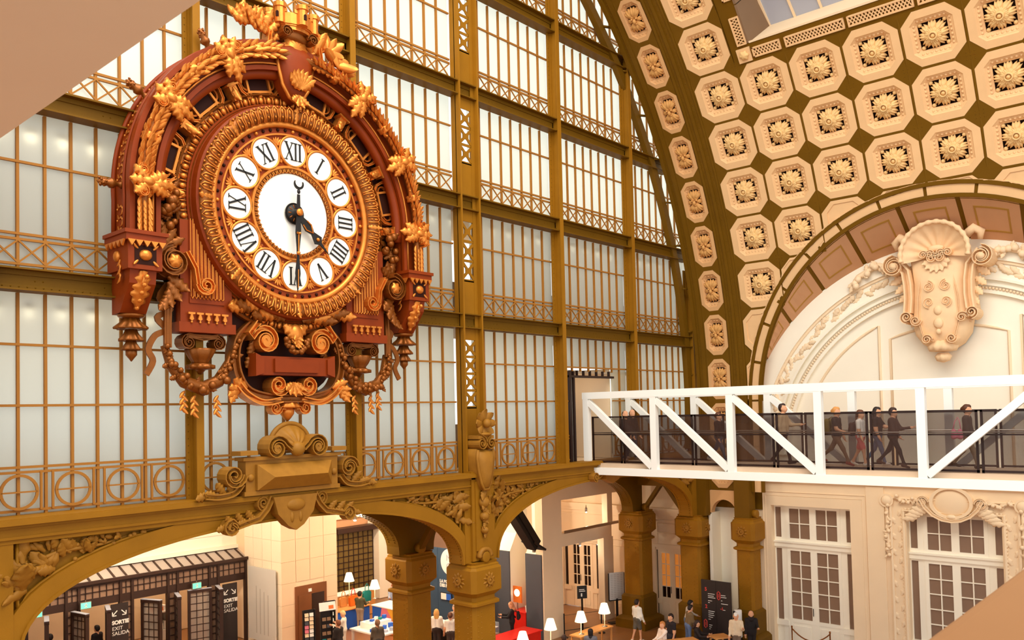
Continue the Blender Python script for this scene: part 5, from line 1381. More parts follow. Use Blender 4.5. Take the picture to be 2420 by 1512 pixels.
P = [(.32, 2.95), (.36, 2.7), (.3, 2.3), (.2, 1.95), (.1, 1.75), (-.1, 1.75), (-.2, 1.95), (-.3, 2.3), (-.36, 2.7), (-.32, 2.95)]
v = []; f = []; n = len(P)
for s_, y in ((1.05, .3), (1.05, -.2), (.85, -.38), (.4, -.44)): v += [(x * s_, y, 2.35 + (z - 2.35) * s_) for x, z in P]
for i in range(3):
    for k in range(n): f.append((i * n + k, i * n + (k + 1) % n, i * n + n + (k + 1) % n, i * n + n + k))
f.append(tuple(range(3 * n, 4 * n)))
build('shield', MB().add((v, f), None, True).add(tube([(x, -.3, z) for x, z in P], .05, 6), None, True), 'orn', po)
mb = MB()
for s in (-1, 1): mb.add(scroll(spiral(s * .2, 3.15, .2, .04, PI / 2, s * 1.4, 18), .1, -.4, .2))
mb.add(box(-.34, .34, -.35, .2, 3.28, 3.38)).add(ball((0, -.4, 3.75), (.14, .12, .14), 10, 6), None, True).add(ball((0, -.35, 3.42), (.25, .1, .06), 10, 6), None, True)
build('scroll_block', mb, 'orn', po)
for k in range(8): ob('petal', MB().add(leaf(.34, .3, 1, .3, .2, .04, 10, .1), smooth=True).mesh('petal', 'orn') if k == 0 else pet, po, Tr(0, -.28, 3.75) @ Ry(k * PI / 4) @ Tr(0, 0, .1)); pet = bpy.data.meshes['petal']
for k in range(9): ob('acanthus', ac_o, po, Tr(.1 * (-1) ** k, -.2, 1.75 - .16 * k) @ Ry(PI + .7 * (-1) ** k) @ Sc(.95 - .05 * k))
for k in range(3): build('bud', MB().add(ball((0, -.2, 1.35 - .42 * k), (.2 - .04 * k, .14, .17 - .03 * k), 10, 8), None, True), 'orn', po)
build('foot_roll', MB().add(ringsweep([(-.06, 0), (-.06, .16), (.06, .16), (.06, 0)], .24, 0, PI, 16), Tr(0, -.1, -.3), True), 'orn', po)
# ================================================================== white footbridge
bg = empty('footbridge', (24.4, 0, 7.3), kind='thing', category='bridge', label='white steel truss footbridge with dark mesh railings crossing the nave')
def bgb(name, mb, m='white', parent=None, **p): return build(name, mb, m, parent or bg, **p)
PP = 2.83; NB = 7; BW = 2.75       # local: x across (0 = near face), y along (minus = toward camera side), z up
ZB0, ZB1, ZT0, ZT1 = .07, .32, 2.78, 3.02
YE = -PP * NB - .13
for xo in (0, BW):
    bgb('top_chord', MB().add(box(xo, xo + .2, YE, .12, ZT0, ZT1)))
    bgb('bottom_chord', MB().add(box(xo, xo + .2, YE, .25, ZB0, ZB1)))
    for k in range(NB + 1):
        y = -PP * k
        bgb('post', MB().add(box(xo + .005, xo + .195, y - .13, y + .1, ZB1, ZT0)))
        if k == NB: break
        a, b = y - .13, y - PP + .1
        if k < 3: bgb('diagonal', MB().add(bar((xo + .1, a + .02, ZT0 - .1), (xo + .1, b - .0, ZB1 + .08), .2, .18, (1, 0, 0))))
        elif k > 3: bgb('diagonal', MB().add(bar((xo + .1, a, ZB1 + .08), (xo + .1, b, ZT0 - .1), .2, .18, (1, 0, 0))))
for k in range(NB + 1):
    y = -PP * k
    bgb('floor_beam', MB().add(box(.2, BW, y - .1, y + .1, ZB0 + .02, ZB1 - .02)))
bgb('deck', MB().add(box(.2, BW, YE, .3, ZB1 - .05, .47)), 'deck')
for s, xr in (('near', .36), ('far', BW - .18)):
    rl = ob('railing', None, bg)
    for k in range(NB):
        y0 = -1.35 - PP * k + PP; y1 = y0 - PP
        if k == 0: y0 = .0
        y0 -= .03; y1 += .03
        pn = ob('railing_panel', None, rl)
        for nm, g in (('rail', box(xr, xr + .05, y1, y0, 2.09, 2.14)), ('rail', box(xr, xr + .05, y1, y0, 1.47, 1.51)), ('rail', box(xr, xr + .05, y1, y0, .49, .55)), ('rail_post', box(xr, xr + .05, y0 - .06, y0, .47, 2.14)), ('rail_post', box(xr, xr + .05, y1, y1 + .06, .32, 2.14))):
            build(nm, MB().add(g), 'rail', pn)
        build('wire_mesh', MB().add(box(xr + .015, xr + .03, y1 + .06, y0 - .06, .55, 2.09)), 'mesh', pn)
    hr = build('handrail', MB().add(tube([(xr + (.12 if s == 'near' else -.08), .0, 1.55), (xr + (.12 if s == 'near' else -.08), YE, 1.55)], .022, 6), smooth=True), 'chrome', rl)
# doorway in the glass at the bridge head
dw = empty('door_4', (25.1, .25, SILL), kind='structure', category='door', label='open black-framed doorway in the glass where the footbridge starts')
for nm, g in (('frame_post', box(-1.4, -1.28, -.12, .12, 0, 3.25)), ('frame_post', box(-1.1, -1.02, -.08, .3, 0, 3.25)), ('frame_head', box(-1.4, 1.42, -.1, .1, 3.02, 3.1))):
    build(nm, MB().add(g), 'rail', dw)
cl = MB().add(box(-.02, .02, -.05, .05, 0, .18)).mesh('head_clip', 'rail')
for k in range(7): ob('head_clip', cl, dw, Tr(-1.2 + .4 * k, 0, 3.1))
for nm, g, m in (('side_glass', box(-1.28, -1.1, .0, .02, 0, 3.02), 'glass'), ('room_wall', box(-1.0, 3.4, 3.0, 3.1, 0, 3.4), 'stone'), ('room_wall', box(1.42, 1.5, .15, 3.0, 0, 3.4), 'stone'), ('room_wall', box(-1.5, -1.42, .3, 3.0, 0, 3.4), 'grey'), ('room_ceiling', box(-1.5, 3.4, .15, 3.1, 3.2, 3.3), 'stone'), ('partition', box(-.2, .2, 2.2, 2.8, 0, 3.2), 'stone_w')):
    build(nm, MB().add(g), m, dw)
point_light('doorway_lamp', (25.1, 1.6, 10.6), 14, (1, .92, .8), .1)
# ================================================================== entrance hall behind the arcade
hall = empty('wall_hall', kind='structure', category='wall', label='cream plastered walls and ceiling of the entrance hall behind the arches')
def hb(name, g, m, parent=None): return build(name, MB().add(box(*g)), m, parent or hall)
hb('hall_ceiling', (-2, 40, 3.2, 24, 7.25, 7.45), 'stone')
hb('hall_back_wall', (-2, 45, 21, 21.3, 0, 7.3), 'tan')
hb('hall_left_wall', (-2, -1.7, 0, 21, 0, 7.3), 'stone')
hb('canopy_wall', (-2, 19.8, 16.05, 16.3, 3.95, 7.25), 'stone_w'); hb('canopy_cornice', (-2, 19.8, 15.9, 16.05, 3.95, 4.1), 'stone_w'); hb('canopy_cornice', (-2, 19.8, 15.97, 16.05, 4.6, 4.68), 'stone_w')
hb('upper_wall', (22.6, 33, 17.6, 17.8, 3.9, 7.25), 'tan'); hb('upper_cornice', (22.6, 33, 17.45, 17.6, 4.35, 4.6), 'stone')
# right-hand wall of the hall with panelling and doors
rw = empty('wall_hall_right', kind='structure', category='wall', label='cream panelled wall of the hall beyond the dark pillar')
TR = Tr(33.2, 0, 0) @ TF          # local x = -Y
def rb(name, g, m='stone', T=None): return build(name, MB().add(box(*g)), m, rw, TR)
for x0, x1 in ((-14, -8.15), (-5.95, -2.75), (-1.1, .4)): rb('wall_panel', (x0, x1, 0, .3, 0, 7.25))
for x0, x1, z in ((-8.15, -5.95, 3.3), (-2.75, -1.1, 3.35)): rb('lintel', (x0, x1, 0, .3, z, 7.25))
rb('cornice', (-14, .4, -.18, .05, 4.95, 5.15)); rb('cornice', (-14, .4, -.1, .05, 4.8, 4.95)); rb('cornice', (-14, .4, -.05, .05, 4.55, 4.62))
rb('skirting', (-5.95, -2.75, -.12, 0, 0, .35)); rb('skirting', (-5.95, -2.75, -.06, 0, .35, .48))
for x0, x1, z0, z1 in ((-5.6, -3.2, .8, 3.2), (-5.6, -3.2, 3.5, 4.4), (-2.6, -1.25, 3.5, 4.0), (-2.6, -1.25, 4.05, 4.45)):
    build('panel_moulding', MB().add(tube([(x0, 0, z0), (x1, 0, z0), (x1, 0, z1), (x0, 0, z1)], .03, 5, True)), 'stone', rw, TR)
rb('door_head', (-8.3, -5.8, -.06, .05, 3.3, 3.5)); rb('door_head', (-2.85, -1.0, -.06, .05, 3.35, 3.5))
M['amber'] = mat('amber_blind', (224, 146, 66), .5, 0, .12, 2, emit=(224, 140, 56), estr=.25)
M['darkpane'] = mat('dark_pane', (40, 22, 14), .15, 0, .1, 2)
french_door('door_5', Tr(33.3, 7.05, 0) @ TF, 2.2, 3.3, 'cream panelled doors with dark panes behind the barrier posts', 'darkpane', 'stone', 4, top=False, side=.45)
french_door('door_6', Tr(33.3, 1.92, 0) @ TF, 1.62, 3.35, 'cream doors with amber blinds beside the dark pillar', 'amber', 'stone', 4, top=False, side=.12, lit=lambda i, j: 'amber' if j else 'darkpane')
# ---- cream partition frame
pf_ = empty('wall_partition', kind='structure', category='wall', label='cream partition frame with two openings beside the slate panels')
for nm, g in (('partition_post', (27.3, 28.6, 4.55, 4.95, 0, 7.2)), ('partition_lintel', (28.6, 32.4, 4.6, 4.9, 3.78, 4.37)), ('partition_head', (28.6, 33.2, 4.6, 4.9, 5.8, 7.2)), ('partition_post', (31.75, 32.5, 4.6, 4.95, 0, 3.78)), ('partition_post', (32.1, 32.5, 4.6, 4.9, 4.37, 5.8))):
    build(nm, MB().add(box(*g)), 'stone', pf_)
build('glass_balustrade', MB().add(box(28.6, 33.0, 4.4, 4.42, 4.37, 4.5)), 'chrome', pf_)
P = [(27.35, 0), (27.35, 3.62), (27.05, 3.9), (27.75, 4.6), (27.75, 7.2), (28.5, 7.2), (28.5, 0)]
P = [(27.3, 0), (27.3, 3.62), (27.75, 4.35), (27.75, 7.2), (28.5, 7.2), (28.5, 0)]
for y0, y1 in ((4.95, 5.5), (6.43, 7.75), (8.5, 9.1)):
    build('fin', MB().add(prism(P, y0, y1)), 'stone_w', pf_)
    build('slate_facing', MB().add(box(27.24, 27.3, y0 - (.33 if y0 < 5 else 0), y1, 0, 3.62)), 'slate', pf_)
# dark diagonal strut
st = empty('diagonal_strut', (26.6, 4.45, 4.15), kind='thing', category='strut', label='black steel strut slanting down to the white fin wall')
build('strut_beam', MB().add(bar((0, 0, 0), (-1.9, -.4, 1.85), .5, .45)).add(bar((-.05, -.24, .05), (-1.9, -.62, 1.9), .18, .1)), 'black', st)
build('foot_plate', MB().add(box(-.42, .42, -.36, .36, -.05, .03), Ry(.5)), 'black', st)
build('foot_pin', MB().add(box(-.05, .05, -.05, .05, -.3, 0)), 'chrome', st)
# banner
bn = empty('colour_banner', (28.6, 6.95, 0), kind='thing', category='banner', label='tall green, yellow and red printed banner between the slate panels')
TB = Tr(-.02, 0, 0) @ TF
build('banner_board', MB().add(box(-.42, .42, 0, .06, 0, 3.25)), 'red', bn, TF)
build('green_print', MB().add(prism([(-.42, 3.25), (.42, 3.25), (.42, 2.35), (.1, 2.6), (-.42, 2.85)], -.012, 0)), 'green', bn, TF)
build('yellow_print', MB().add(prism([(-.42, 2.85), (.1, 2.6), (.42, 2.35), (-.05, 2.0), (-.42, 1.6)], -.012, 0)), 'yellow', bn, TF)
build('sail_print', MB().add(prism([(-.04, 2.82), (.06, 2.84), (.02, 2.98)], -.018, -.012)), 'slate', bn, TF)
# boutique wall
bt = empty('boutique_wall', (27.35, 10.6, 0), kind='thing', category='display wall', label='blue boutique wall panel with white round emblem and lettering')
for k in range(3): build('blue_panel', MB().add(box(-1.48 + .99 * k, -.51 + .99 * k, 0, .1, 0, 3.35)), 'blue', bt, TF)
build('round_emblem', MB().add(prism(ell(.35, 2.75, .62, .62, 32), -.015, 0)), 'paper', bt, TF)
lettering('emblem_lettering', 'M\nO', .42, 'grey', bt, TF @ Tr(.1, -.02, 2.8) @ Rx(PI / 2))
lettering('wall_lettering', 'LA BOUTIQUE\nDES PETITS', .2, 'paper', bt, TF @ Tr(-.35, -.02, 1.75) @ Rx(PI / 2), .012)
build('screen', MB().add(box(-.3, .45, -.04, 0, .95, 1.3)), 'black', bt, TF)
build('screen_picture', MB().add(box(-.26, .1, -.05, -.04, .98, 1.27)), 'paper', bt, TF); build('screen_picture', MB().add(box(.1, .42, -.05, -.04, .98, 1.27)), 'bluep', bt, TF)
# ---- lift tower clad in stone tiles
tw = empty('lift_tower', (0, 0, 0), kind='structure', category='wall', label='pale stone-clad lift tower rising behind the wide arch')
build('tower_core', MB().add(box(19.78, 22.58, 12.53, 20, 0, 7.25)), 'stone', tw)
M['tile'] = mat('warm_stone_tile', (240, 208, 172), .6, 0, .08, .7, .03, 50)
M['tilew'] = mat('pale_stone_tile', (252, 236, 210), .6, 0, .05, .7, .03, 50)
tl = MB().add(box(-.345, .345, -.03, .0, -.445, .445)).mesh('stone_tile', 'tile'); tl2 = MB().add(box(-.345, .345, -.03, .0, -.445, .445)).mesh('stone_tile', 'tilew')
for i in range(4):
    for j in range(8):
        x, z = 19.76 + .355 + .71 * i, .45 + .9 * j
        if not (0 < i < 3 and z < 2.3): ob('stone_tile', tl, tw, Tr(x, 12.53, z))
for i in range(4):
    for j in range(8): ob('stone_tile', tl2, tw, Tr(19.78, 12.5 + .355 + .71 * i, .45 + .9 * j) @ Rz(-PI / 2))
build('lift_recess', MB().add(box(20.4, 22.0, 12.46, 12.6, 0, 2.5)), 'bronze', tw)
build('lift_door', MB().add(box(20.55, 21.2, 12.43, 12.46, 0, 2.1)), 'bronze', tw); build('lift_door', MB().add(box(21.22, 21.85, 12.43, 12.46, 0, 2.1)), 'darkmetal', tw)
build('lift_sign', MB().add(box(21.05, 21.2, 12.42, 12.46, 2.2, 2.33)), 'paper', tw)
gp_ = empty('glass_notice', (19.6, 13.75, 0), kind='thing', category='notice', label='pale frosted glass notice with faint text on the lift tower')
M['notice'] = mat('pale_notice_glass', (214, 214, 210), .25, 0, .05, 1)
build('notice_sheet', MB().add(box(-1.05, 1.05, 0, .03, .2, 3.3)), 'notice', gp_, TF)
build('standoff', MB().add(box(-.9, -.86, .0, .15, .5, .54)).add(box(.86, .9, .0, .15, .5, .54)), 'chrome', gp_, TF)
M['faint'] = mat('faint_lettering', (178, 176, 172), .5, 0, 0)
for k in range(4): build('faint_line', MB().add(box(-.45 + .3 * k, -.39 + .3 * k, -.004, 0, .5, 2.5 - .1 * k)), 'faint', gp_, TF)
# ---- dark entrance screen with sloping glass canopy
es = empty('entrance_screen', (0, 15.2, 0), kind='thing', category='screen', label='dark gridded entrance screen with sloping glass canopy under the wide arch')
def eb(name, g, m='darkmetal', parent=None): return build(name, MB().add(box(*g)), m, parent or es)
PX = [7.5, 9.2, 10.95, 12.3, 12.75, 14.3, 14.75, 16.2, 16.6, 18.0, 18.4, 19.7]
eb('head_beam', (7, 19.75, -.06, .1, 3.42, 3.58)); eb('fascia', (7, 19.75, -.03, .08, 2.66, 2.95))
for x in PX: eb('screen_post', (x - .05, x + .05, -.08, .1, 0, 3.5))
for a, b in zip(PX[:-1], PX[1:]):
    n = max(1, round((b - a) / .26))
    tg_ = ob('transom_grid', None, es)
    for k in range(1, n): eb('grid_bar', (a + (b - a) * k / n - .015, a + (b - a) * k / n + .015, -.02, .04, 2.95, 3.42), parent=tg_)
    eb('grid_bar', (a, b, -.02, .04, 3.17, 3.2), parent=tg_)
    for k in range(n): eb('pane', (a + (b - a) * k / n, a + (b - a) * (k + 1) / n, .02, .03, 2.95, 3.42), 'taupe', tg_)
    if b - a < .6:
        tg_ = ob('side_grid', None, es)
        for k in range(1, 9): eb('grid_bar', (a, b, -.02, .04, .3 * k, .3 * k + .03), parent=tg_)
        eb('pane', (a, b, .02, .03, 0, 2.66), 'taupe', tg_)
cn = ob('canopy', None, es)
M['canglass'] = mat('canopy_glass', (176, 168, 164), .15, 0, .1, .6)
for k in range(28):
    x = 7.2 + .46 * k
    build('rafter', MB().add(bar((x, -.1, 3.56), (x, .8, 3.93), .05, .08, (1, 0, 0))), 'darkmetal', cn)
    build('canopy_pane', MB().add(([(x, -.1, 3.56), (x + .46, -.1, 3.56), (x + .46, .8, 3.93), (x, .8, 3.93), (x, -.1, 3.53), (x + .46, -.1, 3.53), (x + .46, .8, 3.9), (x, .8, 3.9)], [(0, 1, 2, 3), (7, 6, 5, 4), (0, 4, 5, 1)])), 'canglass', cn)
build('canopy_gutter', MB().add(box(7, 19.75, -.18, -.08, 3.52, 3.64)), 'darkmetal', cn); build('canopy_ridge', MB().add(box(7, 19.75, .74, .86, 3.9, 4.0)), 'darkmetal', cn)
def gate(x, ang, label, wide=.95):
    g = empty('door_leaf', (x, 15.1, 0), ang, kind='thing', category='door', label=label)
    for bx_ in ((0, .1, -.07, .07, 0, 2.55), (wide - .1, wide, -.07, .07, 0, 2.55), (0, wide, -.08, .08, 2.5, 2.62), (0, wide, -.05, .05, 0, .12)): build('leaf_frame', MB().add(box(*bx_)), 'darkmetal', g)
    build('leaf_cap', MB().add(box(0, wide, -.08, .08, 2.62, 2.64)), 'grey', g)
    for k in range(1, 9): build('grid_bar', MB().add(box(.1, wide - .1, -.02, .02, .29 * k, .29 * k + .03)), 'darkmetal', g)
    for k in range(1, 3): build('grid_bar', MB().add(box(.1 + (wide - .2) * k / 3 - .015, .1 + (wide - .2) * k / 3 + .015, -.02, .02, .12, 2.5)), 'darkmetal', g)
    build('pane', MB().add(box(.1, wide - .1, -.006, .006, .12, 2.5)), 'paneg', g)
    return g
M['paneg'] = screen('tinted_pane', (170, 160, 150), .55, .2)
for x, a, lb in ((11.6, -1.9, 'open dark door leaf nearest the foot of the ochre arch'), (12.5, -1.4, 'open dark door leaf just left of the tan opening'), (13.75, -1.9, 'open dark door leaf left of the black exit board with arrows'), (15.1, -1.2, 'open white-paned door leaf right of the exit arrows board'), (16.5, -1.9, 'open dark door leaf right of the white display unit'), (17.0, -.25, 'gridded door leaf with pale panes under the green exit light'), (18.3, -1.9, 'open dark door leaf beside the second exit board')):
    gate(x, a, lb)
def exit_board(x, y, label, cut=0):
    b = empty('exit_board', (x, y, 0), kind='thing', category='sign', label=label)
    build('board', MB().add(box(-.33, .33, 0, .06, .0, 2.62)), 'slate_d', b)
    lettering('sign_lettering', 'SORTIE', .2, 'paper', b, Tr(-.3, -.005, 1.85) @ Rx(PI / 2), .01)
    lettering('sign_lettering', 'EXIT\nSALIDA', .2, 'paper', b, Tr(-.3, -.005, 1.62) @ Rx(PI / 2))
    for s in (-1, 1):
        T = Tr(s * .17 - .02, -.005, 2.28) @ Sc(s, 1, 1)
        build('arrow', MB().add(bar((-.09, 0, .09), (.08, 0, -.08), .035, .008)).add(bar((.09, 0, -.1), (-.06, 0, -.1), .035, .008)).add(bar((.09, 0, -.1), (.09, 0, .05), .035, .008)), 'paper', b, T)
M['slate_d'] = mat('black_sign_board', (46, 36, 34), .5, 0, .05, 3)
exit_board(14.2, 15.02, 'black exit board with two white arrows in the entrance screen')
exit_board(18.85, 15.0, 'black exit board half hidden by a door leaf near the lift tower')
def exit_light(x, z, label):
    b = empty('exit_light', (x, 14.9, z), kind='thing', category='sign', label=label)
    build('light_box', MB().add(box(-.2, .2, 0, .1, -.13, .13)), 'chrome', b); build('light_face', MB().add(box(-.18, .18, -.01, 0, -.11, .11)), 'exitg', b)
    build('running_figure', MB().add(box(-.02, .02, -.018, -.01, -.02, .05)).add(bar((0, -.014, -.02), (-.05, -.014, -.08), .02, .008)).add(bar((0, -.014, -.02), (.04, -.014, -.08), .02, .008)).add(bar((-.06, -.014, .02), (.05, -.014, .03), .016, .008)).add(ball((.01, -.014, .075), (.016, .006, .016), 6, 4)), 'paper', b)
    build('hanger', MB().add(box(-.01, .01, .03, .06, .13, .2)), 'chrome', b)
exit_light(11.2, 2.8, 'green exit light nearest the foot of the ochre arch')
exit_light(12.9, 2.8, 'green exit light above the open tan doorway')
exit_light(17.3, 2.8, 'green exit light over the door near the lift tower')
# white display unit inside the shop
du = empty('display_unit', (17.25, 18.5, 0), kind='thing', category='display', label='white bookshop display unit seen through the open doors')
for g, m in (((-.5, .5, -.3, .3, 0, .45), 'paper'), ((-.5, -.45, -.3, .3, .45, 1.2), 'paper'), ((.45, .5, -.3, .3, .45, 1.2), 'paper'), ((-.5, .5, .25, .3, .45, 1.2), 'brownp'), ((-.5, .5, -.3, .3, 1.2, 1.26), 'paper')): build('unit_panel', MB().add(box(*g)), m, du)
rr = random.Random(8)
for k in range(12): build('stacked_book', MB().add(box(-.42 + .14 * (k % 6), -.32 + .14 * (k % 6), -.2, .1, (1.27 if k < 6 else .46), (1.4 if k < 6 else .62) + .2 * rr.random())), rr.choice(['orange', 'brownp', 'wood', 'paper', 'slate']), du)
hb('shop_back', (9, 19.5, 19.4, 19.5, 0, 3.6), 'stone')
# right-hand gridded window behind the shop
gw = empty('shop_window', (27.2, 17.3, 0), kind='thing', category='window', label='dark gridded window wall behind the shop counter')
for k in range(9): build('grid_bar', MB().add(box(-1.3 + .32 * k, -1.26 + .32 * k, 0, .05, 0, 3.7)), 'darkmetal', gw)
for k in range(13): build('grid_bar', MB().add(box(-1.3, 1.3, 0, .05, .3 * k, .3 * k + .04)), 'darkmetal', gw)
M['olivepane'] = mat('olive_pane', (112, 92, 50), .2, 0, .2, .6)
for i in range(8):
    for j in range(12): ob('pane', unit_box('pane', (.3, .02, .28), 'olivepane'), gw, Tr(-1.12 + .32 * i, .04, .17 + .3 * j))
build('window_head', MB().add(box(-1.35, 1.35, -.5, .1, 3.7, 3.95)), 'darkmetal', gw)
hb('white_column', (28.55, 29.9, 16.9, 17.6, 0, 7.2), 'stone_w')
hb('white_column_chamfer', (28.3, 28.9, 16.6, 17.5, 3.9, 7.2), 'stone_w')
# ---- shop furniture
def lamp(x, y, z, label, h=.62, lit=True, group='white-shaded table lamps'):
    l = empty('table_lamp', (x, y, z), kind='thing', category='lamp', label=label, group=group)
    build('lamp_base', MB().add(lathe([(.12, 0), (.12, .02), (.02, .04), (.015, h - .25)], 14), smooth=True), 'chrome', l)
    build('lamp_shade', MB().add(lathe([(.25, h - .3), (.13, h + .1), (.12, h + .1), (.24, h - .3)], 20), smooth=True), 'shade', l)
    point_light('lamp_glow', (0, 0, h - .2), 14, (1, .82, .55), .05, l)
lamp(24.6, 14.3, 1.2, 'white-shaded table lamp by the paper bags in the shop', .95)
lamp(25.0, 12.9, 1.15, 'white-shaded table lamp on the shop counter beside the teal bag', .75)
lamp(25.15, 2.47, .74, 'white-shaded table lamp before the person in the blue shirt', .85)
lamp(23.38, 2.35, .74, 'white-shaded table lamp cut off by the frame bottom below the red counter', .75)
lamp(26.95, 2.37, .74, 'white-shaded table lamp before the barrier posts', .8)
lamp(28.49, 2.32, .74, 'tallest white-shaded table lamp at the end of the lit tables', .85)
ic = empty('shop_counter', (24.1, 11.2, 0), kind='thing', category='counter', label='shop counter with blue, pink and yellow printed front')
build('counter_body', MB().add(box(0, 1.0, -.75, .75, 0, 1.12)), 'orange', ic)
TC = Tr(-.005, 0, 0) @ TF
build('blue_print', MB().add(prism([(-.75, .1), (-.3, .1), (-.1, 1.1), (-.75, 1.1)], -.012, 0)), 'bluep', ic, TC)
build('pink_print', MB().add(prism([(-.3, .1), (.75, .1), (.75, .5), (.25, 1.1), (-.1, 1.1)], -.012, 0)), 'pink', ic, TC)
build('yellow_print', MB().add(prism([(.75, .5), (.75, 1.1), (.25, 1.1)], -.012, 0)), 'yellow', ic, TC)
build('counter_top', MB().add(box(-.05, 1.05, -.8, .8, 1.12, 1.16)), 'paper', ic)
b2 = empty('side_counter', (23.2, 13.4, 0), kind='thing', category='counter', label='low blue-fronted counter behind the man in the green sweater')
build('counter_body', MB().add(box(-1.0, 1.6, -.35, .5, 0, .85)), 'bluep', b2); build('counter_top', MB().add(box(-1.05, 1.65, -.4, .55, .85, .89)), 'wood', b2)
b3 = empty('back_shelf', (25.0, 14.9, 0), kind='thing', category='shelf', label='shelf with goods behind the shop counter lamps')
build('shelf_body', MB().add(box(-1.3, 1.4, -.3, .3, 0, 1.15)), 'wood', b3); build('shelf_top', MB().add(box(-1.35, 1.45, -.35, .35, 1.15, 1.2)), 'paper', b3)
for nm, x, y, z, m, lb, sc_ in (('tote_bag', 24.2, 13.5, .9, 'orange', 'orange tote bag with red straps hanging in the shop', 1.1), ('tote_bag', 25.0, 13.5, .95, 'teal', 'teal tote bag hanging beside the counter lamp', 1.15), ('paper_bag', 23.8, 13.7, .9, 'wood', 'brown paper bag left of the orange tote', 1.0)):
    t_ = empty(nm, (x, y, z), kind='thing', category='bag', label=lb)
    build('bag_body', MB().add(prism([(-.18, 0), (.18, 0), (.2, .35), (.13, .42), (-.13, .42), (-.2, .35)], -.06, .06), Sc(sc_)), m, t_)
    build('bag_strap', MB().add(tube([(-.1, -.02, .4), (-.08, -.02, .62), (0, -.02, .72), (.08, -.02, .62), (.1, -.02, .4)], .018, 5), Sc(sc_)), 'red' if m == 'orange' else m, t_)
wt = empty('display_table', (22.45, 9.3, 0), kind='thing', category='table', label='white display table laden with blue gifts in the shop')
build('table_top', MB().add(box(-.9, .9, -1.0, 1.0, .82, .88)), 'paper', wt); build('riser', MB().add(box(-.5, .6, .1, .8, .88, 1.1)), 'paper', wt)
for sx in (-1, 1):
    for sy in (-1, 1): build('leg', MB().add(box(sx * .8 - .04, sx * .8 + .04, sy * .9 - .04, sy * .9 + .04, 0, .82)), 'paper', wt)
rr = random.Random(12)
CN = {'bluep': 'blue', 'paper': 'white', 'grey': 'pale grey', 'teal': 'teal'}; ORD5 = ['first', 'second', 'third', 'fourth', 'fifth']
for r_, (y, z, row) in enumerate(((8.6, .88, 'nearest'), (9.05, .88, 'middle'), (9.75, 1.1, 'raised back'))):
    for c in range(5):
        m = rr.choice(['bluep', 'paper', 'grey', 'bluep', 'teal'])
        build('gift_box', MB().add(box(-.08, .08, -.07, .07, 0, .06 + .16 * rr.random())), m, None, Tr((21.75 if r_ < 2 else 22.07) + (.32 if r_ < 2 else .22) * c, y, z) @ Rz(rr.random() * .8), kind='thing', category='box', label='%s gift box, %s from the left in the %s row on the display table' % (CN[m], ORD5[c], row), group='gift boxes on the display table')
wb = empty('black_table', (23.9, 8.05, 0), kind='thing', category='table', label='black-fronted table end in front of the back pillar')
build('table_body', MB().add(box(-.35, .9, -.6, .3, 0, .86)), 'black', wb); build('table_top', MB().add(box(-.4, .95, -.65, .35, .86, .9)), 'paper', wb)
# postcard racks
def rack(x, y, label, cols, rows, h, hue, rot=0.0):
    r_ = empty('postcard_rack', (x, y, 0), rot, kind='thing', category='rack', label=label)
    wdt = .2 * cols + .08
    for s in (-1, 1): build('rack_post', MB().add(box(s * wdt / 2 - .02, s * wdt / 2 + .02, -.05, .05, 0, h)), 'black', r_)
    build('rack_back', MB().add(box(-wdt / 2, wdt / 2, .02, .05, .4, h)), 'black', r_)
    build('rack_foot', MB().add(box(-wdt / 2, wdt / 2, -.2, .2, 0, .04)), 'black', r_)
    rq = random.Random(cols * 10 + rows)
    for i in range(cols):
        for j in range(rows):
            z = .5 + (h - .6) * j / rows
            build('postcard', MB().add(box(-.08, .08, -.01, .01, 0, .14), Rx(-.25)), rq.choice(hue), r_, Tr(-wdt / 2 + .14 + .2 * i, -.04, z))
    return r_
rack(19.85, 10.7, 'tall black rack of postcards before the lift door', 2, 8, 1.9, ['paper', 'stone', 'wood', 'paper', 'pink', 'slate'], -.3)
rack(20.55, 10.5, 'rack topped with an open calendar beside the woman in white', 2, 4, 1.75, ['slate', 'brownp', 'paper', 'teal'], -.3)
rack(21.35, 11.4, 'rack with flower prints right of the woman in white', 2, 5, 1.9, ['paper', 'pink', 'paper', 'grey'], -.3)
cal = empty('open_calendar', (20.55, 10.4, 1.78), -.3, kind='thing', category='calendar', label='open white calendar on top of the rack by the lift')
for s in (-1, 1): build('calendar_page', MB().add(box(-.17 if s > 0 else -.33 + .16, .17, -.01, .01, 0, .34), Tr(s * .17, 0, 0) @ Rx(-.2)), 'paper', cal)
build('calendar_print', MB().add(box(.05, .25, -.022, -.012, .06, .2), Rx(-.2)), 'orange', cal)
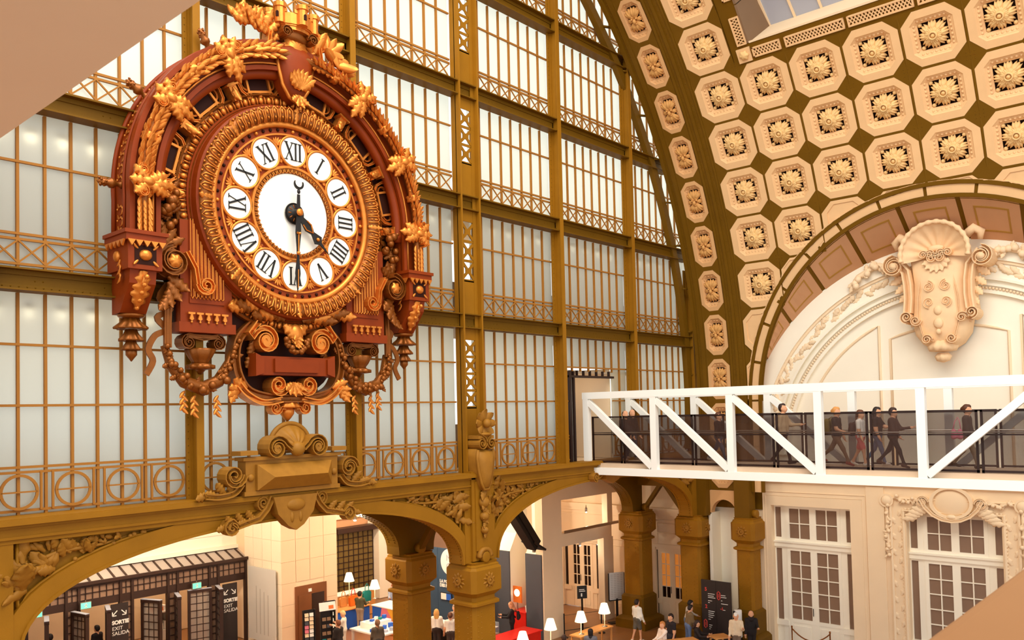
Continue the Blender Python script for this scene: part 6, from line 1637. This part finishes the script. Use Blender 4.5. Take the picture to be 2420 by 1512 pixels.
# red kiosk
rc = empty('red_counter', (25.6, 4.6, 0), kind='thing', category='counter', label='red lacquered counter with display case before the slate panels')
build('counter_body', MB().add(box(-2.2, .9, -.5, .4, 0, .7)), 'red', rc); build('counter_top', MB().add(box(-2.25, .95, -.55, .45, .7, .74)), 'red', rc)
dc = empty('glass_case', (25.2, 5.9, .0), kind='thing', category='display case', label='glass display case of souvenirs beside the woman in black')
build('case_base', MB().add(box(-.5, .3, -.4, .6, 0, .35)), 'grey', dc)
M['clear'] = screen('clear_case_glass', (210, 220, 225), .25, .1)
build('case_glass', MB().add(box(-.5, .3, -.4, .6, .35, 1.05)), 'clear', dc)
for z in (.6, .85): build('case_shelf', MB().add(box(-.48, .28, -.38, .58, z, z + .02)), 'paper', dc)
rr = random.Random(3)
CN.update(red='red', black='black', orange='orange', wood='brown')
for r_, (z, row) in enumerate(((.36, 'bottom'), (.63, 'middle'), (.88, 'top'))):
    for c in range(4):
        m = rr.choice(['red', 'teal', 'black', 'orange', 'wood'])
        build('souvenir', MB().add(box(-.05, .05, -.05, .05, 0, .1 + .06 * rr.random())), m, None, Tr(24.85 + .2 * c, 5.75 + .12 * c, z), kind='thing', category='souvenir', label='%s souvenir, %s from the left on the %s level of the glass case' % (CN[m], ORD5[c], row), group='souvenirs in the glass case')
r2 = empty('red_cabinet', (27.6, 5.95, 0), kind='thing', category='cabinet', label='red cabinet with leaflets and orange light boxes below the banner')
build('cabinet_body', MB().add(box(-.35, .9, -.4, .4, 0, 1.05)), 'red', r2); build('cabinet_top', MB().add(box(-.38, .92, -.42, .42, 1.05, 1.08)), 'red', r2)
for k in range(2):
    lb_ = empty('orange_sign', (27.45 + .62 * k, 6.2 - .35 * k, 1.3), kind='thing', category='sign', label=('left' if k == 0 else 'right') + ' orange light box with white disc over the red cabinet')
    build('sign_box', MB().add(box(-.25, .25, 0, .05, .1, .8)), 'orange', lb_, TF); build('sign_disc', MB().add(prism(ell(0, .52, .16, .16, 20), -.012, 0)), 'shade', lb_, TF); build('sign_pole', MB().add(box(-.02, .02, .0, .04, -.22, .1)), 'chrome', lb_, TF)
for k in range(5): build('leaflet', MB().add(box(-.09, .09, -.01, .01, 0, .26), Rx(-.2)), ['paper', 'grey', 'wood', 'paper', 'stone'][k], None, Tr(27.45 + .24 * k, 5.62, 1.09), kind='thing', category='leaflet', label='%s leaflet from the left standing on the red cabinet' % ORD5[k], group='leaflets on the red cabinet')
wl = empty('picture_shelf', (26.3, 7.6, 0), kind='thing', category='shelf', label='dark wall shelf of small pictures behind the central pillar')
build('shelf_board', MB().add(box(-.5, .9, 0, .25, 1.0, 1.9)), 'black', wl)
for k in range(5): build('picture', MB().add(box(-.09, .09, -.02, 0, 1.12, 1.42)), ['wood', 'paper', 'wood', 'stone', 'wood'][k], wl, Tr(-.35 + .27 * k, 0, 0))
build('shelf_foot', MB().add(box(-.5, .9, 0, .25, 0, 1.0)), 'slate', wl)
# barrier, map board, directory
bs = empty('barrier_sign', (29.2, 4.0, 0), kind='thing', category='sign', label='black notice on a post within the tape barrier')
build('sign_foot', MB().add(box(-.3, .3, -.2, .2, 0, .03)), 'black', bs); build('sign_post', MB().add(box(-.03, .03, -.03, .03, 0, 1.6)), 'black', bs); build('sign_plate', MB().add(box(-.22, .22, -.05, -.02, 1.55, 2.1), Rz(-.6)), 'black', bs)
build('sign_figure', MB().add(box(-.06, .0, -.055, -.05, 1.64, 1.78), Rz(-.6)), 'paper', bs); build('sign_text', MB().add(box(-.14, .14, -.055, -.05, 1.85, 1.88), Rz(-.6)).add(box(-.14, .1, -.055, -.05, 1.92, 1.95), Rz(-.6)), 'paper', bs)
br_ = empty('tape_barrier', (29.9, 3.5, 0), kind='thing', category='barrier', label='black tape barrier before the panelled doors')
for x, y in ((0, 0), (-1.6, .8)): build('barrier_post', MB().add(lathe([(.16, 0), (.16, .03), (.03, .05), (.03, 1.0), (.04, 1.02)], 10), Tr(x, y, 0)), 'black', br_)
build('tape', MB().add(bar((0, 0, .95), (-1.6, .8, .95), .05, .01, (0, 0, 1))).add(bar((0, 0, .3), (-1.6, .8, .3), .05, .02, (0, 0, 1))), 'black', br_)
mp = empty('map_board', (31.75, 3.95, 0), -.55, kind='thing', category='board', label='white text board on a black stand beside the dark pillar')
build('stand_foot', MB().add(box(-.4, .4, -.2, .2, 0, .03)), 'black', mp); build('stand_post', MB().add(box(-.05, .05, -.03, .03, 0, 1.1)), 'black', mp)
build('board_frame', MB().add(box(-.4, .4, -.02, .03, 1.0, 2.25)), 'black', mp); build('board_sheet', MB().add(box(-.36, .36, -.03, -.02, 1.05, 2.28)), 'notice', mp)
for k in range(4):
    for j in range(14): build('text_line', MB().add(box(-.3 + .16 * k, -.19 + .16 * k, -.034, -.03, 1.12 + .08 * j, 1.145 + .08 * j)), 'faint', mp)
db = empty('directory_board', (30.95, -1.48, 0), kind='thing', category='board', label='tall dark directory board with floor numbers beside the corner pillar')
for s in (-1, 1): build('board_panel', MB().add(box(-.66 if s < 0 else .005, -.005 if s < 0 else .66, 0, .06, .05, 2.64)), 'slate_d', db, TF)
build('board_foot', MB().add(box(-.6, .6, -.15, .2, 0, .05)), 'black', db, TF)
M['signred'] = mat('sign_red', (220, 70, 60), .5, 0, 0)
for txt, x, z, s_ in (('5', -.5, 2.2, .2), ('2', -.5, 1.5, .2), ('-1', -.46, .35, .18), ('-1', .18, 1.5, .16)): lettering('floor_number', txt, s_, 'signred', db, TF @ Tr(x, -.004, z) @ Rx(PI / 2), .006)
for x, z in ((.12, 2.05), (-.5, .85)):
    build('zero_mark', MB().add(tube([(x - .06, -.006, z - .1), (x - .06, -.006, z + .12), (x, -.006, z + .18), (x + .06, -.006, z + .12), (x + .06, -.006, z - .1), (x, -.006, z - .16)], .02, 4, True)).add(tube([(x, -.006, z - .06), (x, -.006, z + .08)], .012, 4)), 'signred', db, TF)
for x, z, l in ((-.36, 2.08, .3), (-.36, 2.0, .26), (-.36, 1.93, .33), (-.36, 1.8, .18), (-.36, 1.72, .08), (-.36, 1.38, .28), (-.36, 1.3, .24), (-.36, 1.22, .26), (-.36, 1.14, .2), (-.36, 1.05, .1), (.22, 2.08, .2), (.22, 2.0, .24), (.22, 1.86, .06), (.22, 1.74, .3), (.3, 1.5, .1), (-.34, .82, .14), (-.34, .74, .1), (-.34, .66, .06), (-.3, .36, .16), (-.3, .28, .08)):
    build('text_line', MB().add(box(x, x + l, -.006, 0, z, z + .022)), 'paper', db, TF)
wc = empty('white_dispenser', (31.1, -2.35, 0), kind='thing', category='dispenser', label='white cylindrical dispenser in front of the slender wall pillar')
build('dispenser_column', MB().add(lathe([(.14, .5), (.15, .52), (.15, 1.55), (.14, 1.57)], 16), smooth=True), 'paper', wc); build('dispenser_stand', MB().add(box(-.1, .1, -.1, .1, 0, .5)).add(box(-.22, -.16, .05, .11, 0, 1.55)), 'black', wc)
# tables at the frame bottom
for x, y, a, L, lb in ((27.7, 2.4, 0, 1.1, 'lit wooden table with two lamps at the frame bottom'), (24.3, 2.42, 0, 1.2, 'wooden table with two white lamps beside the blue-shirted person'), (28.55, -1.25, -.55, .65, 'brown wooden table in front of the seated blond visitor'), (30.0, -2.1, -.55, .35, 'small brown table end in front of the directory board')):
    t_ = empty('table', (x, y, 0), a, kind='thing', category='table', label=lb)
    build('table_top', MB().add(box(-L, L, -.3, .3, .69, .74)), 'wood', t_)
    for sx in (-1, 1):
        for sy in (-1, 1): build('leg', MB().add(box(sx * (L - .08) - .03, sx * (L - .08) + .03, sy * .24 - .03, sy * .24 + .03, 0, .69)), 'wood', t_)
# spotlights of the hall
def spot_fix(x, y, z, label, power=60, col=(1, .87, .7)):
    s = empty('spotlight', (x, y, z), kind='thing', category='lamp', label=label, group='small hall spotlights')
    build('lamp_can', MB().add(lathe([(.05, -.12), (.06, -.11), (.06, .05), (.03, .08), (.01, .2)], 10), smooth=True), 'chrome', s)
    build('lamp_glass', MB().add(ball((0, 0, -.13), (.05, .05, .03), 8, 5), smooth=True), 'shade', s)
    point_light('spot_glow', (0, 0, -.25), power, col, .05, s)
    return s
spot_fix(17.0, 3.9, 6.4, 'spotlight shining on the left face of the back pillar', 110, (1, .9, .6))
spot_fix(31.4, 5.3, 5.1, 'spotlight in the upper opening of the cream partition', 30)
spot_fix(31.0, 5.4, 3.6, 'spotlight below the partition lintel before the panelled doors', 25)
for k, (x, y) in enumerate(((12, 12), (15.5, 11), (21, 6), (25, 9), (26, 14), (16, 18))):
    spot_fix(x, y, 7.0, ('ceiling spotlight over the left doors', 'ceiling spotlight before the lift tower', 'ceiling spotlight behind the central pillar', 'ceiling spotlight over the shop tables', 'ceiling spotlight over the shop counter', 'ceiling spotlight inside the bookshop')[k], (380, 420, 420, 420, 420, 300)[k])
# ================================================================== people
def seg_d(P, a, b, ra, rb):
    a, b = np.array(a, float), np.array(b, float); ab = b - a; L = ab @ ab + 1e-9
    t = np.clip((P - a) @ ab / L, 0, 1)
    return np.linalg.norm(P - (a + t[:, None] * ab), axis=1) - (ra + (rb - ra) * t)
def surface(bones, vox=.028, k=55.0):
    """one continuous skin over tapered bones (surface nets)"""
    pts = np.array([p for b in bones for p in b[:2]], float); r = max(max(b[2], b[3]) for b in bones) + .08
    lo, hi = pts.min(0) - r, pts.max(0) + r
    n = np.ceil((hi - lo) / vox).astype(int) + 1
    gx, gy, gz = [lo[i] + vox * np.arange(n[i]) for i in range(3)]
    G = np.stack(np.meshgrid(gx, gy, gz, indexing='ij'), -1).reshape(-1, 3)
    acc = np.zeros(len(G))
    for b in bones: acc += np.exp(-k * np.clip(seg_d(G, *b[:4]), -.4, .6))
    D = (-np.log(acc + 1e-30) / k).reshape(n)
    S = D < 0
    c = [S[i:n[0] - 1 + i, j:n[1] - 1 + j, l:n[2] - 1 + l] for i in (0, 1) for j in (0, 1) for l in (0, 1)]
    cnt = sum(x.astype(int) for x in c); act = (cnt > 0) & (cnt < 8)
    idx = -np.ones(act.shape, int); I = np.argwhere(act); idx[act] = np.arange(len(I))
    acc_p = np.zeros((len(I), 3)); acc_n = np.zeros(len(I))
    corners = [(i, j, l) for i in (0, 1) for j in (0, 1) for l in (0, 1)]
    for p in range(8):
        for q in range(p + 1, 8):
            a, b = np.array(corners[p]), np.array(corners[q])
            if np.abs(a - b).sum() != 1: continue
            da = D[tuple((I + a).T)]; db = D[tuple((I + b).T)]; m = (da < 0) != (db < 0)
            t = np.where(m, da / (da - db + 1e-12), 0)
            acc_p[m] += (a + t[:, None] * (b - a))[m]; acc_n[m] += 1
    V = lo + vox * (I + acc_p / acc_n[:, None]); F = []
    for ax in range(3):
        o1, o2 = [np.eye(3, dtype=int)[i] for i in range(3) if i != ax]; e = np.eye(3, dtype=int)[ax]
        A = S[tuple(slice(0, n[i] - e[i]) for i in range(3))]; B = S[tuple(slice(e[i], n[i]) for i in range(3))]
        E = np.argwhere(A != B); E = E[(E @ o1 > 0) & (E @ o2 > 0)]
        E = E[(E @ o1 < n @ o1 - 1) & (E @ o2 < n @ o2 - 1)]
        q = [idx[tuple((E - x).T)] for x in (0 * o1, o1, o1 + o2, o2)]
        fl = A[tuple(E.T)] ^ (ax == 1)
        for r0, r1, r2, r3, s in zip(*q, fl): F.append((r0, r1, r2, r3) if s else (r3, r2, r1, r0))
    return V, F
def rotx(p, a, o=(0, 0, 0)):
    p = np.array(p, float) - o; c, s = math.cos(a), math.sin(a)
    return np.array((p[0], c * p[1] - s * p[2], s * p[1] + c * p[2])) + o
pm_cache = {}
def pmat(rgb, rough=.8):
    if rgb not in pm_cache: pm_cache[rgb] = mat('cloth_%02x%02x%02x' % rgb, rgb, rough, 0, .15, 9)
    return pm_cache[rgb]
SKIN = (226, 166, 128)
def person(x, y, z, face, label, H=1.75, shirt=(60, 50, 45), pants=(50, 45, 45), shoes=(60, 40, 35), hair=(60, 38, 24), style='short', stride=0.0, arms=((.1, .15, .3), (.1, .15, .3)), lean=0.0, sit=False, shorts=False, short_sleeve=False, nod=0.0, turn=0.0, skin=SKIN, bulk=1.0, tuck=None):
    """face = heading of the body in degrees (0 looks along +Y, 180 along -Y); arms = (pitch forward, out, elbow) left and right"""
    k = H / 1.75; bones = []
    hipz = .5 if sit else .92 - abs(stride) * .06
    hip = np.array((0, 0, hipz))
    def up(p): return rotx(np.array(p, float) + (0, 0, hipz - .92), -lean, hip)
    W_ = bulk
    for s in (-1, 1):
        bones += [(up((s * .085 * W_, 0, 1.36)), up((s * .08 * W_, .01, 1.12)), .105 * W_, .098 * W_, 'shirt'), (up((s * .08 * W_, .01, 1.12)), up((s * .08 * W_, 0, .97)), .1 * W_, .108 * W_, 'shirt'), (up((s * .07 * W_, -.01, .96)), up((s * .06, 0, .9)), .115 * W_, .1, 'pants')]
    bones += [(up((-.16 * W_, 0, 1.41)), up((.16 * W_, 0, 1.41)), .068, .068, 'shirt'), (up((0, -.005, 1.44)), up((0, .015, 1.56)), .056, .052, 'skin')]
    ht = up((0, .02, 1.6)); 
    def hd(p):
        q = np.array(p, float); c, s = math.cos(turn), math.sin(turn); q = np.array((c * q[0] - s * q[1], s * q[0] + c * q[1], q[2]))
        return ht + rotx(q, -lean - nod)
    bones += [(hd((0, .0, .0)), hd((0, .0, .07)), .082, .092, 'skin'), (hd((0, .045, -.045)), hd((0, .03, .0)), .045, .06, 'skin'), (hd((0, .09, .01)), hd((0, .1, -.01)), .014, .018, 'skin'), (hd((-.088, -.01, .02)), hd((-.088, -.01, -.01)), .02, .014, 'skin'), (hd((.088, -.01, .02)), hd((.088, -.01, -.01)), .02, .014, 'skin')]
    wrists = []
    for s, (pt, ou, el) in zip((-1, 1), arms):
        sh = np.array((s * .19 * W_, 0, 1.40 + hipz - .92))
        def armv(L, a): return np.array((s * math.sin(ou) * L, math.sin(a) * math.cos(ou) * L, -math.cos(a) * math.cos(ou) * L))
        e = sh + armv(.29, pt); w_ = e + armv(.25, pt + el) * np.array((.6, 1, 1)); h = w_ + (w_ - e) / np.linalg.norm(w_ - e) * .08
        R3 = lambda q: rotx(q, -lean, hip)
        sh, e, w_, h = R3(sh), R3(e), R3(w_), R3(h)
        if short_sleeve:
            m_ = sh + (e - sh) * .6; bones += [(sh, m_, .06, .056, 'shirt'), (m_, e, .046, .042, 'skin'), (e, w_, .042, .03, 'skin')]
        else: bones += [(sh, e, .06, .052, 'shirt'), (e, w_, .05, .036, 'shirt')]
        bones.append((w_, h, .032, .03, 'skin')); wrists.append((e, w_, h))
    for s in (-1, 1):
        hp = np.array((s * .085, 0, hipz))
        if sit: kn = hp + np.array((s * .03, .42, .0)); an = kn + np.array((0, .02, -hipz + .09)); 
        else:
            a = s * stride; bend = .12 + (.5 * abs(stride) if a < 0 else 0)
            kn = hp + np.array((0, math.sin(a) * .42, -math.cos(a) * .42)); an = kn + np.array((0, math.sin(a - bend) * .4, -math.cos(a - bend) * .4))
            an[2] = max(an[2], .075)
        toe = an + np.array((s * .02, .14, -.035 if an[2] < .12 else -.1)); heel = an + np.array((0, -.04, -.04))
        lowm = 'skin' if shorts else 'pants'
        if shorts:
            m_ = hp + (kn - hp) * .75; bones += [(hp, m_, .09, .085, 'pants'), (m_, kn, .06, .052, 'skin')]
        else: bones.append((hp, kn, .09, .064, 'pants'))
        bones += [(kn, an, .058 if not shorts else .05, .04, lowm), (heel, toe, .042, .036, 'shoes'), (an, heel, .04, .04, 'shoes')]
    bones = [(np.array(b[0]) * k, np.array(b[1]) * k, b[2] * k, b[3] * k, b[4]) for b in bones]
    V, F = surface(bones)
    names = ['skin', 'shirt', 'pants', 'shoes']
    C = np.array([V[list(f)].mean(0) for f in F]); dd = np.stack([seg_d(C, *b[:4]) for b in bones]); near = dd.argmin(0)
    mb = MB(); mb.add((V, F), None, True); mb.mi = [names.index(bones[i][4]) for i in near]
    for e, w_, h in wrists:                     # five fingers on each hand
        d = (h - w_) / np.linalg.norm(h - w_); sd = np.cross(d, (0, 1, .2)); sd /= np.linalg.norm(sd) + 1e-9; nn = np.cross(sd, d)
        for i, L in enumerate((.07, .08, .075, .06)):
            b0 = h + sd * (i - 1.5) * .018 + d * .015; mb.add(tube([b0 * k, (b0 + d * L * .55 + nn * .006) * k, (b0 + d * L * .9 + nn * .03) * k], [.0085 * k, .008 * k, .006 * k], 5), None, True)
        b0 = w_ + d * .03 + sd * .03; mb.add(tube([b0 * k, (b0 + sd * .025 + d * .03) * k, (b0 + sd * .02 + d * .065 + nn * .02) * k], [.01 * k, .009 * k, .007 * k], 5), None, True)
    T = Tr(x, y, z) @ Rz(math.radians(face))
    o = build('person', mb, [pmat(skin, .6), pmat(shirt), pmat(pants), pmat(shoes)], None, T, kind='thing', category='person', label=label)
    ms = [M['black'], pmat((150, 70, 60))]
    fb = MB()
    for s in (-1, 1): fb.add(ball(hd((s * .034, .082, .02)) * k, .012 * k, 6, 4), None, True)
    fb.add(ball(hd((0, .088, -.05)) * k, (.024 * k, .01 * k, .007 * k), 6, 4), None, True, 1)
    build('face', fb, ms, o)
    hb_ = []
    if style in ('short', 'long', 'bun', 'tail'):
        hb_ = [(hd((0, -.03, .06)), hd((0, -.035, .03)), .1, .1), (hd((0, .03, .11)), hd((0, -.02, .1)), .065, .085)]
    if style == 'long': hb_ += [(hd((-.05, -.06, .0)), hd((-.05, -.07, -.2)), .07, .055), (hd((.05, -.06, .0)), hd((.05, -.07, -.2)), .07, .055)]
    if style == 'bun': hb_ += [(hd((0, -.12, .06)), hd((0, -.13, .05)), .05, .05)]
    if style == 'tail': hb_ += [(hd((0, -.11, .04)), hd((0, -.14, -.16)), .04, .025)]
    if style == 'bald': hb_ = [(hd((0, -.05, .0)), hd((0, -.055, .03)), .08, .08)]
    if style == 'beard': hb_ = [(hd((0, -.03, .06)), hd((0, -.035, .03)), .097, .097), (hd((-.03, .055, -.065)), hd((.03, .055, -.065)), .035, .035)]
    if style == 'hijab': hb_ = [(hd((0, -.03, .06)), hd((0, -.03, -.02)), .105, .1), (hd((0, .0, -.1)), hd((0, .0, -.16)), .09, .12)]
    if style == 'cap': hb_ = [(hd((0, -.01, .085)), hd((0, -.02, .07)), .092, .097), (hd((-.03, .1, .075)), hd((.03, .1, .075)), .03, .03)]
    if hb_:
        Vh, Fh = surface([(np.array(a) * k, np.array(b) * k, c * k, d * k) for a, b, c, d in hb_], .022, 70)
        build('hair' if style not in ('cap', 'hijab') else 'headwear', MB().add((Vh, Fh), None, True), pmat(hair, .6), o)
    return o
def backpack(x, y, z, face, label, col, sz=1.0):
    b = empty('backpack', (x, y, z), math.radians(face), kind='thing', category='bag', label=label)
    V, F = surface([((-.09, 0, .06), (-.09, 0, .34), .085, .08), ((.09, 0, .06), (.09, 0, .34), .085, .08), ((0, -.07, .1), (0, -.07, .2), .07, .07)], .03, 60)
    build('bag_body', MB().add((V * sz, F), None, True), pmat(col), b)
    for s in (-1, 1): build('strap', MB().add(tube([(s * .1 * sz, .06, .4 * sz), (s * .1 * sz, .16, .46 * sz), (s * .12 * sz, .27, .3 * sz), (s * .1 * sz, .1, .08 * sz)], .018, 5), smooth=True), pmat(col), b)
    return b
DZ = 7.77
W180 = 180
person(25.7, -.85, DZ, 165, 'bearded man in dark jacket walking onto the footbridge from the doorway', 1.86, (42, 30, 28), (50, 54, 66), (150, 120, 100), (60, 36, 24), 'beard', .15)
person(26.5, -.62, DZ, 172, 'balding man in black jacket just behind the bearded man on the footbridge', 1.9, (36, 26, 24), (58, 60, 72), (150, 120, 100), (96, 62, 40), 'bald', -.15)
person(25.9, -4.5, DZ, 180, 'woman in black coat half hidden by a white post on the footbridge', 1.74, (34, 24, 24), (70, 74, 92), (210, 196, 180), (90, 50, 26), 'bun', .4)
person(26.1, -6.7, DZ, 182, 'tall man in beige jacket looking up on the footbridge', 1.98, (196, 166, 130), (64, 44, 38), (40, 26, 24), (48, 26, 18), 'short', .32, ((.5, .1, 1.1), (-.1, .1, .3)), nod=-.3)
person(26.0, -8.45, DZ, 180, 'blond woman in black tee and khaki trousers striding on the footbridge', 1.84, (40, 30, 28), (122, 92, 66), (150, 60, 50), (214, 150, 84), 'bun', .5, ((.1, .12, .25), (.3, .12, .9)), short_sleeve=True)
backpack(26.0, -8.2, DZ + 1.0, 180, 'olive backpack worn by the blond striding woman', (128, 108, 54), 1.15)
person(26.2, -9.1, DZ, 180, 'girl in white tee and pink shorts walking on the footbridge', 1.72, (240, 232, 222), (226, 112, 106), (230, 220, 205), (96, 54, 32), 'tail', .25, shorts=True, short_sleeve=True)
backpack(26.2, -8.86, DZ + .95, 180, 'dark backpack worn by the girl in pink shorts', (62, 40, 34), .95)
person(26.5, -9.5, DZ, 180, 'long-haired woman in black top and jeans on the footbridge', 1.8, (34, 22, 22), (92, 102, 128), (225, 210, 195), (36, 20, 16), 'long', .32, ((.6, .1, 1.2), (.1, .1, .3)), short_sleeve=True)
person(25.9, -10.15, DZ, 180, 'woman in dark brown jacket and black trousers holding a phone on the footbridge', 1.78, (72, 48, 38), (34, 26, 26), (90, 60, 45), (52, 28, 20), 'short', .42, ((.5, .1, 1.2), (.2, .12, .6)), bulk=1.1)
person(26.0, -12.1, DZ, 180, 'woman in dark coat behind the rising white diagonal of the footbridge', 1.82, (66, 50, 42), (150, 124, 96), (80, 60, 45), (84, 44, 22), 'bun', .35)
sbg = empty('shoulder_bag', (25.72, -11.9, DZ + .85), PI / 2, kind='thing', category='bag', label='pink shoulder bag carried by the woman near the diagonal')
Vb, Fb = surface([((-.08, 0, .08), (-.08, 0, .24), .08, .06), ((.08, 0, .08), (.08, 0, .24), .08, .06)], .028, 60)
build('bag_body', MB().add((Vb, Fb), None, True), 'pink', sbg)
build('bag_strap', MB().add(tube([(-.1, 0, .28), (-.06, -.06, .5), (0, -.14, .62), (.06, -.06, .5), (.1, 0, .28)], .014, 5), smooth=True), 'pink', sbg)
# shop visitors and staff
person(23.74, 12.4, 0, -60, 'man in green sweater standing at the shop counter', 1.75, (84, 80, 56), (160, 140, 120), (60, 40, 30), (34, 20, 16), 'short', 0, ((.5, .1, 1.1), (.6, .1, 1.0)))
person(25.7, 12.4, 0, 150, 'shop assistant in pale blue shirt behind the counter', 1.76, (158, 168, 192), (40, 36, 40), (30, 24, 20), (150, 90, 66), 'short', 0, ((.5, .1, 1.2), (.5, .1, 1.2)), nod=.4)
person(21.15, 10.15, 0, 40, 'woman in white jacket reading at the postcard racks', 1.68, (246, 234, 220), (230, 220, 205), (80, 60, 50), (232, 196, 140), 'short', 0, ((.6, .1, 1.2), (.6, .1, 1.2)), nod=.4)
person(19.96, 8.9, 0, 10, 'visitor in black jacket at the frame bottom before the racks', 1.72, (36, 28, 26), (40, 34, 34), (30, 24, 20), (116, 66, 38), 'short')
person(20.93, 7.7, 0, -25, 'woman in grey-green jacket with shoulder strap before the display table', 1.72, (88, 78, 66), (60, 54, 50), (40, 30, 26), (120, 84, 58), 'tail')
person(23.5, 7.1, 0, -50, 'woman with blond hair and white blouse seen from behind the central pillar', 1.72, (242, 234, 224), (50, 36, 34), (40, 30, 26), (216, 162, 92), 'long')
person(23.5, 6.3, 0, -40, 'woman in white tee beside the blond woman', 1.7, (232, 224, 214), (70, 56, 50), (40, 30, 26), (90, 50, 30), 'bun', short_sleeve=True)
person(24.4, 6.95, 0, 140, 'grey-haired visitor facing the two women in white', 1.76, (150, 130, 116), (60, 50, 46), (40, 30, 26), (150, 136, 124), 'short')
person(24.05, 5.75, 0, -60, 'woman in pale denim shirt next to the central pillar', 1.7, (176, 182, 200), (60, 54, 52), (40, 30, 26), (70, 34, 24), 'bun')
person(26.25, 5.45, 0, 40, 'woman in black with headscarf bent over the display case', 1.74, (26, 20, 22), (26, 20, 22), (30, 24, 20), (196, 128, 84), 'hijab', 0, ((.6, .1, 1.0), (.6, .1, 1.0)), nod=.5)
backpack(26.42, 5.25, 1.02, 40, 'small black backpack worn by the woman with headscarf', (30, 24, 26), .8)
person(24.75, 1.5, 0, -60, 'seated person in blue shirt half hidden under a lamp shade', 1.72, (36, 150, 200), (60, 54, 52), (40, 30, 26), (60, 36, 24), 'short', sit=True)
person(26.0, 1.2, 0, -60, 'seated person in black hood at the frame bottom', 1.76, (110, 108, 116), (60, 54, 52), (40, 30, 26), (26, 20, 20), 'hijab', sit=True)
person(29.6, 1.45, 0, -100, 'man in white hoodie and grey shorts walking past the dark pillar', 1.76, (244, 238, 228), (96, 88, 76), (230, 220, 205), (40, 22, 16), 'short', .18, shorts=True)
person(28.55, -.42, 0, 70, 'seated blond visitor in pink-white top reaching over the table', 1.74, (246, 222, 206), (120, 110, 110), (80, 60, 50), (196, 124, 62), 'short', 0, ((1.0, .1, .3), (.3, .1, .8)), sit=True)
person(29.55, -.2, 0, 70, 'seated young man in black tee beside the blond visitor', 1.84, (32, 26, 32), (50, 46, 50), (40, 30, 26), (44, 26, 18), 'short', sit=True, short_sleeve=True)
person(30.65, -.3, 0, -130, 'man in pale vest leaning toward the directory board', 1.76, (206, 196, 186), (110, 120, 140), (60, 50, 44), (28, 18, 16), 'short', 0, ((.9, .1, .4), (.2, .1, .3)), lean=.2)
person(30.0, -.72, 0, -120, 'dark-haired visitor in olive jacket before the leaning man', 1.74, (120, 96, 64), (110, 130, 170), (60, 50, 44), (34, 20, 16), 'short', 0, ((.5, .1, .8), (.3, .1, .5)), lean=.15)
person(29.65, -1.3, 0, 200, 'seated woman in black with long dark hair at the table end', 1.7, (38, 26, 24), (40, 34, 34), (30, 24, 20), (50, 28, 20), 'long', 0, ((.6, .1, 1.0), (.6, .1, 1.0)), sit=True, nod=.4)
person(29.96, -2.84, 0, 110, 'man in white cap and beige jacket standing by the dispenser', 1.74, (226, 204, 172), (120, 100, 84), (60, 50, 44), (252, 246, 236), 'cap', 0, ((.5, .2, 1.5), (.1, .1, .3)), bulk=1.1)
person(30.6, -3.15, 0, 120, 'woman in black coat and headscarf beside the man in the cap', 1.74, (30, 22, 22), (30, 22, 22), (30, 24, 20), (34, 22, 22), 'hijab', 0, ((.6, .1, 1.0), (.1, .1, .2)))
person(13.7, 15.9, 0, 20, 'dark silhouetted visitor passing through the entrance screen', 1.74, (34, 24, 24), (30, 24, 24), (30, 24, 20), (34, 22, 18), 'short')
person(10.9, 14.2, 0, 30, 'dark-dressed visitor at the very foot of the ochre arch', 1.76, (40, 28, 26), (34, 26, 26), (30, 24, 20), (50, 30, 22), 'long')
person(12.0, 15.9, 0, 10, 'visitor in black coat behind the dark-dressed visitor', 1.76, (32, 22, 22), (34, 26, 26), (30, 24, 20), (40, 24, 18), 'short')

st_me = MB().add(box(-.2, .2, -.2, .2, .34, .38)).mesh('seat', 'wood'); lg_me = MB().add(box(-.02, .02, -.02, .02, 0, .34)).mesh('leg', 'wood')
for x, y, lb in ((24.75, 1.5, 'wooden stool under the blue-shirted person'), (26.0, 1.2, 'wooden stool under the person in the black hood'), (28.55, -.42, 'wooden stool under the blond visitor'), (29.55, -.2, 'wooden stool under the young man in black tee'), (29.65, -1.3, 'wooden stool under the long-haired woman in black')):
    s_ = empty('stool', (x, y, 0), .7, kind='thing', category='stool', label=lb, group='stools at the tables')
    ob('seat', st_me, s_)
    for a in (-1, 1):
        for b in (-1, 1): ob('leg', lg_me, s_, Tr(a * .17, b * .17, 0))
# ================================================================== the balcony the camera stands on
M['soffit'] = mat('balcony_soffit', (255, 240, 222), .9, 0, .03, 2)
M['coping'] = mat('balcony_coping', (140, 98, 58), .9, 0, .04, 3)
sf = empty('trim_1', (1.53, -17, 11.2), kind='structure', category='beam', label='pale soffit edge overhead, close to the camera')
build('soffit_slab', MB().add(box(-7.5, 0, -9, 6.5, 0, .45)), 'soffit', sf)
build('soffit_fascia', MB().add(box(.0, .04, -9, 6.5, .06, .5)), 'soffit', sf)
pp = empty('trim_2', (2.5, -17.57, 7.9), kind='structure', category='parapet', label='blurred tan parapet coping close to the camera')
build('parapet_wall', MB().add(box(-8, 9, -.34, -.05, 0, 1.12)), 'coping', pp)
prof = [(-.40, 1.08), (-.40, 1.2)] + [(-.06 + .06 * math.sin(t), 1.14 + .06 * math.cos(t)) for t in np.linspace(0, PI, 9)]
v = [(x, y, z) for x in (-8, 9) for y, z in prof]; n = len(prof)
build('parapet_coping', MB().add((v, [(i, (i + 1) % n, n + (i + 1) % n, n + i) for i in range(n)] + [tuple(range(n - 1, -1, -1)), tuple(range(n, 2 * n))])), 'coping', pp)
build('balcony_floor', MB().add(box(-4.5, 4, -3, .0, -.4, 0)), 'soffit', pp)
